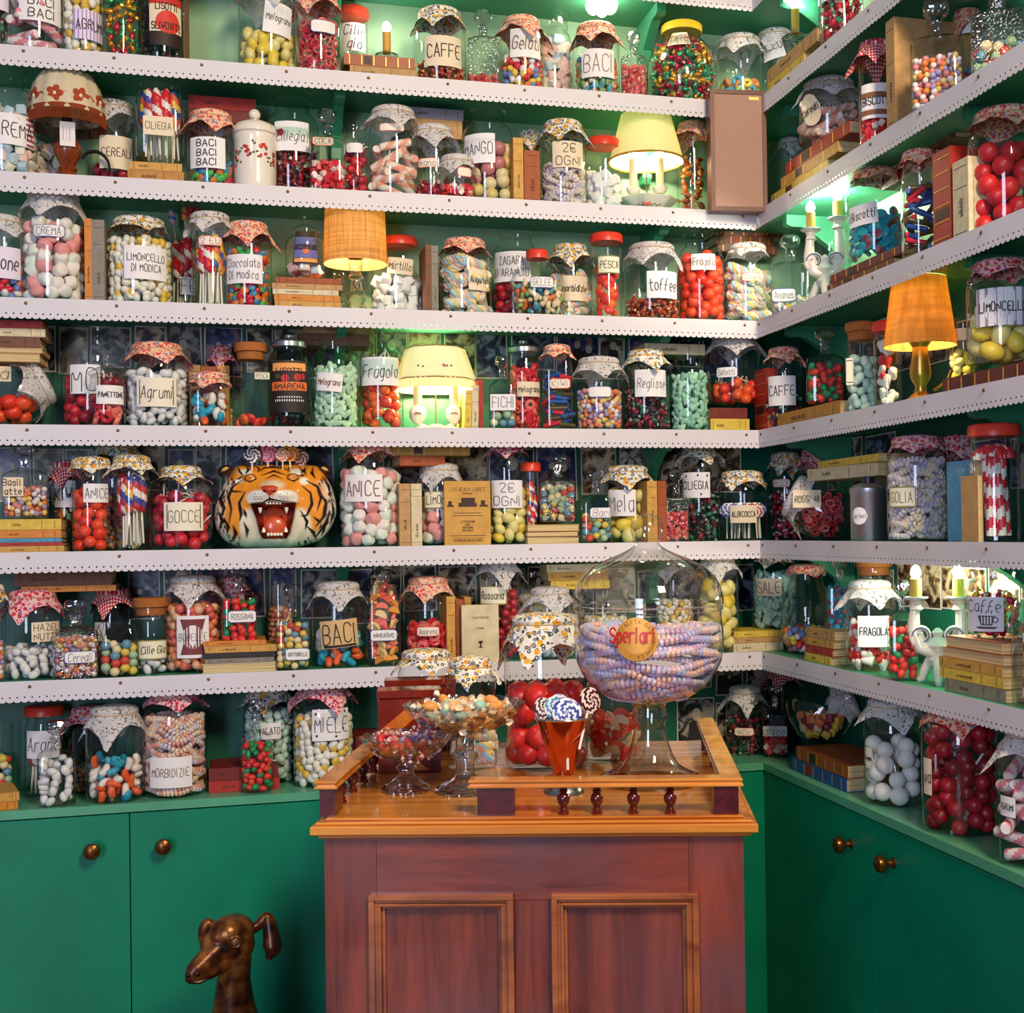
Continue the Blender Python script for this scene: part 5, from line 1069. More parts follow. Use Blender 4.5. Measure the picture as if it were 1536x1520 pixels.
    for x in (rr - .014, ll + .014): obj('post', MB().box((x - .013, D - .16, H), (x + .013, D - .13 if x > 0 else D - .15, H + zr), bev=.001), DK, root, smooth=False)
def at_desk(px, py): p = on(2, px, py, ZD); return np.array((p[0], p[1], ZD + .0006))
def px_prof(P, pts):       # [(radius px, row)] -> [(r, z)]
    s = proj(P)[2] / FPX; return [(r * s, zat(P, y) - P[2]) for r, y in pts]
def dome():
    P = at_desk(976, 1172); root = thing('apothecary_jar', 'large footed glass apothecary jar with domed lid full of candy necklaces', 'jar', P, facecam(P)); g = glass('apothecary_glass', (.985, .985, .97), (.74, .70, .58), 1.3)
    s = proj(P)[2] / FPX
    ft = px_prof(P, [(80, 1172), (81, 1169), (76, 1164), (60, 1158), (44, 1148), (35, 1135), (28, 1115), (24, 1095), (23, 1085), (27, 1076), (25, 1068), (23, 1060), (27, 1054), (40, 1051)])
    obj('foot', MB().lathe(ft, 48), glass('apothecary_foot_glass', (.9, .9, .84), (.6, .58, .48), 2.2), root)
    bw = px_prof(P, [(36, 1051), (64, 1043), (86, 1029), (100, 1010), (109, 990), (112, 970), (112, 950), (110, 930), (109, 916), (112, 914), (112, 909), (108, 908)])
    obj('bowl', MB().lathe(bw, 64, cap0=True, cap1=False), g, root)
    ld = px_prof(P, [(106, 908), (113, 906), (113, 900), (112, 892), (108, 878), (100, 864), (84, 850), (62, 839), (42, 831), (28, 824), (19, 818), (17, 814), (21, 808), (25, 798), (25, 788), (20, 778), (11, 772), (2, 770)])
    lo = obj('lid', MB().lathe(ld, 64, cap0=False), g, root)
    rz = facecam(P); q = np.array(bw); Rf = lambda z: float(np.interp(z, q[:, 1], q[:, 0])) - .004
    global_z = lambda y: zat(P, y) - P[2]
    beads(P, rz, Rf, global_z(1048), global_z(942), 'beadl', 77, 'apothecary jar')
    # gilt shop seal on the bowl, with red gothic lettering
    R0 = 112 * s
    def mp(u, v, off):
        z = global_z(950) + v; r = Rf(z) + .0042 + off; a = -math.pi / 2 + (958 - 976) * s / R0 + u / R0; return (r * math.cos(a), r * math.sin(a), z)
    sl = MB(); N = 40; rr = 31 * s
    sl.add([mp(0, 0, .0006)] + [mp(f_ * rr * math.cos(a), f_ * rr * math.sin(a), .0006) for f_ in (.33, .66, 1) for a in np.arange(N) * 2 * math.pi / N], [(0, 1 + j, 1 + (j + 1) % N) for j in range(N)] + [(1 + k * N + j, 1 + (k + 1) * N + j, 1 + (k + 1) * N + (j + 1) % N, 1 + k * N + (j + 1) % N) for k in range(2) for j in range(N)])
    for i, ch in enumerate('SPECIALITA GASTRONOMICA'):
        st, w = strokes(ch, jit=0)
        a = math.pi * 1.05 - i * .215
        for pl in st:
            for (x1, y1), (x2, y2) in zip(pl[:-1], pl[1:]):
                def T(x, y): k_ = .0011; x = (x - 2) * k_; y = (y - 3) * k_ + rr * .82; return x * math.cos(a - math.pi / 2) - y * math.sin(a - math.pi / 2), x * math.sin(a - math.pi / 2) + y * math.cos(a - math.pi / 2)
                (a1, b1), (a2, b2) = T(x1, y1), T(x2, y2); l = math.hypot(a2 - a1, b2 - b1) or 1; nx, ny = -(b2 - b1) / l * .0004, (a2 - a1) / l * .0004; sl.add([mp(a1 + nx, b1 + ny, .0011), mp(a1 - nx, b1 - ny, .0011), mp(a2 - nx, b2 - ny, .0011), mp(a2 + nx, b2 + ny, .0011)], [(0, 1, 2, 3)], 1)
    obj('seal', sl, [plain('D8983A', .4, .3), plain('6A4A14', .6)], root, smooth=False)
    tx = MB()
    for qd in ribbons(['Sperlari'], 74 * s, 26 * s, .0036): tx.add([mp(u - 6 * s, v + 6 * s, .0022) for u, v in qd], [(0, 1, 2, 3)])
    obj('red_lettering', tx, plain('C81E1A', .4), root, smooth=False)
def cake_stand(px, py, rb, y_rim, rf, label, kind, sz, h_up, seed):
    P = at_desk(px, py); s = proj(P)[2] / FPX; root = thing('cake_stand', label, 'cake stand', P, facecam(P)); zr = zat(P, y_rim) - P[2]; g = GLASS['thick'](); R = rb * s
    obj('foot', MB().lathe([(rf * s, 0), (rf * s, .004), (rf * s * .8, .012), (rf * s * .45, .024), (rf * s * .28, .034)], 40, rib=.03, ribn=20), g, root)
    bd = .046 * R / .11 + .004
    obj('stem', MB().lathe([(rf * s * .3, .03), (rf * s * .3, zr * .35), (rf * s * .42, zr * .40), (rf * s * .42, zr * .44), (rf * s * .3, zr * .48), (rf * s * .3, zr - bd - .008), (rf * s * .5, zr - bd)], 10), g, root)
    bowl = [(.0, 1.0), (.3, .97), (.55, .84), (.75, .62), (.9, .3), (.98, .05), (1.0, -.06)]
    prof = [(max(.002, r_ * R), zr - bd * z_) for r_, z_ in bowl] + [(max(.002, r_ * R - .003), zr - bd * z_ + .003) for r_, z_ in reversed(bowl)]
    obj('bowl', MB().lathe(prof, 84, rib=.02, ribn=14, cap0=False, cap1=False), g, root)
    rnd = random.Random(seed); pl = []; size = sz; pal = K[kind][2]; noun = K[kind][3]; rz = facecam(P)
    for l in range(4):
        rr = R * (.36, .56, .72, .56)[l]
        for ring in np.arange(rr, 0, -size * .8):
            for i in range(max(1, int(2 * math.pi * ring / (size * .95)))):
                a = i * size * .95 / ring + rnd.random(); bz = zr - bd + size * .35; pl.append((ring * math.cos(a), ring * math.sin(a), bz + l * bd * .24 + rnd.uniform(-.003, .004)))
    if K[kind][5]:
        c, s_ = math.cos(rz), math.sin(rz)
        for x, y, z in pl:
            k = rnd.randrange(len(pal)); o = bpy.data.objects.new(noun.replace(' ', '_'), sweet_mesh(kind, k)); COL.objects.link(o); o.location = (P[0] + c * x - s_ * y, P[1] + s_ * x + c * y, P[2] + z); o.rotation_euler = (rnd.uniform(-.6, .6), rnd.uniform(-.5, .5), rnd.uniform(0, 6.3)); o.scale = (size,) * 3; tag(o, '%s paper-wrapped %s heaped on the larger glass stand' % (pal[k][0], noun), noun, 'wrapped toffees on the larger stand')
    else:
        mb = MB(); base = SHAPE[K[kind][0]](); BV = np.concatenate(base.v); nm = 2; mats = [plain(c, .38) for p in pal for c in p[1:]]
        for x, y, z in pl:
            k = rnd.randrange(len(pal)); V = BV * size @ rotm((rnd.uniform(0, 6), rnd.uniform(0, 6), rnd.uniform(0, 6))).T + np.array((x, y, z)); n0 = mb.n; mb.v.append(V); mb.f += [tuple(i + n0 for i in q) for q in base.f]; mb.m += [k * nm + i for i in base.m]; mb.n += len(V)
        tag(obj('sweets', mb, mats, loc=P, rot=(0, 0, rz)), 'small red and lilac wrapped sweets heaped on the smaller glass stand', 'sweets', kind='stuff')
def metal_cup():
    P = at_desk(846, 1189); s = proj(P)[2] / FPX; root = thing('metal_cup', 'tapered polished metal cup with red reflections put into its colour, holding swirl lollipops', 'cup', P, facecam(P)); m = plain('B9B2AC', .12, 1.0)
    obj('foot', MB().lathe(px_prof(P, [(31, 1189), (31, 1187), (26, 1178), (14, 1170), (11, 1166)]), 40), plain('C8C4BC', .22, 1.0), root)
    obj('cup', MB().lathe(px_prof(P, [(12, 1166), (14, 1164), (41, 1078), (42, 1076), (40, 1078), (13, 1160)]), 48, cap1=True), plain('D9705A', .1, 1.0), root)  # silver cup tinted red, the reflected sweets put into its base colour
    obj('rim', MB().tube([(42 * s * math.cos(a), 42 * s * math.sin(a), zat(P, 1076) - P[2]) for a in np.linspace(0, 2 * math.pi, 49)], .0022, 6), plain('E8E4E0', .15, 1.0), root)
    rz = facecam(P)
    for k, (dx, y, r, c1, c2, ry, rzz, dy) in enumerate(((-30, 1062, 17, 'F0E6E2', '5A3A4A', -.25, .9, -.01), (-14, 1062, 17, '3A9AC8', 'F2E2DA', -.1, .6, .0), (6, 1068, 22, '3A4A9E', 'F4F0F0', 0, 0, -.014), (41, 1052, 20, '4A1A1A', 'F0E0D8', .45, .7, 0), (-6, 1058, 15, 'E0D8E0', '7A8AC0', .05, .3, .02))):
        me = SHAPE['swirl']().mesh('swirl_lollipop', [plain(c1, .3), plain(c2, .3), plain('EFE6D6', .5)]); X, Z = dx * s, zat(P, y) - P[2]; o = bpy.data.objects.new('swirl_lollipop', me); COL.objects.link(o)
        o.location = (P[0] + math.cos(rz) * X - math.sin(rz) * dy, P[1] + math.sin(rz) * X + math.cos(rz) * dy, P[2] + Z); o.scale = (r * 2 * s,) * 3; o.rotation_euler = (-.15, ry, rz + rzz); tag(o, '%s swirl lollipop standing in the metal cup on the desk' % ('plum and white', 'sky blue', 'royal blue', 'dark brown', 'pale lilac')[k], 'lollipop', 'lollipops in the metal cup')
def wood_boxes():
    vn = wood('veneer_box', '5A0E08', '8E2A10', .2, (8, 8, 3), .6); lt = wood('veneer_stripe', 'B4501A', 'D8822E', .2, (8, 8, 3), .6)
    for px, py, w, h, yt, lab in ((615, 1160, 93, .13, 1036, 'front lacquered wooden box with a diagonal light veneer stripe on the desk'), (632, 1128, 104, .13, 1020, 'lacquered wooden box standing behind the striped box on the desk')):
        P = at_desk(px, py); s = proj(P)[2] / FPX; H = zat(P, yt) - P[2]; W = w * s; root = thing('wooden_box', lab, 'box', P, facecam(P))
        obj('body', MB().box((-W / 2, 0, 0), (W / 2, .075, H * .9), bev=.002), vn, root, smooth=False); obj('lid', MB().box((-W / 2 - .002, -.002, H * .905), (W / 2 + .002, .077, H), bev=.002), vn, root, smooth=False)
        if px == 615: obj('veneer_inlay', MB().prism([(-W * .48, H * .30), (-W * .48, H * .52), (W * .12, H * .88), (W * .42, H * .88)], -.0012, 0), lt, root, smooth=False); obj('veneer_inlay', MB().prism([(-W * .48, H * .30), (-W * .3, H * .42), (W * .3, H * .03), (W * .05, H * .03)], -.0012, 0), lt, root, smooth=False)
        else: obj('veneer_inlay', MB().prism([(-W * .1, H * .5), (W * .05, H * .5), (W * .3, H * .88), (W * .1, H * .88)], -.0012, 0), lt, root, smooth=False)

# ---------------------------------------------------------------- dog statue, speaker, canister, small things
def smooth_path(P, k=6):
    P = [np.array(p, float) for p in P]; Q = [2 * P[0] - P[1]] + P + [2 * P[-1] - P[-2]]; out = []
    for i in range(1, len(Q) - 2):
        for t in np.arange(k) / k: out.append(tuple(.5 * ((2 * Q[i]) + (Q[i + 1] - Q[i - 1]) * t + (2 * Q[i - 1] - 5 * Q[i] + 4 * Q[i + 1] - Q[i + 2]) * t * t + (3 * Q[i] - Q[i - 1] - 3 * Q[i + 1] + Q[i + 2]) * t ** 3)))
    return out + [tuple(P[-1])]
def dog():
    P = on(1, 352, 1440, -.42); P = np.array((P[0], P[1], 0)); s = proj((P[0], P[1], .6))[2] / FPX; rz = facecam(P); ref = 352
    root = thing('dog_statue', 'bronze-brown greyhound statue with folded-back ears before the green cabinet', 'statue', P, rz)
    z = lambda y: zat(P, y)
    q = lambda x, y, d=0: ((x - ref) * s, d, z(y))
    m = MB(); b = lambda x, y, rx, ry, d=0, rd=None, rot=0: m.ball((0, 0, 0), (rx * s, (rd or rx) * s, ry * s), X=TR(q(x, y, d * s), ry=math.radians(rot)), seg=20, rings=14)
    b(352, 1400, 30, 26, 8, 34); b(343, 1396, 28, 24, -6, 28); b(340, 1415, 26, 24, -8, 24); b(357, 1418, 25, 28, 6, 26); b(350, 1436, 22, 20, 4, 22)
    for t in np.linspace(0, 1, 9): b(340 - 42 * t, 1408 + 28 * t, 23 - 8.5 * t, 20 - 8 * t, -8 - 26 * t, 20 - 6 * t)
    for t in np.linspace(0, 1, 7): b(344 - 44 * t, 1434 + 15 * t, 19 - 5 * t, 16 - 5.5 * t, -6 - 27 * t, 18 - 5 * t)
    b(293, 1441, 11, 9.5, -38, 11); b(291, 1448, 10, 9, -36, 11); b(318, 1443, 16, 12, -22, 15)
    b(314, 1404, 9, 11, -10, 12); b(310, 1410, 8, 6, -12, 10); b(330, 1397, 13, 9, -20, 11); b(360, 1393, 12, 8, -14, 10); b(352, 1404, 8.5, 8.5, -23, 7)
    # neck, chest and seated body
    neck = [(353, 1440, 24), (350, 1470, 25), (350, 1510, 31), (352, 1560, 42), (356, 1640, 55), (362, 1720, 60)]
    for (x1, y1, r1), (x2, y2, r2) in zip(neck[:-1], neck[1:]):
        for t in np.linspace(0, 1, 7): b(x1 + (x2 - x1) * t, y1 + (y2 - y1) * t, r1 + (r2 - r1) * t, 20, (y1 + (y2 - y1) * t - 1440) * .16, r1 + (r2 - r1) * t)
    for k in range(6): b(368 + 6 * k, 1700 + 18 * k, 58, 50, 60 + 16 * k, 58)
    zf = z(1940)
    for sx in (-1, 1):
        m.tube([((350 - ref) * s + sx * 26 * s, .02, z(1650)), ((350 - ref) * s + sx * 27 * s, 0, z(1760)), ((350 - ref) * s + sx * 26 * s, -.01, .03), ((350 - ref) * s + sx * 26 * s, -.05, .018)], [.036, .026, .02, .018], 12)
        m.tube([((380 - ref) * s + sx * 45 * s, .18, .26), ((380 - ref) * s + sx * 50 * s, .10, .14), ((380 - ref) * s + sx * 46 * s, .16, .04), ((380 - ref) * s + sx * 44 * s, .04, .02)], [.075, .06, .03, .02], 12)
    tmp = obj('statue_raw', m, plain('5A3018', .3)); md = tmp.modifiers.new('r', 'REMESH'); md.mode = 'VOXEL'; md.voxel_size = .0034; sm = tmp.modifiers.new('s', 'SMOOTH'); sm.iterations = 5; sm.factor = .5
    dg = bpy.context.evaluated_depsgraph_get(); dg.update(); me = bpy.data.meshes.new_from_object(tmp.evaluated_get(dg)); bpy.data.objects.remove(tmp)
    me.name = 'greyhound_body'; mt, t, out = new_mat('bronze_patina'); p = nd(t, 'ShaderNodeBsdfPrincipled', i_Roughness=.3, i_Metallic=.35); tc = nd(t, 'ShaderNodeTexCoord'); nz = nd(t, 'ShaderNodeTexNoise', i_Scale=28.0, i_Detail=6.0); rp = ramp(t, [(.32, '2A120C'), (.5, '6A3A1C'), (.68, 'A8692E')])
    t.links.new(tc.outputs['Object'], nz.inputs['Vector']); t.links.new(nz.outputs[0], rp.inputs[0]); t.links.new(rp.outputs[0], p.inputs['Base Color']); bp = nd(t, 'ShaderNodeBump', i_Strength=.3, i_Distance=.003); t.links.new(nz.outputs[0], bp.inputs['Height']); t.links.new(bp.outputs[0], p.inputs['Normal']); t.links.new(p.outputs[0], out.inputs[0])
    me.materials.clear(); me.materials.append(mt); me.polygons.foreach_set('use_smooth', [True] * len(me.polygons)); mesh_obj('body', me, root)
    dk = plain('2A120C', .25, .3)
    def ear(x, y, sx, back):
        pts = [q(x, y, back), q(x + 14 * sx, y - 6, back + 4), q(x + 26 * sx, y - 16, back + 6), q(x + 31 * sx, y + 4, back + 4), q(x + 33 * sx, y + 30, back), q(x + 27 * sx, y + 46, back - 4)]
        return smooth_path([(x_, d_ * s, z_) for (x_, d_, z_) in pts])
    e = MB(); pts = ear(374, 1402, 1, 14); e.tube(pts, list(np.interp(np.linspace(0, 5, len(pts)), range(6), [9 * s, 8 * s, 8 * s, 12 * s, 15 * s, 4 * s])), 14); obj('ear', e, mt, root)
    e = MB(); pts = [q(322, 1390, 0), q(314, 1384, 0), q(308, 1392, 0), q(306, 1408, 0), q(305, 1416, 0)]; pts = smooth_path([(a, .012, c) for a, b_, c in pts]); e.tube(pts, list(np.interp(np.linspace(0, 4, len(pts)), range(5), [6 * s, 8 * s, 8 * s, 6 * s, 3 * s])), 12); obj('ear', e, mt, root)
    for x, d_ in ((353, -30),):
        ey = obj('eye', MB().ball(q(x, 1404, d_ * s), (7 * s, 5 * s, 7 * s)), plain('8A5A3E', .25, .3), root); obj('eyelid', MB().tube([q(x + 8.5 * math.cos(a), 1404 + 8 * math.sin(a), (d_ - 1) * s) for a in np.linspace(0, 2 * math.pi, 17)], 2.4 * s, 8), mt, ey)
    for x in (287, 299): obj('nostril', MB().ball(q(x, 1441, -46 * s), (4 * s, 3 * s, 3.5 * s)), dk, root)
    obj('mouth_line', MB().tube([q(286, 1451, -43 * s), q(300, 1453, -45 * s), q(320, 1451, -38 * s), q(334, 1447, -27 * s)], 1.5 * s, 6), dk, root)
def speaker():
    A = on(1, 1068, 312, -.055); P = np.array((A[0], A[1], ZS[2] - .012)); 
    B = on(1, 1150, 318, -.075); w = float(np.linalg.norm(B[:2] - A[:2])); rz = math.atan2(B[1] - A[1], B[0] - A[0]); H = zat(A, 135) - P[2]
    root = thing('loudspeaker', 'wooden loudspeaker with brown woven grille hung in the shelf corner', 'speaker', P, rz); wd_ = wood('speaker_wood', '42120A', '6E260E', .4, (8, 8, 3), .1); cl = plain('B8917F', .9, var=300); dp = .052
    obj('cabinet', MB().box((0, .006, 0), (w, dp, H), bev=.002), wd_, root, smooth=False)
    fr = MB(); t = .010; fr.box((-.002, -.004, -.002), (w + .002, .006, t)).box((-.002, -.004, H - t), (w + .002, .006, H + .002)).box((-.002, -.004, t), (t, .006, H - t)).box((w - t, -.004, t), (w + .002, .006, H - t)); obj('front_frame', fr, wd_, root, smooth=False)
    g = obj('grille', MB().box((t, -.0005, t), (w - t, .005, H - t)), cl, root, smooth=False); obj('badge', MB().box((w * .7, -.003, H - .026), (w * .88, -.0004, H - .017)), plain('C8A860', .4, .5), g, smooth=False)
    obj('side_grille', MB().box((w, .014, .014), (w + .0025, dp - .006, H - .014)), cl, root, smooth=False)
def canister():
    root, P, s = px_thing('B', 2, 388, .07, 'canister', 'white porcelain canister with painted red roses and knob lid', 'canister'); z = lambda y: zat(P, y) - P[2]; r = lambda p: p * s
    obj('body', MB().lathe([(r(30), 0), (r(32), .004), (r(30.5), .014), (r(31), .03), (r(31), z(215)), (r(32.5), z(210)), (r(32), z(206)), (r(29), z(204))], 44), PORC, root)
    ld = obj('lid', MB().lathe([(r(29), z(205)), (r(33), z(203)), (r(33), z(198)), (r(29), z(190)), (r(17), z(184)), (r(6), z(181))], 44), PORC, root); obj('knob', MB().lathe([(r(9), z(183)), (r(5), z(180)), (r(8), z(176)), (r(9), z(171)), (r(6), z(166)), (r(1), z(165))], 20), PORC, ld); obj('gold_band', MB().lathe([(r(10), z(184)), (r(10), z(181)), (r(6), z(179))], 20, cap0=False, cap1=False), plain('C89A3A', .3, .8), ld)
    fl = MB(); rnd = random.Random(5); R = r(31.3)
    for k in range(46):
        a = -math.pi / 2 + rnd.uniform(-1.1, 1.1); zz = z(238) + rnd.uniform(-.02, .02) + .012 * math.sin(3 * a); mi = 0 if (abs((a + math.pi / 2) % .75 - .37) < .14) else 1; q_ = .0062 if mi == 0 else .0042; fl.ball((0, 0, 0), (q_, .0012, q_ * .7), mi, X=TR((R * math.cos(a), R * math.sin(a), zz), rz=a + math.pi / 2, ry=rnd.uniform(-1, 1)), seg=8, rings=5)
    obj('painted_roses', fl, [plain('C8302E', .3), plain('6A5A2E', .3)], root)
def tin():
    root, P, s = px_thing('R', 5, 1302, .05, 'metal_tin', 'brushed metal tin with an oval paper label and dark cap', 'tin'); z = lambda y: zat(P, y) - P[2]; r = lambda p: p * s; m = plain('A9A9B4', .35, .9)
    obj('body', MB().lathe([(r(26), 0), (r(27), .003), (r(27), z(742)), (r(28), z(740)), (r(28), z(733)), (r(20), z(727)), (r(12), z(725))], 36), m, root); obj('cap', MB().lathe([(r(9), z(726)), (r(9), z(716)), (r(7), z(715))], 20), plain('23263A', .4), root)
    R = r(27); paper_label(root, ['Zuccheri'], 'w', r(27), r(26), lambda u, v, o: ((R + o) * math.cos(-math.pi / 2 - .55 + u / R), (R + o) * math.sin(-math.pi / 2 - .55 + u / R), z(774) + v), .0007, .25, 3, 'oval')
PT = ['sepia', 'blue-toned', 'cream-toned', 'grey', 'brown-toned', 'dusk-coloured']
def photo_row(wall, y0, y1, x0, x1, ctx, d=DEP - .0075, seed=1, skip=()):
    rnd = random.Random(seed); x = x0
    while x < x1:
        w = rnd.uniform(38, 70); h0 = y0 + rnd.uniform(-4, 8); h1 = y1 + rnd.uniform(-10, 12); A, B = spot(wall, x, d), spot(wall, min(x + w, x1 + 20), d); P = (A + B) / 2; W = float(np.linalg.norm(A[:2] - B[:2])); za, zb = zat(P, h1), zat(P, h0)
        kx = rnd.randrange(12); nf = rnd.choice((0, 0, 1, 1, 2, 3)); root = thing('photograph', 'old %s photograph %s pinned behind the %s' % (PT[kx % 6], ('of a landscape', 'of one person', 'of two people', 'of three people')[nf], ctx), 'photograph', (P[0], P[1], za), RZ[wall], 'photographs behind the %s' % ctx); H = zb - za; bd = .004
        obj('card', MB().box((-W / 2, .0012, 0), (W / 2, .002, H)), plain(rnd.choice(['D8CDB8', 'C9BFB4', 'E2DACB']), .6), root, smooth=False); obj('print', MB().box((-W / 2 + bd, .0006, bd), (W / 2 - bd, .0012, H - bd)), photo_mat(kx), root, smooth=False)
        if nf:
            fg = MB()
            for q in range(nf):
                fx = (q - (nf - 1) / 2) * W * .26 + rnd.uniform(-.004, .004); hh = H * rnd.uniform(.5, .68); r_ = W * rnd.uniform(.06, .10) if nf > 1 else W * .13
                fg.add([(fx + r_ * math.cos(a), .0003, hh + 1.25 * r_ * math.sin(a)) for a in np.linspace(0, 2 * math.pi, 13)[:-1]], [tuple(range(12))], 0)
                fg.add([(fx - r_ * 1.9, .0004, bd), (fx + r_ * 1.9, .0004, bd), (fx + r_ * 1.5, .0004, hh - r_ * 1.6), (fx + r_ * .5, .0004, hh - r_ * 1.0), (fx - r_ * .5, .0004, hh - r_ * 1.0), (fx - r_ * 1.5, .0004, hh - r_ * 1.6)], [tuple(range(6))], 1)
            dkk = rnd.random() < .5; obj('figures', fg, [plain('C8B8A4', .5), plain('2A2426' if dkk else 'B4A898', .5)], root, smooth=False)['kind'] = 'stuff'
        obj('pin', MB().ball((0, 0, H - .004), (.0028, .002, .0028), seg=8, rings=5), plain('C8C4C0', .3, .8), root); root.rotation_euler[1] = rnd.uniform(-.03, .03); x += w + rnd.uniform(-1, 7)
def tilted_jar(wall, sh, xc, yc, w, h, kind, direction, cap, label, d=.11, fillf=.5, text=None, ls='c', lab_px=None, z0=None, base_rest=None, glass_='clear', size=None):
    """an old counter jar leaning on its side; its mouth points along the shelf"""
    P = spot(wall, xc, d); dep = proj((P[0], P[1], ZS[sh]))[2]; s = dep / FPX; zb = ZS[sh] if z0 is None else z0; P = np.array((P[0], P[1], zb + .0006)); root = thing('tilted_jar', label, 'jar', P, facecam(P)); Rw, Rh = w * s / 2, h * s / 2
    tl = math.radians(28) * direction
    prof = [(.05, -1), (.55, -.98), (.82, -.86), (.96, -.6), (1, -.2), (1, .2), (.95, .55), (.8, .8), (.66, .88), (.66, 1.0), (.7, 1.02), (.7, 1.08)]
    X = np.array(Matrix.Translation((0, 0, Rh))) @ np.array(Matrix.Rotation(tl, 4, 'Y').inverted()) @ TR(ry=math.pi / 2 * direction); L = Rw * .96
    obj('glass_body', MB().lathe([(r * Rh * .98, z * L) for r, z in prof], 44, X=X, cap1=False), GLASS[glass_](), root)
    if cap in CLOTH:
        e = bpy.data.objects.new('cloth_mount', None); bpy.data.objects.remove(e)
        o = cloth(root, cap, Rh * .72, 0, .075, lambda z: 0, int(xc), -90); 
        Mx = Matrix(X.tolist()) @ Matrix.Translation((0, 0, L * 1.09)); o.data.transform(Mx)
        st = [c for c in root.children if c.name.startswith('string')][-1]; st.data.transform(Mx)
    elif cap == 'coral': obj('lid', MB().lathe([(Rh * .74, L * 1.0), (Rh * .76, L * 1.02), (Rh * .76, L * 1.16), (Rh * .7, L * 1.2)], 40, X=X), plain('EC7A5A', .5), root)
    Rf = lambda z: math.sqrt(max(0, 1 - ((z - Rh) / Rh) ** 2)) * min(Rw * .80, Rh * .9) - .004
    fill(P, facecam(P), Rf, 2, Rh * .12, 2 * Rh * fillf, kind, int(xc) + 5, 'tilted jar ' + (('labelled ' + ' '.join(text)) if text else 'on its side') + ' on the ' + ORD[sh], size)
    if lab_px:
        u0, u1, v0, v1 = lab_px; lw, lh = (u1 - u0) * s, (v1 - v0) * s; ux = ((u0 + u1) / 2 - xc) * s; zc = zat(P, (v0 + v1) / 2) - P[2]
        def mp(u, v, o):
            zz = zc + v; t = max(-.98, min(.98, (zz - Rh) / Rh)); return (ux + u, -(Rh * math.sqrt(1 - t * t) + o + .002), zz)
        paper_label(root, text or [], ls, lw, lh, mp, max(.0009, lh * .03), .1, 4)
    return root

# ================================================================ what stands where
def bars(c, n, w=.5, u0=-.5, u1=.5): return [([(u0 + (u1 - u0) * (k + .1) / n, -.5), (u0 + (u1 - u0) * (k + .1 + w) / n, -.5), (u0 + (u1 - u0) * (k + .1 + w) / n, .5), (u0 + (u1 - u0) * (k + .1) / n, .5)], c) for k in range(n)]
def hbars(c, n, w=.5, u0=-.5, u1=.5): return [([(u0, -.5 + (k + .2) / n), (u1, -.5 + (k + .2) / n), (u1, -.5 + (k + .2 + w) / n), (u0, -.5 + (k + .2 + w) / n)], c) for k in range(n)]
def disc(x, y, rx, ry, c, n=18): return ([(x + rx * math.cos(a * 2 * math.pi / n), y + ry * math.sin(a * 2 * math.pi / n)) for a in range(n)], c)
# large things first
desk(); dome(); tiger(); dog(); speaker(); canister(); tin()
cake_stand(610, 1186, 68, 1106, 37, 'smaller pressed-glass stand heaped with small wrapped sweets', 'wrapsm', .026, .011, 3)
cake_stand(698, 1187, 90, 1058, 46, 'larger pressed-glass stand heaped with paper-wrapped toffees', 'caram', .042, .014, 4)
metal_cup(); wood_boxes()
lamp_brown(); lamp_green(); lamp_burlap(); lamp_white(); lamp_brass()
candelabra('R', 3, .06, 1222, 1262, 345, 330, 318, 'blue and white porcelain candelabra with two lit bulbs on the third shelf', 1, 345)
candelabra('R', 6, .07, 1372, 1433, 898, 898, 868, 'blue and white porcelain candelabra with two lit bulbs on the sixth shelf', 1, 898)
def candle(wall, sh, xc, d, yb, y0, y1, lab, st=300):
    root, P, s = px_thing(wall, sh, xc, d, 'candle_lamp', lab, 'lamp')
    zb = zat(P, yb) - P[2]; z0, z1 = zat(P, y0) - P[2], zat(P, y1) - P[2]; root.location[2] += zb
    obj('glass_dish', MB().lathe([(.03, 0), (.034, .006), (.02, .01), (.012, .014), (.012, z0 - zb if z0 - zb > .016 else .018)], 24), GLASS['thick'](), root)
    obj('candle_tube', MB().lathe([(.0115, .012), (.0115, z1 - zb), (.008, z1 - zb + .001)], 16), plain('D8A848', .5), root); bulb(root, z1 - zb, .013, st, 'FFF4E0', h=2.4)
z1 = stack('B', 1, .03, [(532, 632, 100, 117, 'tan', 'p'), (523, 630, 83, 100, 'rust', 'g')], 'under the candle on the top shelf')
candle('B', 1, 588, .13, 87, 80, 49, 'electric candle lamp on a glass dish over books, top shelf', st=130)
# pendant of glass petals under the uppermost shelf
Pp = spot('B', 912, .06); zp_ = zat(Pp, 20)
root = thing('ceiling_light', 'lit white petal glass light hanging below the uppermost shelf', 'light', (Pp[0], Pp[1], zp_), 0)
for k in range(5): obj('petal', MB().ball((.026 * math.cos(k * 1.257), .026 * math.sin(k * 1.257), .03), (.022, .022, .03), seg=14, rings=10), bulb_mat('b', 'FFF0D8', 30), root)
obj('stem', MB().lathe([(.016, .05), (.022, .06), (.012, .075), (.012, ZS[0] - .021 - zp_)], 16), plain('C89A4A', .3, .9), root)

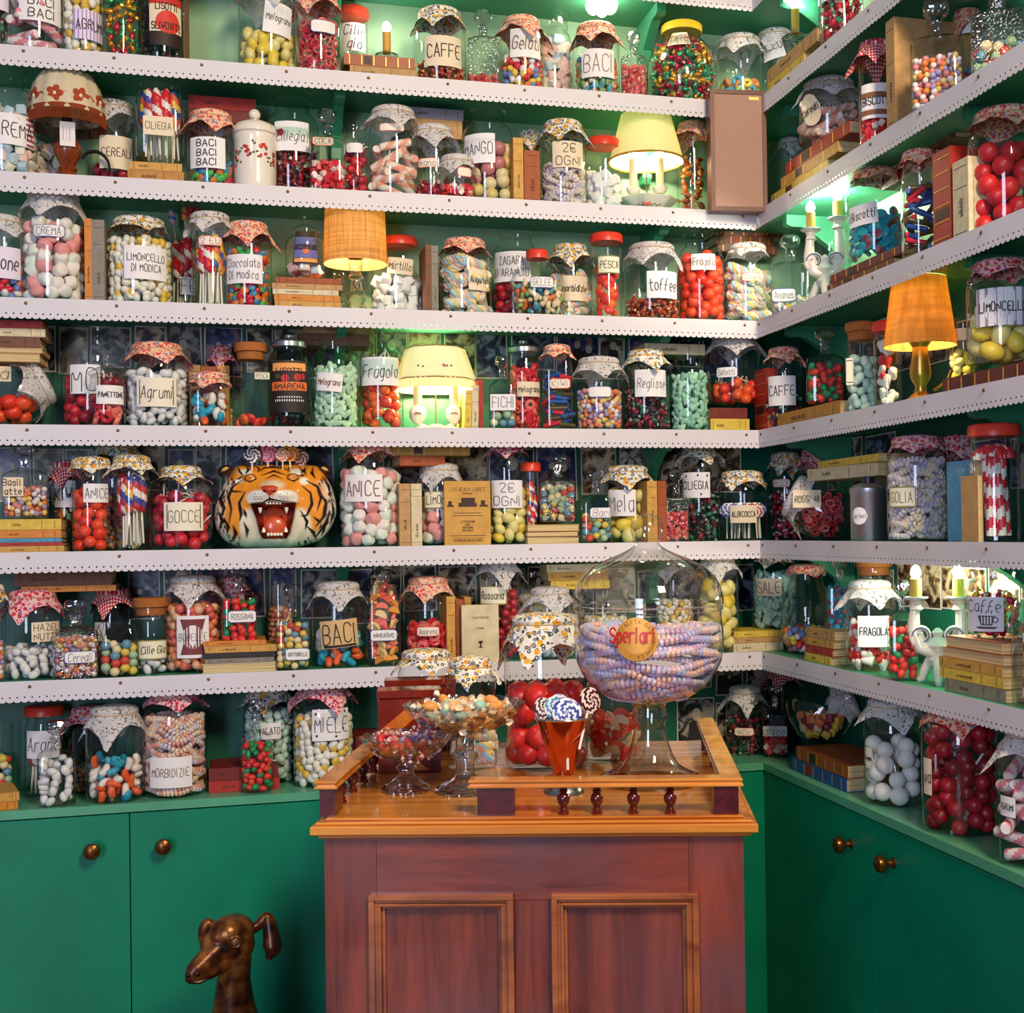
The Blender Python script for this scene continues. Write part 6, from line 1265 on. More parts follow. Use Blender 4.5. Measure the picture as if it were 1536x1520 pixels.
# ---- top shelf
J('B', 1, -2, -75, 46, 'wrapraw' if 0 else 'wrapdark', 'lace', None, (-22, 20, -20, 22), fillf=.75, ls='p')
J('B', 1, 60, -60, 80, 'twistpk', 'lace', ['BACI', 'BACI', 'BACI'], (38, 100, -14, 46), fillf=.9)
J('B', 1, 131, -55, 57, 'flower', 'lace', ['AGRUMI'], (119, 166, 25, 69), fillf=.9, ls='p', extra=bars('A88AC8', 9, .3)[:9])
J('B', 1, 188, -60, 55, 'foil', 'floral', None, None, fillf=1.0)
J('B', 1, 249, -50, 66, 'wrapdark', 'metal', ['LISOTTI', '', 'SLIWOVITZ', ''], (233, 281, 7, 80), glass_='dark', fillf=.8, ls='c', extra=[([(-.5, .34), (.5, .34), (.5, .5), (-.5, .5)], 'C8281E'), disc(.04, -.02, .36, .24, 'D8382A'), ([(-.5, -.5), (.5, -.5), (.5, -.22), (-.5, -.22)], '2A1610')])
vbook('B', 1, 268, 290, -20, 'brown', 's', 'behind the Sliwovitz jar on the top shelf', d=.20, dep=.05)
J('B', 1, 408, -14, 84, 'yball', 'lace', ['Melograno'], (404, 448, 18, 66), fillf=.62, lrot=-6, shear=.2, sw=.0013, size=.036, desc='peach and pink gummies')
J('B', 1, 484, -8, 70, 'redring', 'floral', None, (475, 512, 43, 62), fillf=.80, ls='b')
J('B', 1, 538, 14, 42, 'smallr', 'red', ['Cilie', 'gia'], (521, 557, 42, 84), body='can', nk=.98, row=1, fillf=.3, shear=.2)
J('B', 1, 668, 20, 78, 'toffee', 'lemon', ['CAFFE'], (646, 702, 68, 113), fillf=.42, ls='c', sw=.0026, clen=.06)
J('B', 1, 733, 18, 52, 'smallr', 'none', None, None, body='sq', glass_='cut', n=8, noun='decanter', fillf=.35)
J('B', 1, 791, 32, 66, 'smartbig', 'floral', ['Gelati'], (774, 822, 55, 98), fillf=.68, ls='n', shear=.25)
J('B', 1, 836, 19, 62, 'pastel', 'none', None, None, body='big', nk=.82, row=1, fillf=.85)
J('B', 1, 903, 42, 70, 'mixgum', 'floral', ['BACI'], (881, 931, 86, 128), fillf=.72, ls='n', sw=.002)
J('B', 1, 959, 50, 42, 'coral', 'none', None, None, body='sq', glass_='cut', n=8, noun='decanter', fillf=.9)
J('B', 1, 1032, 39, 104, 'foilr', 'yellow', ['CAFFE'], (1007, 1046, 60, 84), body='globe', nk=.54, fillf=.98, ls='d', d=.10)
J('B', 1, 1118, 60, 70, 'smiley', 'lace', None, None, row=1, fillf=.62, nk=.8)
J('B', 1, 1172, 28, 62, 'marshw', 'lace', ['MELO'], (1150, 1184, 58, 100), row=1, fillf=.4, lrot=15)
z1 = stack('R', 1, .02, [(1160, 1216, 100, 122, 'yellow', 'p'), (1160, 1235, 78, 98, 'tan', 'p')], 'under the candle at the corner, top shelf', yb=None)
candle('R', 1, 1203, .09, 58, 45, 14, 'electric candle lamp over books by the right wall')
J('R', 1, 1272, -75, 66, 'wrapred', 'floral', None, (1240, 1275, -30, 10), fillf=.9, yb=None)

# ---- second shelf
J('B', 2, 16, 105, 82, 'pastel', 'none', ['CREMA'], (-6, 56, 182, 228), body='big', nk=.6, fillf=.85, ls='w', extra=hbars('A84A5A', 6, .5, -.5, -.3) + hbars('A84A5A', 6, .5, .28, .5) + [])
J('B', 2, 82, 194, 56, 'pastel', 'none', None, None, body='can', nk=.98, row=1, fillf=.9, desc='pastel chunks')
J('B', 2, 175, 158, 66, 'lollyr', 'lace', ['CEREALI'], (156, 204, 213, 262), fillf=.35, ls='c', nk=.8, sw=.0016, desc='wrapped lollipops', d=.17)
z2 = stack('B', 2, .02, [(196, 281, 254, 271, 'wood', 's'), (200, 278, 241, 253, 'ochre', 'p')], 'under the Ciliegia lollipop jar')
J('B', 2, 246, 131, 74, 'tlolly', 'none', ['CILIEGIA'], (222, 264, 186, 214), n=7, nk=.78, yb=243, fillf=1.15, ls='c', sw=.0011, d=.075)
J('B', 2, 338, 185, 66, 'marshw', 'lace', None, None, row=1, fillf=.4)
stack('B', 2, .13, [(289, 388, 165, 184, 'darkred', 's'), (289, 390, 146, 165, 'red', 's')], 'behind the BACI jar, second shelf', yb=184, dep=.12)
J('B', 2, 322, 173, 71, 'smart', 'floral', ['BACI', 'BACI', 'BACI'], (289, 342, 216, 262), fillf=.42, nk=.78)
J('B', 2, 444, 137, 80, 'wrapred', 'none', ['Ciliegia!'], (418, 469, 194, 238), body='big', glass_='green', nk=.66, fillf=.72, d=.13, shear=.2, sw=.0013, extra=[disc(-.42, .1, .09, .12, '8A1A3A'), disc(-.3, .12, .09, .12, '8A1A3A')])
J('B', 2, 497, 166, 56, 'redgem', 'none', ['COCA'], (475, 506, 212, 227), body='sq', n=8, noun='decanter', fillf=.62, ls='r', d=.05)
J('B', 2, 539, 182, 42, 'lollyr', 'none', None, (525, 550, 220, 236), body='big', nk=.86, fillf=.8, ls='b', d=.09, size=.034)
J('B', 2, 596, 167, 73, 'twistpw', 'lace', None, (576, 612, 196, 208), fillf=.82, ls='r', nk=.8)
J('B', 2, 660, 207, 50, 'wrapred', 'none', None, None, row=1, fillf=.4, nk=.8)
stack('B', 2, .12, [(622, 700, 177, 205, 'tan', 's'), (613, 702, 160, 176, 'lilac', 's')], 'behind the MANGO jar, second shelf', yb=207)
J('B', 2, 656, 194, 62, 'wrapred', 'lace', ['mano'], (632, 662, 246, 260), fillf=.4, ls='r', d=.1, nk=.82)
J('B', 2, 691, 238, 54, 'redgem', 'lace', None, (692, 714, 258, 272), fillf=.5, ls='r', nk=.8, d=.045)
J('B', 2, 738, 152, 80, 'mango', 'none', ['MANGO'], (698, 748, 212, 256), body='big', nk=.66, fillf=.8, sw=.0017, d=.1)
vbook('B', 2, 776, 791, 207, 'ochre', 's', 'beside the MANGO jar'); vbook('B', 2, 792, 816, 226, 'rust', 's', 'beside the 2 euro jar', d=.025)
J('B', 2, 802, 200, 40, 'small', 'lemon', None, None, row=1, fillf=.4)
J('B', 2, 851, 187, 70, 'beadg', 'lemon', ['2€', 'OGNI'], (836, 884, 222, 261), fillf=.62, ls='c', sw=.0018, nk=.76)
J('B', 2, 911, 209, 56, 'marshw', 'red', None, None, fillf=.72, nk=.78, d=.1, desc='white and blue marshmallows')
J('B', 2, 1045, 187, 46, 'amber', 'floral', None, None, fillf=.85, nk=.8, d=.11)
z1 = stack('R', 2, .02, [(1163, 1248, 265, 284, 'yellow', 'g'), (1178, 1265, 246, 262, 'ochre', 'g'), (1186, 1282, 222, 240, 'red', 'g')], 'under the Cereali jar')
J('R', 2, 1252, 100, 92, 'twistpw', 'lace', ['Cereali'], (1208, 1241, 150, 200), fillf=.7, ls='c', d=.10, lkind='oval', yb=218, lrot=20)
J('R', 2, 1192, 190, 40, 'amber', 'lace', None, None, row=1, fillf=.5)
J('R', 2, 1322, 67, 50, 'redgem', 'gingham', ['BISCOTTI'], (1300, 1346, 133, 185), fillf=.40, d=.05, nk=.8, extra=hbars('8A5A3A', 2, .3), ls='w')
J('R', 2, 1300, 95, 48, 'amber', 'none', None, None, row=1, fillf=.6, nk=.8, desc='brown biscuits')
stack('R', 2, .12, [(1282, 1345, 72, 84, 'orange', 's'), (1290, 1345, 50, 66, 'rust', 's')], 'above the BISCOTTI jar', yb=84)
vbook('R', 2, 1339, 1352, 30, 'tan', 'p', 'beside the BISCOTTI jar', d=.012, dep=.2)
J('R', 2, 1415, 0, 82, 'smallo' if 0 else 'small', 'none', None, None, body='sq', n=8, noun='decanter', fillf=.85, desc='bright sugar drops', glass_='clear', d=.06)
J('R', 2, 1462, -10, 46, 'smart', 'floral', None, (1450, 1470, 28, 58), row=1, fillf=.7)
J('R', 2, 1508, -30, 84, 'balls', 'none', None, None, body='sq', n=8, noun='decanter', fillf=.7, glass_='cut', desc='yellow sweets', d=.07)

# ---- third shelf
J('B', 3, 5, 328, 68, 'smartbig', 'lace', ['Carbone'], (-44, 38, 377, 424), fillf=.72, ls='p', sw=.0026, shear=.15)
J('B', 3, 84, 284, 93, 'marsh', 'lace', ['CREMA'], (56, 98, 348, 366), fillf=.95, ls='b', nk=.72, clen=.085, sw=.0012)
vbook('B', 3, 130, 141, 328, 'orange', 's', 'beside the CREMA marshmallow jar'); vbook('B', 3, 141, 160, 330, 'grey', 's', 'beside the Limoncello di Modica jar')
J('B', 3, 212, 332, 97, 'flowers', 'lemon', ['LIMONCELLO', 'DI MODICA'], (192, 253, 379, 428), fillf=1.02, nk=.70, sw=.0014, size=.023, clen=.035)
J('B', 3, 278, 345, 44, 'tlolly', 'none', ['F€'], (274, 296, 420, 446), row=1, body='can', fillf=1.2, desc='tall striped lollipops')
for k, (x, y, c1, c2) in enumerate(((262, 326, 'D8B0C0', '3A6AB0'), (281, 320, 'E8A040', 'C83A3A'), (290, 318, 'D83A4A', 'B02A3A'), (300, 322, 'C83A5A', '8A2A4A'))):
    Pq = spot('B', x, .19); o = mesh_obj('twisted_lollipop', SHAPE['tlolly']().mesh('twisted_lollipop', [plain(c1, .35), plain(c2, .35), plain(c1, .35), plain('EFE6D6', .5)]), loc=(Pq[0], Pq[1], zat(Pq, y)), rot=(0, .1 * (k - 1.5), 0)); o.scale = (.03, .03, .022); tag(o, 'striped lollipop rising behind the 2 EU jar', 'lollipop', 'lollipops behind the 2 EU jar')
J('B', 3, 319, 324, 52, 'tlolly', 'lace', ['2 EU'], (302, 336, 360, 374), body='can', nk=.98, fillf=1.0, ls='r', desc='red and blue twisted lollipops', clen=.05)
J('B', 3, 376, 338, 70, 'smart', 'floral', ['Cioccolato', 'Di Modica'], (340, 396, 389, 432), fillf=.85, sw=.0013)
z1 = stack('B', 3, .02, [(415, 514, 450, 461, 'ochre', 'p'), (414, 513, 440, 449, 'orange', 'p'), (412, 511, 432, 440, 'cream', 'p'), (411, 517, 424, 432, 'tan', 'p'), (416, 515, 415, 424, 'rust', 's')], 'under the Accorsero bottle, third shelf')
J('B', 3, 461, 320, 57, 'pastel', 'glass', ['', 'ACCORSERO', ''], (443, 482, 352, 402), body='jar', nk=.7, yb=416, fillf=.5, ls='o', extra=[([(-.45, -.32), (.45, -.32), (.38, .3), (-.38, .3)], '6A6AA8'), disc(0, -.1, .12, .1, 'E8723A')], d=.08)
J('B', 3, 507, 392, 40, 'small', 'none', None, None, row=1, body='can', glass_='cut', fillf=.2)
J('B', 3, 603, 357, 84, 'marshw', 'red', ['Mirtillo'], (586, 622, 396, 420), fillf=.68, nk=.58, d=.165, ls='c', shear=.15, lrot=-5)
vbook('B', 3, 642, 651, 367, 'brown', 's', 'beside the Mirtillo marshmallow jar'); vbook('B', 3, 651, 661, 369, 'grey', 's', 'beside the Anguria jar')
J('B', 3, 701, 363, 76, 'rope', 'floral', ['Anguria'], (706, 736, 411, 442), fillf=.98, ls='c', shear=.1, clen=.04)
J('B', 3, 778, 343, 78, 'lollyr', 'none', ['ZAGARA', "D'ARANCIO"], (742, 800, 385, 430), body='big', nk=.66, fillf=.6, row=1, sw=.0014)
J('B', 3, 860, 371, 62, 'rope', 'lemon', ['Morbidizie'], (845, 886, 420, 457), fillf=.8, d=.13, ls='c', shear=.2)
J('B', 3, 810, 376, 84, 'mixgum', 'red', ['GELEE'], (800, 834, 423, 440), body='globe', nk=.34, fillf=.62, d=.055, ls='b')
J('B', 3, 914, 352, 45, 'peach', 'red', ['PESCA'], (901, 936, 388, 415), body='can', nk=.99, fillf=.72, ls='g')
J('B', 3, 982, 370, 84, 'toffee', 'lace', ['toffee'], (975, 1024, 415, 455), fillf=.42, sw=.0024)
J('B', 3, 1056, 343, 70, 'redball', 'none', ['Fragola'], (1042, 1078, 388, 412), body='big', glass_='clear', nk=.70, fillf=.92, ls='n')
J('B', 3, 1125, 370, 70, 'rope', 'lace', ['Ciliegia'], (1118, 1143, 416, 429), fillf=.95, ls='r', d=.07, clen=.035)
J('B', 3, 1122, 384, 50, 'marshw', 'none', None, None, row=1, fillf=.4)
stack('B', 3, .15, [(1082, 1172, 366, 378, 'leather', 'g'), (1080, 1165, 352, 365, 'leather', 'g'), (1077, 1180, 336, 350, 'leather', 'g')], 'on jars at the corner, third shelf', yb=380, dep=.1)
J('R', 3, 1190, 355, 62, 'flowers', 'none', ['Ananas'], (1162, 1198, 438, 458), body='sq', n=8, noun='decanter', fillf=.35, ls='b', d=.05)
J('R', 3, 1216, 352, 48, 'flowers', 'none', None, None, row=1, fillf=.4, glass_='clear', desc='yellow sweets')
J('R', 3, 1252, 320, 52, 'bluecoin', 'none', None, None, row=1, fillf=.6)
z1 = stack('R', 3, .02, [(1245, 1345, 415, 430, 'leather', 'g'), (1250, 1357, 397, 410, 'burgundy', 'g')], 'under the Biscotti jar, third shelf')
J('R', 3, 1319, 252, 88, 'bluecoin', 'floral', ['Biscotti'], (1277, 1322, 315, 346), fillf=.66, glass_='aqua', yb=390, nk=.70, d=.09, shear=.15, lrot=5, clen=.02)
J('R', 3, 1385, 230, 52, 'wraprb', 'floral', ['Hi'], (1352, 1364, 330, 378), fillf=.9, nk=.8, clen=.03)
vbook('R', 3, 1406, 1434, 226, 'red', 'g', 'beside the red and blue chews jar', d=.015); vbook('R', 3, 1436, 1460, 240, 'cream', 's', 'beside the red leather book', d=.012, dep=.05)
J('R', 3, 1395, 270, 40, 'wrapdark', 'none', None, None, row=1, fillf=.4)
stack('R', 3, .13, [(1330, 1410, 243, 262, 'burgundy', 'g'), (1333, 1440, 215, 238, 'leather', 'g')], 'behind the red upright book, third shelf', yb=264, dep=.12)
J('R', 3, 1515, 170, 112, 'bigred', 'floral', None, None, fillf=.88, nk=.72, d=.10, clen=.045)

# ---- fourth shelf
tilted_jar('B', 4, 18, 588, 100, 96, 'redball', 1, 'lace', 'tilted glass jar of red gummies under white lace on the fourth shelf', text=['nia'], lab_px=(-24, 18, 553, 578), fillf=.55, d=.11, size=.04)
stack('B', 4, .05, [(-10, 62, 530, 543, 'tan', 'e'), (-10, 66, 522, 530, 'tan', 'e'), (-10, 62, 505, 521, 'brown', 's'), (-10, 70, 493, 505, 'cream', 's'), (-10, 66, 481, 493, 'red', 's')], 'on the tilted gummy jar', yb=543, dep=.12)
J('B', 4, 142, 482, 92, 'lollyr', 'none', ['MO'], (108, 150, 553, 596), body='big', nk=.66, row=1, fillf=.6)
J('B', 4, 162, 531, 53, 'redfring', 'glass', ['PANETTONE'], (147, 188, 581, 609), fillf=.62, nk=.88, d=.05)
J('B', 4, 237, 519, 93, 'almond', 'floral', ['Agrumi'], (208, 264, 572, 615), fillf=.90, ls='d', shear=.15, sw=.0018, nk=.72, clen=.06)
J('B', 4, 316, 563, 62, 'bluor', 'floral', None, None, fillf=.8, nk=.88, n=5, clen=.035, d=.06)
vbook('B', 4, 285, 302, 548, 'tan', 's', 'behind the small cloth-covered gummy jar', d=.16, dep=.09); vbook('B', 4, 303, 326, 550, 'rust', 's', 'behind the blue gummies jar, fourth shelf', d=.16, dep=.09); vbook('B', 4, 327, 346, 549, 'ochre', 's', 'behind the blue gummies jar, fourth shelf', d=.16, dep=.09)
J('B', 4, 335, 523, 34, 'small', 'crimson', None, None, row=1, fillf=.4)
J('B', 4, 378, 516, 60, 'peach', 'cork', ['PESCA'], (383, 405, 562, 573), n=8.5, nk=.74, fillf=.14, ls='g', noun='bottle')
J('B', 4, 436, 503, 65, 'wrapdark', 'metal', ['LISOTTI', '', 'AMARENA', '', ''], (407, 464, 545, 622), glass_='dark', nk=.72, fillf=.3, ls='o', noun='bottle', extra=[([(-.5, -.5), (.5, -.5), (.5, -.08), (-.5, -.08)], '1E1210'), ([(-.5, .08), (.5, .08), (.5, .30), (-.5, .30)], '1E1210'), disc(.2, .18, .09, .07, 'D8302A'), disc(-.1, .16, .1, .07, 'D8302A'), disc(.34, .2, .07, .06, 'C8282A'), disc(-.3, .2, .08, .05, '5A6A2A'), ([(-.46, -.08), (.46, -.08), (.46, .09), (-.46, .09)], 'E8722A'), ([(-.3, -.22), (.3, -.22), (.3, -.19), (-.3, -.19)], 'F0E6E0'), ([(-.36, -.29), (.36, -.29), (.36, -.25), (-.36, -.25)], 'F0E6E0')])
J('B', 4, 505, 515, 73, 'heartw', 'none', ['Melograno'], (476, 514, 564, 591), body='jar', glass_='green', nk=.68, fillf=.9, ls='n', shear=.2, lrot=-6)
stack('B', 4, .12, [(448, 556, 500, 518, 'brown', 's', -3), (458, 563, 487, 500, 'tan', 's', 2)], 'on jars beside the Fragola jar, fourth shelf', yb=519, dep=.1)
J('B', 4, 573, 490, 66, 'lollyo', 'none', ['Fragola'], (541, 602, 540, 582), body='big', glass_='aqua', nk=.5, fillf=.85, d=.12, shear=.15, sw=.0018)
vbook('B', 4, 697, 707, 585, 'yellow', 's', 'leaning by the white lamp', d=.03, tilt=3); vbook('B', 4, 708, 718, 578, 'cream', 's', 'next to the white lamp', d=.03, tilt=2); vbook('B', 4, 719, 726, 570, 'red', 's', 'next to the white lamp', d=.03)
J('B', 4, 755, 535, 43, 'balls', 'none', ['FICHI'], (737, 775, 594, 618), body='sq', n=8, noun='decanter', fillf=.75, ls='w', sw=.0014, d=.045)
J('B', 4, 788, 512, 54, 'redfring', 'metal', ['Melograna'], (778, 814, 576, 598), fillf=.95, nk=.86, d=.11, desc='pale pink sweets', ls='c')
J('B', 4, 838, 521, 48, 'wraprb', 'floral', ['Kiwi'], (826, 857, 571, 586), n=6, fillf=.85, nk=.8, ls='r', clen=.03)
J('B', 4, 900, 540, 72, 'small', 'lace', None, (885, 918, 584, 600), fillf=.72, ls='b', nk=.78, size=.017)
J('B', 4, 971, 529, 70, 'wrapdark', 'lemon', ['Reglisse'], (955, 1004, 559, 599), fillf=.7, shear=.12, sw=.0014, nk=.7)
J('B', 4, 1036, 533, 63, 'heartg', 'none', None, None, glass_='green', nk=.78, fillf=.92)
stack('B', 4, .10, [(970, 1060, 515, 531, 'cream', 'p')], 'across the mint hearts jar', yb=532, dep=.12)
z1 = stack('B', 4, .03, [(1067, 1125, 626, 645, 'yellow', 's'), (1067, 1122, 609, 625, 'darkred', 's')], 'under the lollipop jar, fourth shelf')
J('B', 4, 1104, 505, 78, 'lollyo', 'lace', ['Solletti'], (1076, 1108, 555, 571), fillf=.5, yb=609, ls='b', nk=.78, d=.10)
vbook('R', 4, 1134, 1150, 555, 'red', 'g', 'beside the CAFFE jar at the corner', d=.01, dep=.04)
J('R', 4, 1178, 525, 54, 'wrapdark', 'floral', ['CAFFE'], (1152, 1195, 567, 611), fillf=.6, d=.06, clen=.045, nk=.76, yb=None)
z1 = stack('R', 4, .02, [(1168, 1262, 608, 630, 'wood', 'p')], 'under the red drops decanter, fourth shelf')
J('R', 4, 1240, 494, 60, 'redgreen', 'none', None, None, body='sq', n=8, noun='decanter', fillf=.95, yb=607, d=.08)
J('R', 4, 1295, 485, 52, 'mintegg', 'cork', None, (1272, 1283, 540, 580), n=8.5, nk=.86, fillf=.9, ls='d', desc='white sugared eggs')
J('R', 4, 1334, 483, 42, 'redwhite', 'red', None, None, body='can', nk=.98, fillf=.95, d=.07)
J('R', 4, 1447, 480, 44, 'yball', 'none', None, (1434, 1462, 496, 514), row=1, body='can', nk=.98, fillf=.8, ls='c', size=.024)
stack('R', 4, .02, [(1416, 1540, 556, 580, 'burgundy', 'g')], 'under the LIMONCELLO jar')
J('R', 4, 1506, 395, 102, 'yball', 'crimson', ['LIMONCELLO'], (1470, 1546, 440, 496), fillf=.7, nk=.72, d=.09, yb=548, ls='w', extra=bars('A08AA8', 6, .35) + [disc(0, 0, .36, .5, 'F1ECEF'), disc(0, -.1, .16, .22, 'C8C0CC')], clen=.03)

# ---- fifth shelf
stack('B', 5, .02, [(-10, 95, 821, 831, 'ochre', 'p'), (-10, 92, 815, 820, 'red', 'p'), (-10, 91, 808, 814, 'skyblue', 'p'), (-10, 91, 795, 807, 'orange', 'p'), (-10, 91, 778, 794, 'yellow', 'p')], 'under the dark decanter, fifth shelf')
J('B', 5, 38, 668, 68, 'small', 'none', ['Basil', 'latte'], (4, 35, 718, 746), body='sq', n=8, noun='decanter', fillf=.8, yb=778, ls='c', d=.12)
J('B', 5, 100, 695, 44, 'mixgum', 'gingham', ['KIWI'], (82, 112, 722, 762), row=1, fillf=.7, sw=.0022, desc='green gummies')
J('B', 5, 175, 664, 70, 'small', 'lemon', None, None, row=1, fillf=.7)
J('B', 5, 136, 690, 54, 'redball', 'lemon', ['ANICE'], (126, 164, 727, 755), fillf=.90, nk=.92, body='jar', clen=.035, sw=.0013, size=.032)
J('B', 5, 198, 687, 52, 'tlolly', 'lemon', None, None, fillf=1.1, nk=.92, clen=.05)
J('B', 5, 272, 703, 90, 'lollyr', 'lemon', ['GOCCE'], (247, 303, 755, 797), fillf=.85, nk=.58, ls='d', sw=.0014, clen=.04)
J('B', 5, 555, 663, 92, 'marsh', 'floral', ['ANICE'], (515, 572, 714, 754), fillf=1.0, nk=.66, sw=.0026, ls='n', clen=.055)
vbook('B', 5, 598, 615, 726, 'tan', 's', 'beside the ANICE marshmallow jar'); vbook('B', 5, 616, 632, 726, 'cream', 's', 'beside the LIMONE jar')
J('B', 5, 660, 699, 66, 'marsh', 'lace', ['LIMONE'], (635, 678, 738, 764), fillf=.78, ls='g', d=.11, desc='pink and lemon marshmallows')
stack('B', 5, .06, [(600, 668, 683, 698, 'rust', 's', 4), (588, 705, 664, 682, 'gold', 'g', -3)], 'on the LIMONE jar', yb=699, dep=.14)
cbook('B', 5, 666, 735, 722, 'ochre', 'before the LIMONE jar', [('LES BEAUX LIVRES', .87, .07, .86), ('Mensuel', .81, .035, .4), ('LITTERATURE', .37, .035, .36), ('ART', .325, .035, .12), ('HISTOIRE', .28, .035, .26), ('RELIGION', .235, .035, .26), ('EDITIONS DES BEAUX LIVRES', .08, .035, .7)], art=[(-.44, .6, -.3, .63), (-.42, .63, -.34, .69), (.26, .6, .44, .63), (.29, .63, .38, .7), (-.2, .6, .2, .66), (-.14, .66, .16, .74), (-.3, .5, .3, .508), (-.34, .46, .34, .468), (-.4, .15, .4, .158), (-.34, .115, .34, .12)], d=.012)
J('B', 5, 760, 660, 62, 'yball', 'crimson', ['2€', 'OGNI'], (736, 784, 722, 763), fillf=.68, nk=.7, sw=.0016, d=.09, size=.034, desc='pastel marshmallow shells', clen=.045)
J('B', 5, 796, 694, 26, 'tlolly', 'red', None, None, body='can', nk=.98, fillf=1.1, d=.10, size=.03)
stack('B', 5, .03, [(789, 868, 804, 815, 'tan', 'e', 2), (789, 866, 795, 803, 'brown', 'e', -2), (790, 868, 784, 794, 'ochre', 'e')], 'under the speckled decanter, fifth shelf')
J('B', 5, 836, 682, 58, 'balls', 'none', None, None, body='sq', n=8, glass_='cut', noun='decanter', fillf=1.0, yb=784, d=.09, size=.02)
J('B', 5, 893, 704, 50, 'balls', 'none', ['Baci'], (884, 918, 762, 778), body='sq', n=8, noun='decanter', fillf=.75, ls='b', d=.05, desc='orange sugar balls', shear=.15, size=.022)
J('B', 5, 940, 702, 68, 'yball', 'lemon', ['Mela'], (910, 952, 736, 775), fillf=.85, nk=.84, d=.12, sw=.002)
vbook('B', 5, 970, 985, 722, 'ochre', 's', 'beside the Mela jar'); vbook('B', 5, 986, 999, 722, 'rust', 's', 'behind the diamond-cut decanter')
J('B', 5, 1014, 705, 40, 'smallr', 'none', None, None, body='sq', n=8, glass_='cut', noun='decanter', fillf=.75, d=.045)
J('B', 5, 1050, 668, 58, 'wrapdark', 'lemon', ['CILIEGIA'], (1020, 1064, 710, 748), fillf=.7, nk=.7, d=.12, extra=[disc(-.3, .35, .03, .05, '3A2A2A'), disc(.1, .38, .03, .05, '3A2A2A'), disc(.2, -.36, .03, .05, '3A2A2A'), disc(.4, .36, .03, .05, '3A2A2A')])
J('B', 5, 1113, 710, 72, 'swirl', 'lemon', ['ALBICOCCA'], (1095, 1134, 759, 785), fillf=.7, nk=.8, ls='c', d=.07, clen=.045)
J('B', 5, 1178, 682, 52, 'wrapred', 'lemon', ['PESCA'], (1158, 1184, 720, 732), row=1, fillf=.7, ls='r')
J('R', 5, 1222, 676, 46, 'wrapdark', 'crimson', None, None, row=1, fillf=.6)
tilted_jar('R', 5, 1232, 766, 96, 92, 'redring', -1, 'lace', 'tilted glass jar of curled red laces, labelled ROSSANA, under white lace', text=['ROSSANA'], lab_px=(1190, 1231, 736, 762), fillf=.72, d=.10)
stack('R', 5, .06, [(1216, 1312, 698, 717, 'cream', 'p', 3), (1224, 1322, 686, 697, 'yellow', 'p', -2)], 'on the tilted ROSSANA jar', yb=718, dep=.13)
J('R', 5, 1375, 658, 90, 'beadg', 'crimson', ['GOLIA'], (1330, 1374, 731, 762), fillf=1.0, nk=.74, ls='g', sw=.0013, clen=.035)
J('R', 5, 1436, 657, 50, 'wrapred', 'crimson', None, None, row=1, fillf=.6)
cbook('R', 5, 1420, 1462, 692, 'skyblue', 'beside the GOLIA jar', [('MEM', .88, .08, .7), ('CI', .78, .09, .4)], d=.03, tc='F0E8E0'); cbook('R', 5, 1441, 1466, 714, 'tan', 'beside the candy cane jar', None, d=.012, t=.012)
J('R', 5, 1492, 637, 72, 'cane', 'red', ['1€'], (1452, 1466, 694, 712), body='can', nk=.98, fillf=.95, ls='r', size=.07, desc='striped candy canes')

# ---- sixth shelf
J('B', 6, -12, 880, 34, 'small', 'lemon', None, None, fillf=.6)
J('B', 6, 46, 888, 84, 'almond', 'crimson', ['HAZEL', 'NUTTY'], (45, 88, 932, 961), fillf=.52, nk=.74, ls='c', sw=.0013, d=.10)
stack('B', 6, .08, [(30, 172, 878, 887, 'orange', 'p'), (20, 166, 857, 877, 'brown', 's')], 'on the HAZEL NUTTY jar', yb=888, dep=.14)
J('B', 6, 168, 885, 58, 'small', 'gingham', ['A'], (138, 158, 932, 960), row=1, fillf=.4, glass_='dark')
J('B', 6, 111, 900, 68, 'small', 'none', ['Cereali'], (95, 138, 975, 993), body='sq', n=8, noun='decanter', fillf=.92, ls='b', d=.055, shear=.2, glass_='cut')
J('B', 6, 176, 932, 58, 'balls', 'none', None, None, n=7, nk=.82, fillf=.85, d=.055, noun='square jar')
J('B', 6, 224, 897, 49, 'almond', 'cork', ['Cilie Gia'], (205, 249, 959, 988), fillf=.62, nk=.92, ls='g', d=.085, shear=.15)
J('B', 6, 288, 867, 84, 'orbeads', 'lace', ['BONELLE'], (264, 309, 922, 984), fillf=.98, nk=.7, d=.11, extra=[([(-.38, -.42), (.38, -.42), (.28, -.15), (.28, .15), (.38, .42), (-.38, .42), (-.28, .15), (-.28, -.15)], '7A3232'), disc(0, 0, .32, .28, 'F1ECEF')], sw=.0011)
J('B', 6, 345, 868, 50, 'small', 'crimson', None, None, row=1, fillf=.5)
z1 = stack('B', 6, .02, [(300, 411, 1003, 1017, 'cream', 'e'), (304, 408, 995, 1002, 'grey', 's'), (300, 410, 986, 994, 'black', 's'), (304, 412, 975, 985, 'ochre', 's'), (302, 396, 967, 974, 'orange', 'p')], 'under the Rossana decanter')
J('B', 6, 356, 850, 55, 'redgreen', 'none', ['ROSSANA'], (340, 381, 915, 933), body='sq', n=8, noun='decanter', fillf=1.05, yb=968, ls='b', d=.07)
J('B', 6, 418, 872, 40, 'smallo', 'none', None, None, row=1, body='can', fillf=.9)
J('B', 6, 436, 878, 53, 'balls', 'none', ['DOTTORELLE'], (425, 461, 971, 989), body='sq', n=8, noun='decanter', fillf=.95, ls='b', d=.05, size=.02)
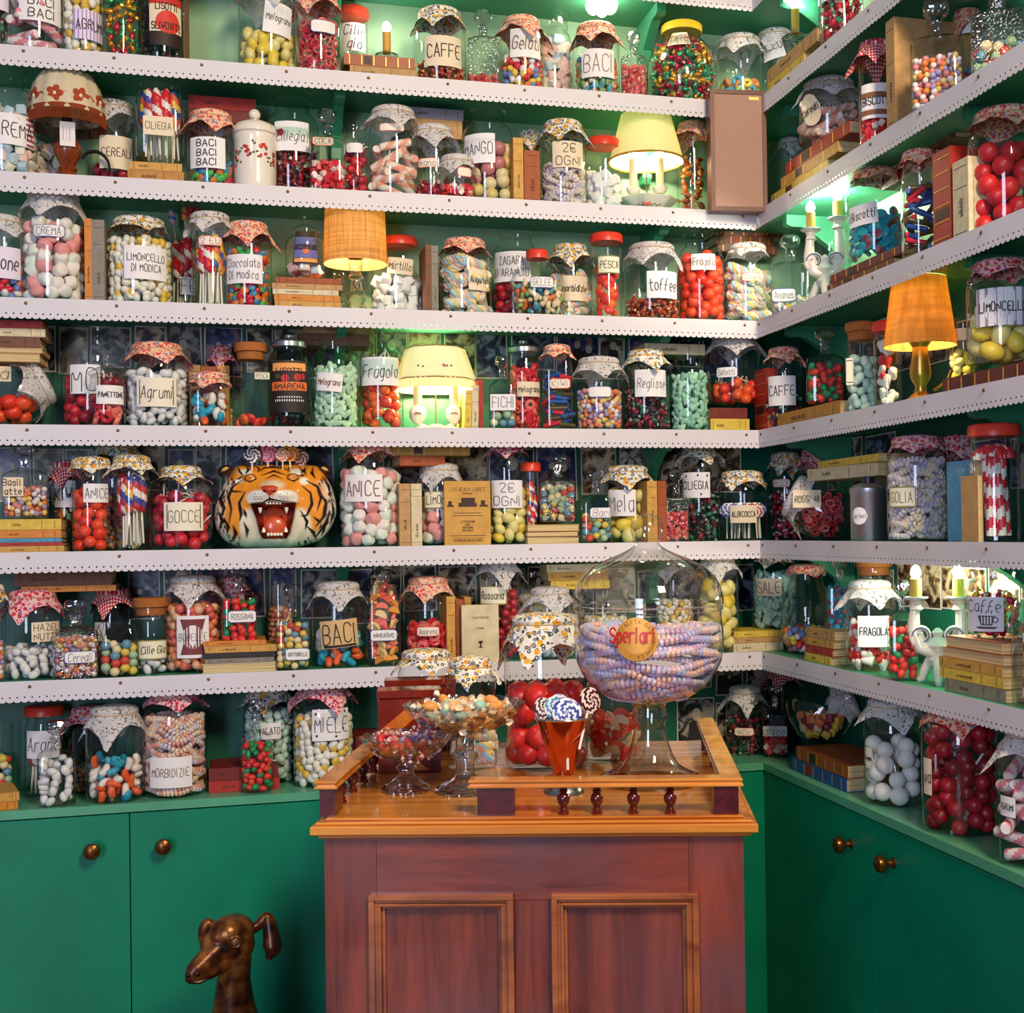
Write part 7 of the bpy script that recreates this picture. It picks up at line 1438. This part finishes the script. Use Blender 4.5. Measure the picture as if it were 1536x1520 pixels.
J('B', 6, 505, 876, 80, 'bluor', 'lace', ['BACI'], (478, 534, 928, 969), fillf=.55, nk=.72, d=.09, ls='k', lrot=5, sw=.0028, extra=[([(-.42, -.48), (.42, -.48), (.42, -.40), (-.42, -.38)], '1E1612')], clen=.07)
J('B', 6, 572, 854, 55, 'slices', 'none', ['MANDARINO'], (553, 592, 943, 960), body='apo', n=7, noun='jar', fillf=1.05, ls='b', d=.06)
J('B', 6, 640, 868, 76, 'redfring', 'floral', ['Amarena'], (623, 655, 938, 952), fillf=.55, nk=.7, ls='r', d=.10, clen=.07, desc='coral red gummy rings')
vbook('B', 6, 667, 680, 895, 'ochre', 's', 'beside the gummy rings jar', d=.03); vbook('B', 6, 681, 693, 900, 'rust', 's', 'behind the cream book', d=.04); vbook('B', 6, 694, 704, 896, 'gold', 's', 'behind the cream book', d=.04)
cbook('B', 6, 690, 745, 908, 'cream', 'behind the desk jars', [('CANTIQUES', .78, .045, .55), ('Francis', .6, .03, .45)], art=[(-.02, .28, .02, .36), (-.06, .34, .06, .38), (-.05, .26, .05, .28), (-.2, .1, .2, .108)], d=.012)
J('B', 6, 746, 838, 64, 'lollyd', 'lace', ['Rossana'], (714, 757, 878, 906), fillf=.85, nk=.7, ls='g', d=.10, clen=.09, size=.036, desc='dark wrapped lollipops')
J('B', 6, 797, 858, 52, 'rope', 'none', None, None, row=1, fillf=.95)
J('B', 6, 822, 884, 72, 'pastel', 'lace', None, None, d=.08, fillf=.4, clen=.08)
stack('B', 6, .1, [(824, 912, 869, 882, 'yellow', 'p'), (820, 910, 856, 868, 'ochre', 'p'), (818, 908, 843, 855, 'cream', 'p')], 'behind the big apothecary jar', yb=884, dep=.1)
J('B', 6, 905, 886, 70, 'flowers', 'none', None, None, row=1, fillf=.7)
J('B', 6, 1010, 838, 60, 'flowers', 'lace', None, None, fillf=.7, row=1, desc='cream puffs')
J('B', 6, 1074, 835, 62, 'yball', 'lace', None, None, fillf=1.0, nk=.74, d=.07)
z1 = stack('B', 6, .02, [(1095, 1172, 961, 974, 'cream', 'p', 4), (1098, 1172, 952, 960, 'tan', 'p'), (1097, 1170, 942, 951, 'yellow', 'p')], 'under the mint hearts jar at the corner')
J('B', 6, 1160, 830, 72, 'heartg', 'lemon', ['SALE'], (1131, 1169, 867, 893), fillf=.95, nk=.72, yb=943, d=.12, ls='c', clen=.035, glass_='aqua')
J('R', 6, 1207, 850, 80, 'smartbig', 'floral', None, None, body='globe', nk=.6, d=.105, fillf=.35, clen=.02)
z1 = stack('R', 6, .02, [(1203, 1242, 984, 996, 'yellow', 'p'), (1204, 1244, 971, 983, 'red', 's'), (1205, 1246, 958, 970, 'ochre', 'p'), (1206, 1248, 944, 957, 'tan', 'p')], 'under the blue buttons decanter')
J('R', 6, 1257, 836, 46, 'bluecoin', 'none', None, None, body='sq', n=8, noun='decanter', fillf=1.1, yb=947, d=.10, size=.018)
J('R', 6, 1308, 838, 56, 'redgem', 'cork', None, None, row=1, fillf=.4, nk=.86)
J('R', 6, 1302, 874, 76, 'redwhite', 'lace', ['FRAGOLA'], (1284, 1330, 922, 968), fillf=.72, nk=.74, d=.07)
J('R', 6, 1350, 870, 48, 'redgreen', 'none', None, None, body='sq', n=8, noun='decanter', fillf=.95, d=.035)
z1 = stack('R', 6, .02, [(1412, 1502, 1026, 1046, 'grey', 's'), (1405, 1500, 1009, 1025, 'yellow', 'p'), (1404, 1498, 992, 1008, 'ochre', 'p'), (1408, 1500, 976, 991, 'tan', 'e'), (1414, 1498, 957, 975, 'rust', 'e')], 'under the Caffe jar')
J('R', 6, 1488, 858, 86, 'foilr', 'none', ['Caffe', ''], (1444, 1500, 894, 945), fillf=.9, nk=.72, d=.09, yb=958, extra=[([(-.14, -.04), (.3, -.04), (.22, -.32), (-.06, -.32)], '4A4648'), ([(-.10, -.07), (.26, -.07), (.19, -.29), (-.03, -.29)], 'F1ECEF'), disc(.3, -.16, .07, .09, '4A4648'), disc(.3, -.16, .045, .06, 'F1ECEF'), ([(-.2, -.36), (.36, -.36), (.28, -.42), (-.12, -.42)], '4A4648')] + [([(u, .02), (u + .025, .02), (u + .055, .12), (u + .03, .12)], '4A4648') for u in (-.06, .06, .18)], sw=.0016)
J('R', 6, 1560, 885, 92, 'cane', 'none', None, None, fillf=.9, d=.07, nk=.8, size=.06)

# ---- counter, back run
J('B', 7, -8, 1085, 44, 'balls', 'none', None, None, fillf=.7, row=1, body='can')
stack('B', 7, .01, [(-30, 22, 1198, 1210, 'orange', 'p', 20), (-30, 24, 1184, 1197, 'ochre', 'p', 16)], 'at the end of the counter')
J('B', 7, 63, 1058, 56, 'tlolly', 'red', ['Aranc'], (35, 84, 1093, 1134), row=1, nk=.9, fillf=.9, ls='w', shear=.15, sw=.0016)
J('B', 7, 128, 1062, 56, 'small', 'crimson', None, None, row=1, fillf=.4, glass_='dark')
J('B', 7, 80, 1082, 58, 'almond', 'none', None, None, body='sq', n=8, noun='decanter', fillf=1.0, d=.05)
J('B', 7, 168, 1062, 84, 'bluor', 'lace', None, None, fillf=.55, nk=.74, d=.065, clen=.10)
J('B', 7, 258, 1036, 92, 'beadm', 'crimson', ['MORBIDIZIE'], (220, 281, 1129, 1174), fillf=.95, nk=.72, d=.09, ls='n', sw=.0014, clen=.045)
stack('B', 7, .06, [(308, 414, 1161, 1178, 'red', 's'), (308, 412, 1141, 1160, 'darkred', 's')], 'behind the crystal decanter on the counter')
J('B', 7, 398, 1030, 74, 'mintegg', 'lemon', ['ALATO'], (388, 416, 1080, 1104), row=1, fillf=1.0, nk=.74)
J('B', 7, 380, 1050, 54, 'redgreen', 'none', None, None, body='sq', n=8.5, noun='decanter', fillf=.95, d=.055, desc='red and clear drops', size=.02)
J('B', 7, 481, 1025, 90, 'flower', 'crimson', ['MIELE'], (465, 521, 1059, 1105), fillf=.85, nk=.72, d=.10, sw=.0017, extra=[disc(-.4, .36, .03, .04, '3A2A3A'), disc(.36, .4, .03, .04, '3A2A3A'), disc(-.38, -.34, .03, .04, '3A2A3A'), disc(.1, -.38, .03, .04, '3A2A3A'), disc(.3, -.14, .03, .04, '3A2A3A')])
stack('B', 7, .1, [(528, 566, 1118, 1140, 'GREEN' if 0 else 'red', 's'), (528, 566, 1090, 1117, 'red', 's'), (528, 566, 1072, 1089, 'darkred', 's')], 'behind the MIELE jar')
# ---- counter, right run
J('B', 7, 1112, 1032, 58, 'wrapdark', 'lace', ['40c'], (1096, 1124, 1088, 1100), fillf=.75, nk=.72, ls='r', d=.16, desc='dark cherries')
J('B', 7, 1168, 1000, 48, 'wrapdark', 'gingham', None, None, row=1, fillf=.5, glass_='dark')
J('B', 7, 1157, 1028, 40, 'redgem', 'none', ['anice'], (1138, 1174, 1087, 1102), body='sq', n=8, noun='decanter', fillf=.75, d=.09, sw=.0013)
J('R', 7, 1122, 1000, 46, 'smallr', 'red', None, None, row=1, d=.2, fillf=.5) if 0 else None
z1 = stack('R', 7, .03, [(1181, 1262, 1140, 1160, 'blue', 'g'), (1188, 1264, 1119, 1138, 'rust', 'g')], 'under the tilted fruit jelly jar')
tilted_jar('R', 7, 1225, 1080, 96, 88, 'fruit', 1, 'lace', 'tilted glass jar of fruit jelly cubes lying on two books', d=.13, fillf=.55, z0=z1)
J('R', 7, 1332, 1050, 86, 'whiteball', 'lace', ['Crema'], (1288, 1306, 1119, 1149), fillf=.9, nk=.76, d=.085, ls='d', clen=.075)
J('R', 7, 1433, 1055, 114, 'lollyd', 'floral', ['iva'], (1376, 1396, 1134, 1188), fillf=1.02, nk=.7, d=.09, ls='c', clen=.07, size=.05)
J('R', 7, 1546, 1094, 112, 'twistpk', 'lace', ['AGRUMI'], (1490, 1520, 1190, 1220), fillf=.9, nk=.7, d=.08, clen=.10)
# ---- jars on the desk
J('B', 7, 632, 978, 84, 'marshw', 'lemon', None, None, base=at_desk(640, 1110), fillf=.4, nk=.78, clen=.05, place='behind the wooden boxes on the desk')
J('B', 7, 708, 990, 76, 'rope', 'lemon', None, None, base=at_desk(708, 1152), fillf=.8, nk=.74, clen=.05, place='behind the larger glass stand')
J('B', 7, 820, 925, 124, 'bigred', 'lemon', None, None, base=at_desk(820, 1150), fillf=.68, nk=.72, clen=.12, place='on the desk', size=.05)
J('B', 7, 922, 1010, 92, 'redpiece', 'none', None, None, base=at_desk(922, 1138), body='jar', fillf=.6, nk=.8, place='beside the apothecary jar on the desk')

# ---- pinned photographs
photo_row('B', 486, 560, 40, 1100, 'fourth shelf', seed=3); photo_row('B', 666, 745, -10, 1110, 'fifth shelf', seed=5); photo_row('B', 850, 925, 190, 1110, 'sixth shelf', seed=7)
photo_row('B', 988, 1040, 1010, 1165, 'corner end of the counter', seed=9); photo_row('B', 1046, 1110, 1010, 1165, 'corner end of the counter', seed=10)
photo_row('R', 480, 545, 1240, 1560, 'fourth shelf on the right wall', seed=11); photo_row('R', 655, 730, 1240, 1560, 'fifth shelf on the right wall', seed=12); photo_row('R', 848, 905, 1290, 1560, 'sixth shelf on the right wall', seed=13)
print('OBJECTS BUILT', len(bpy.data.objects), 'TRIS', sum(len(o.data.loops) - 2 * len(o.data.polygons) for o in bpy.data.objects if o.type == 'MESH'))
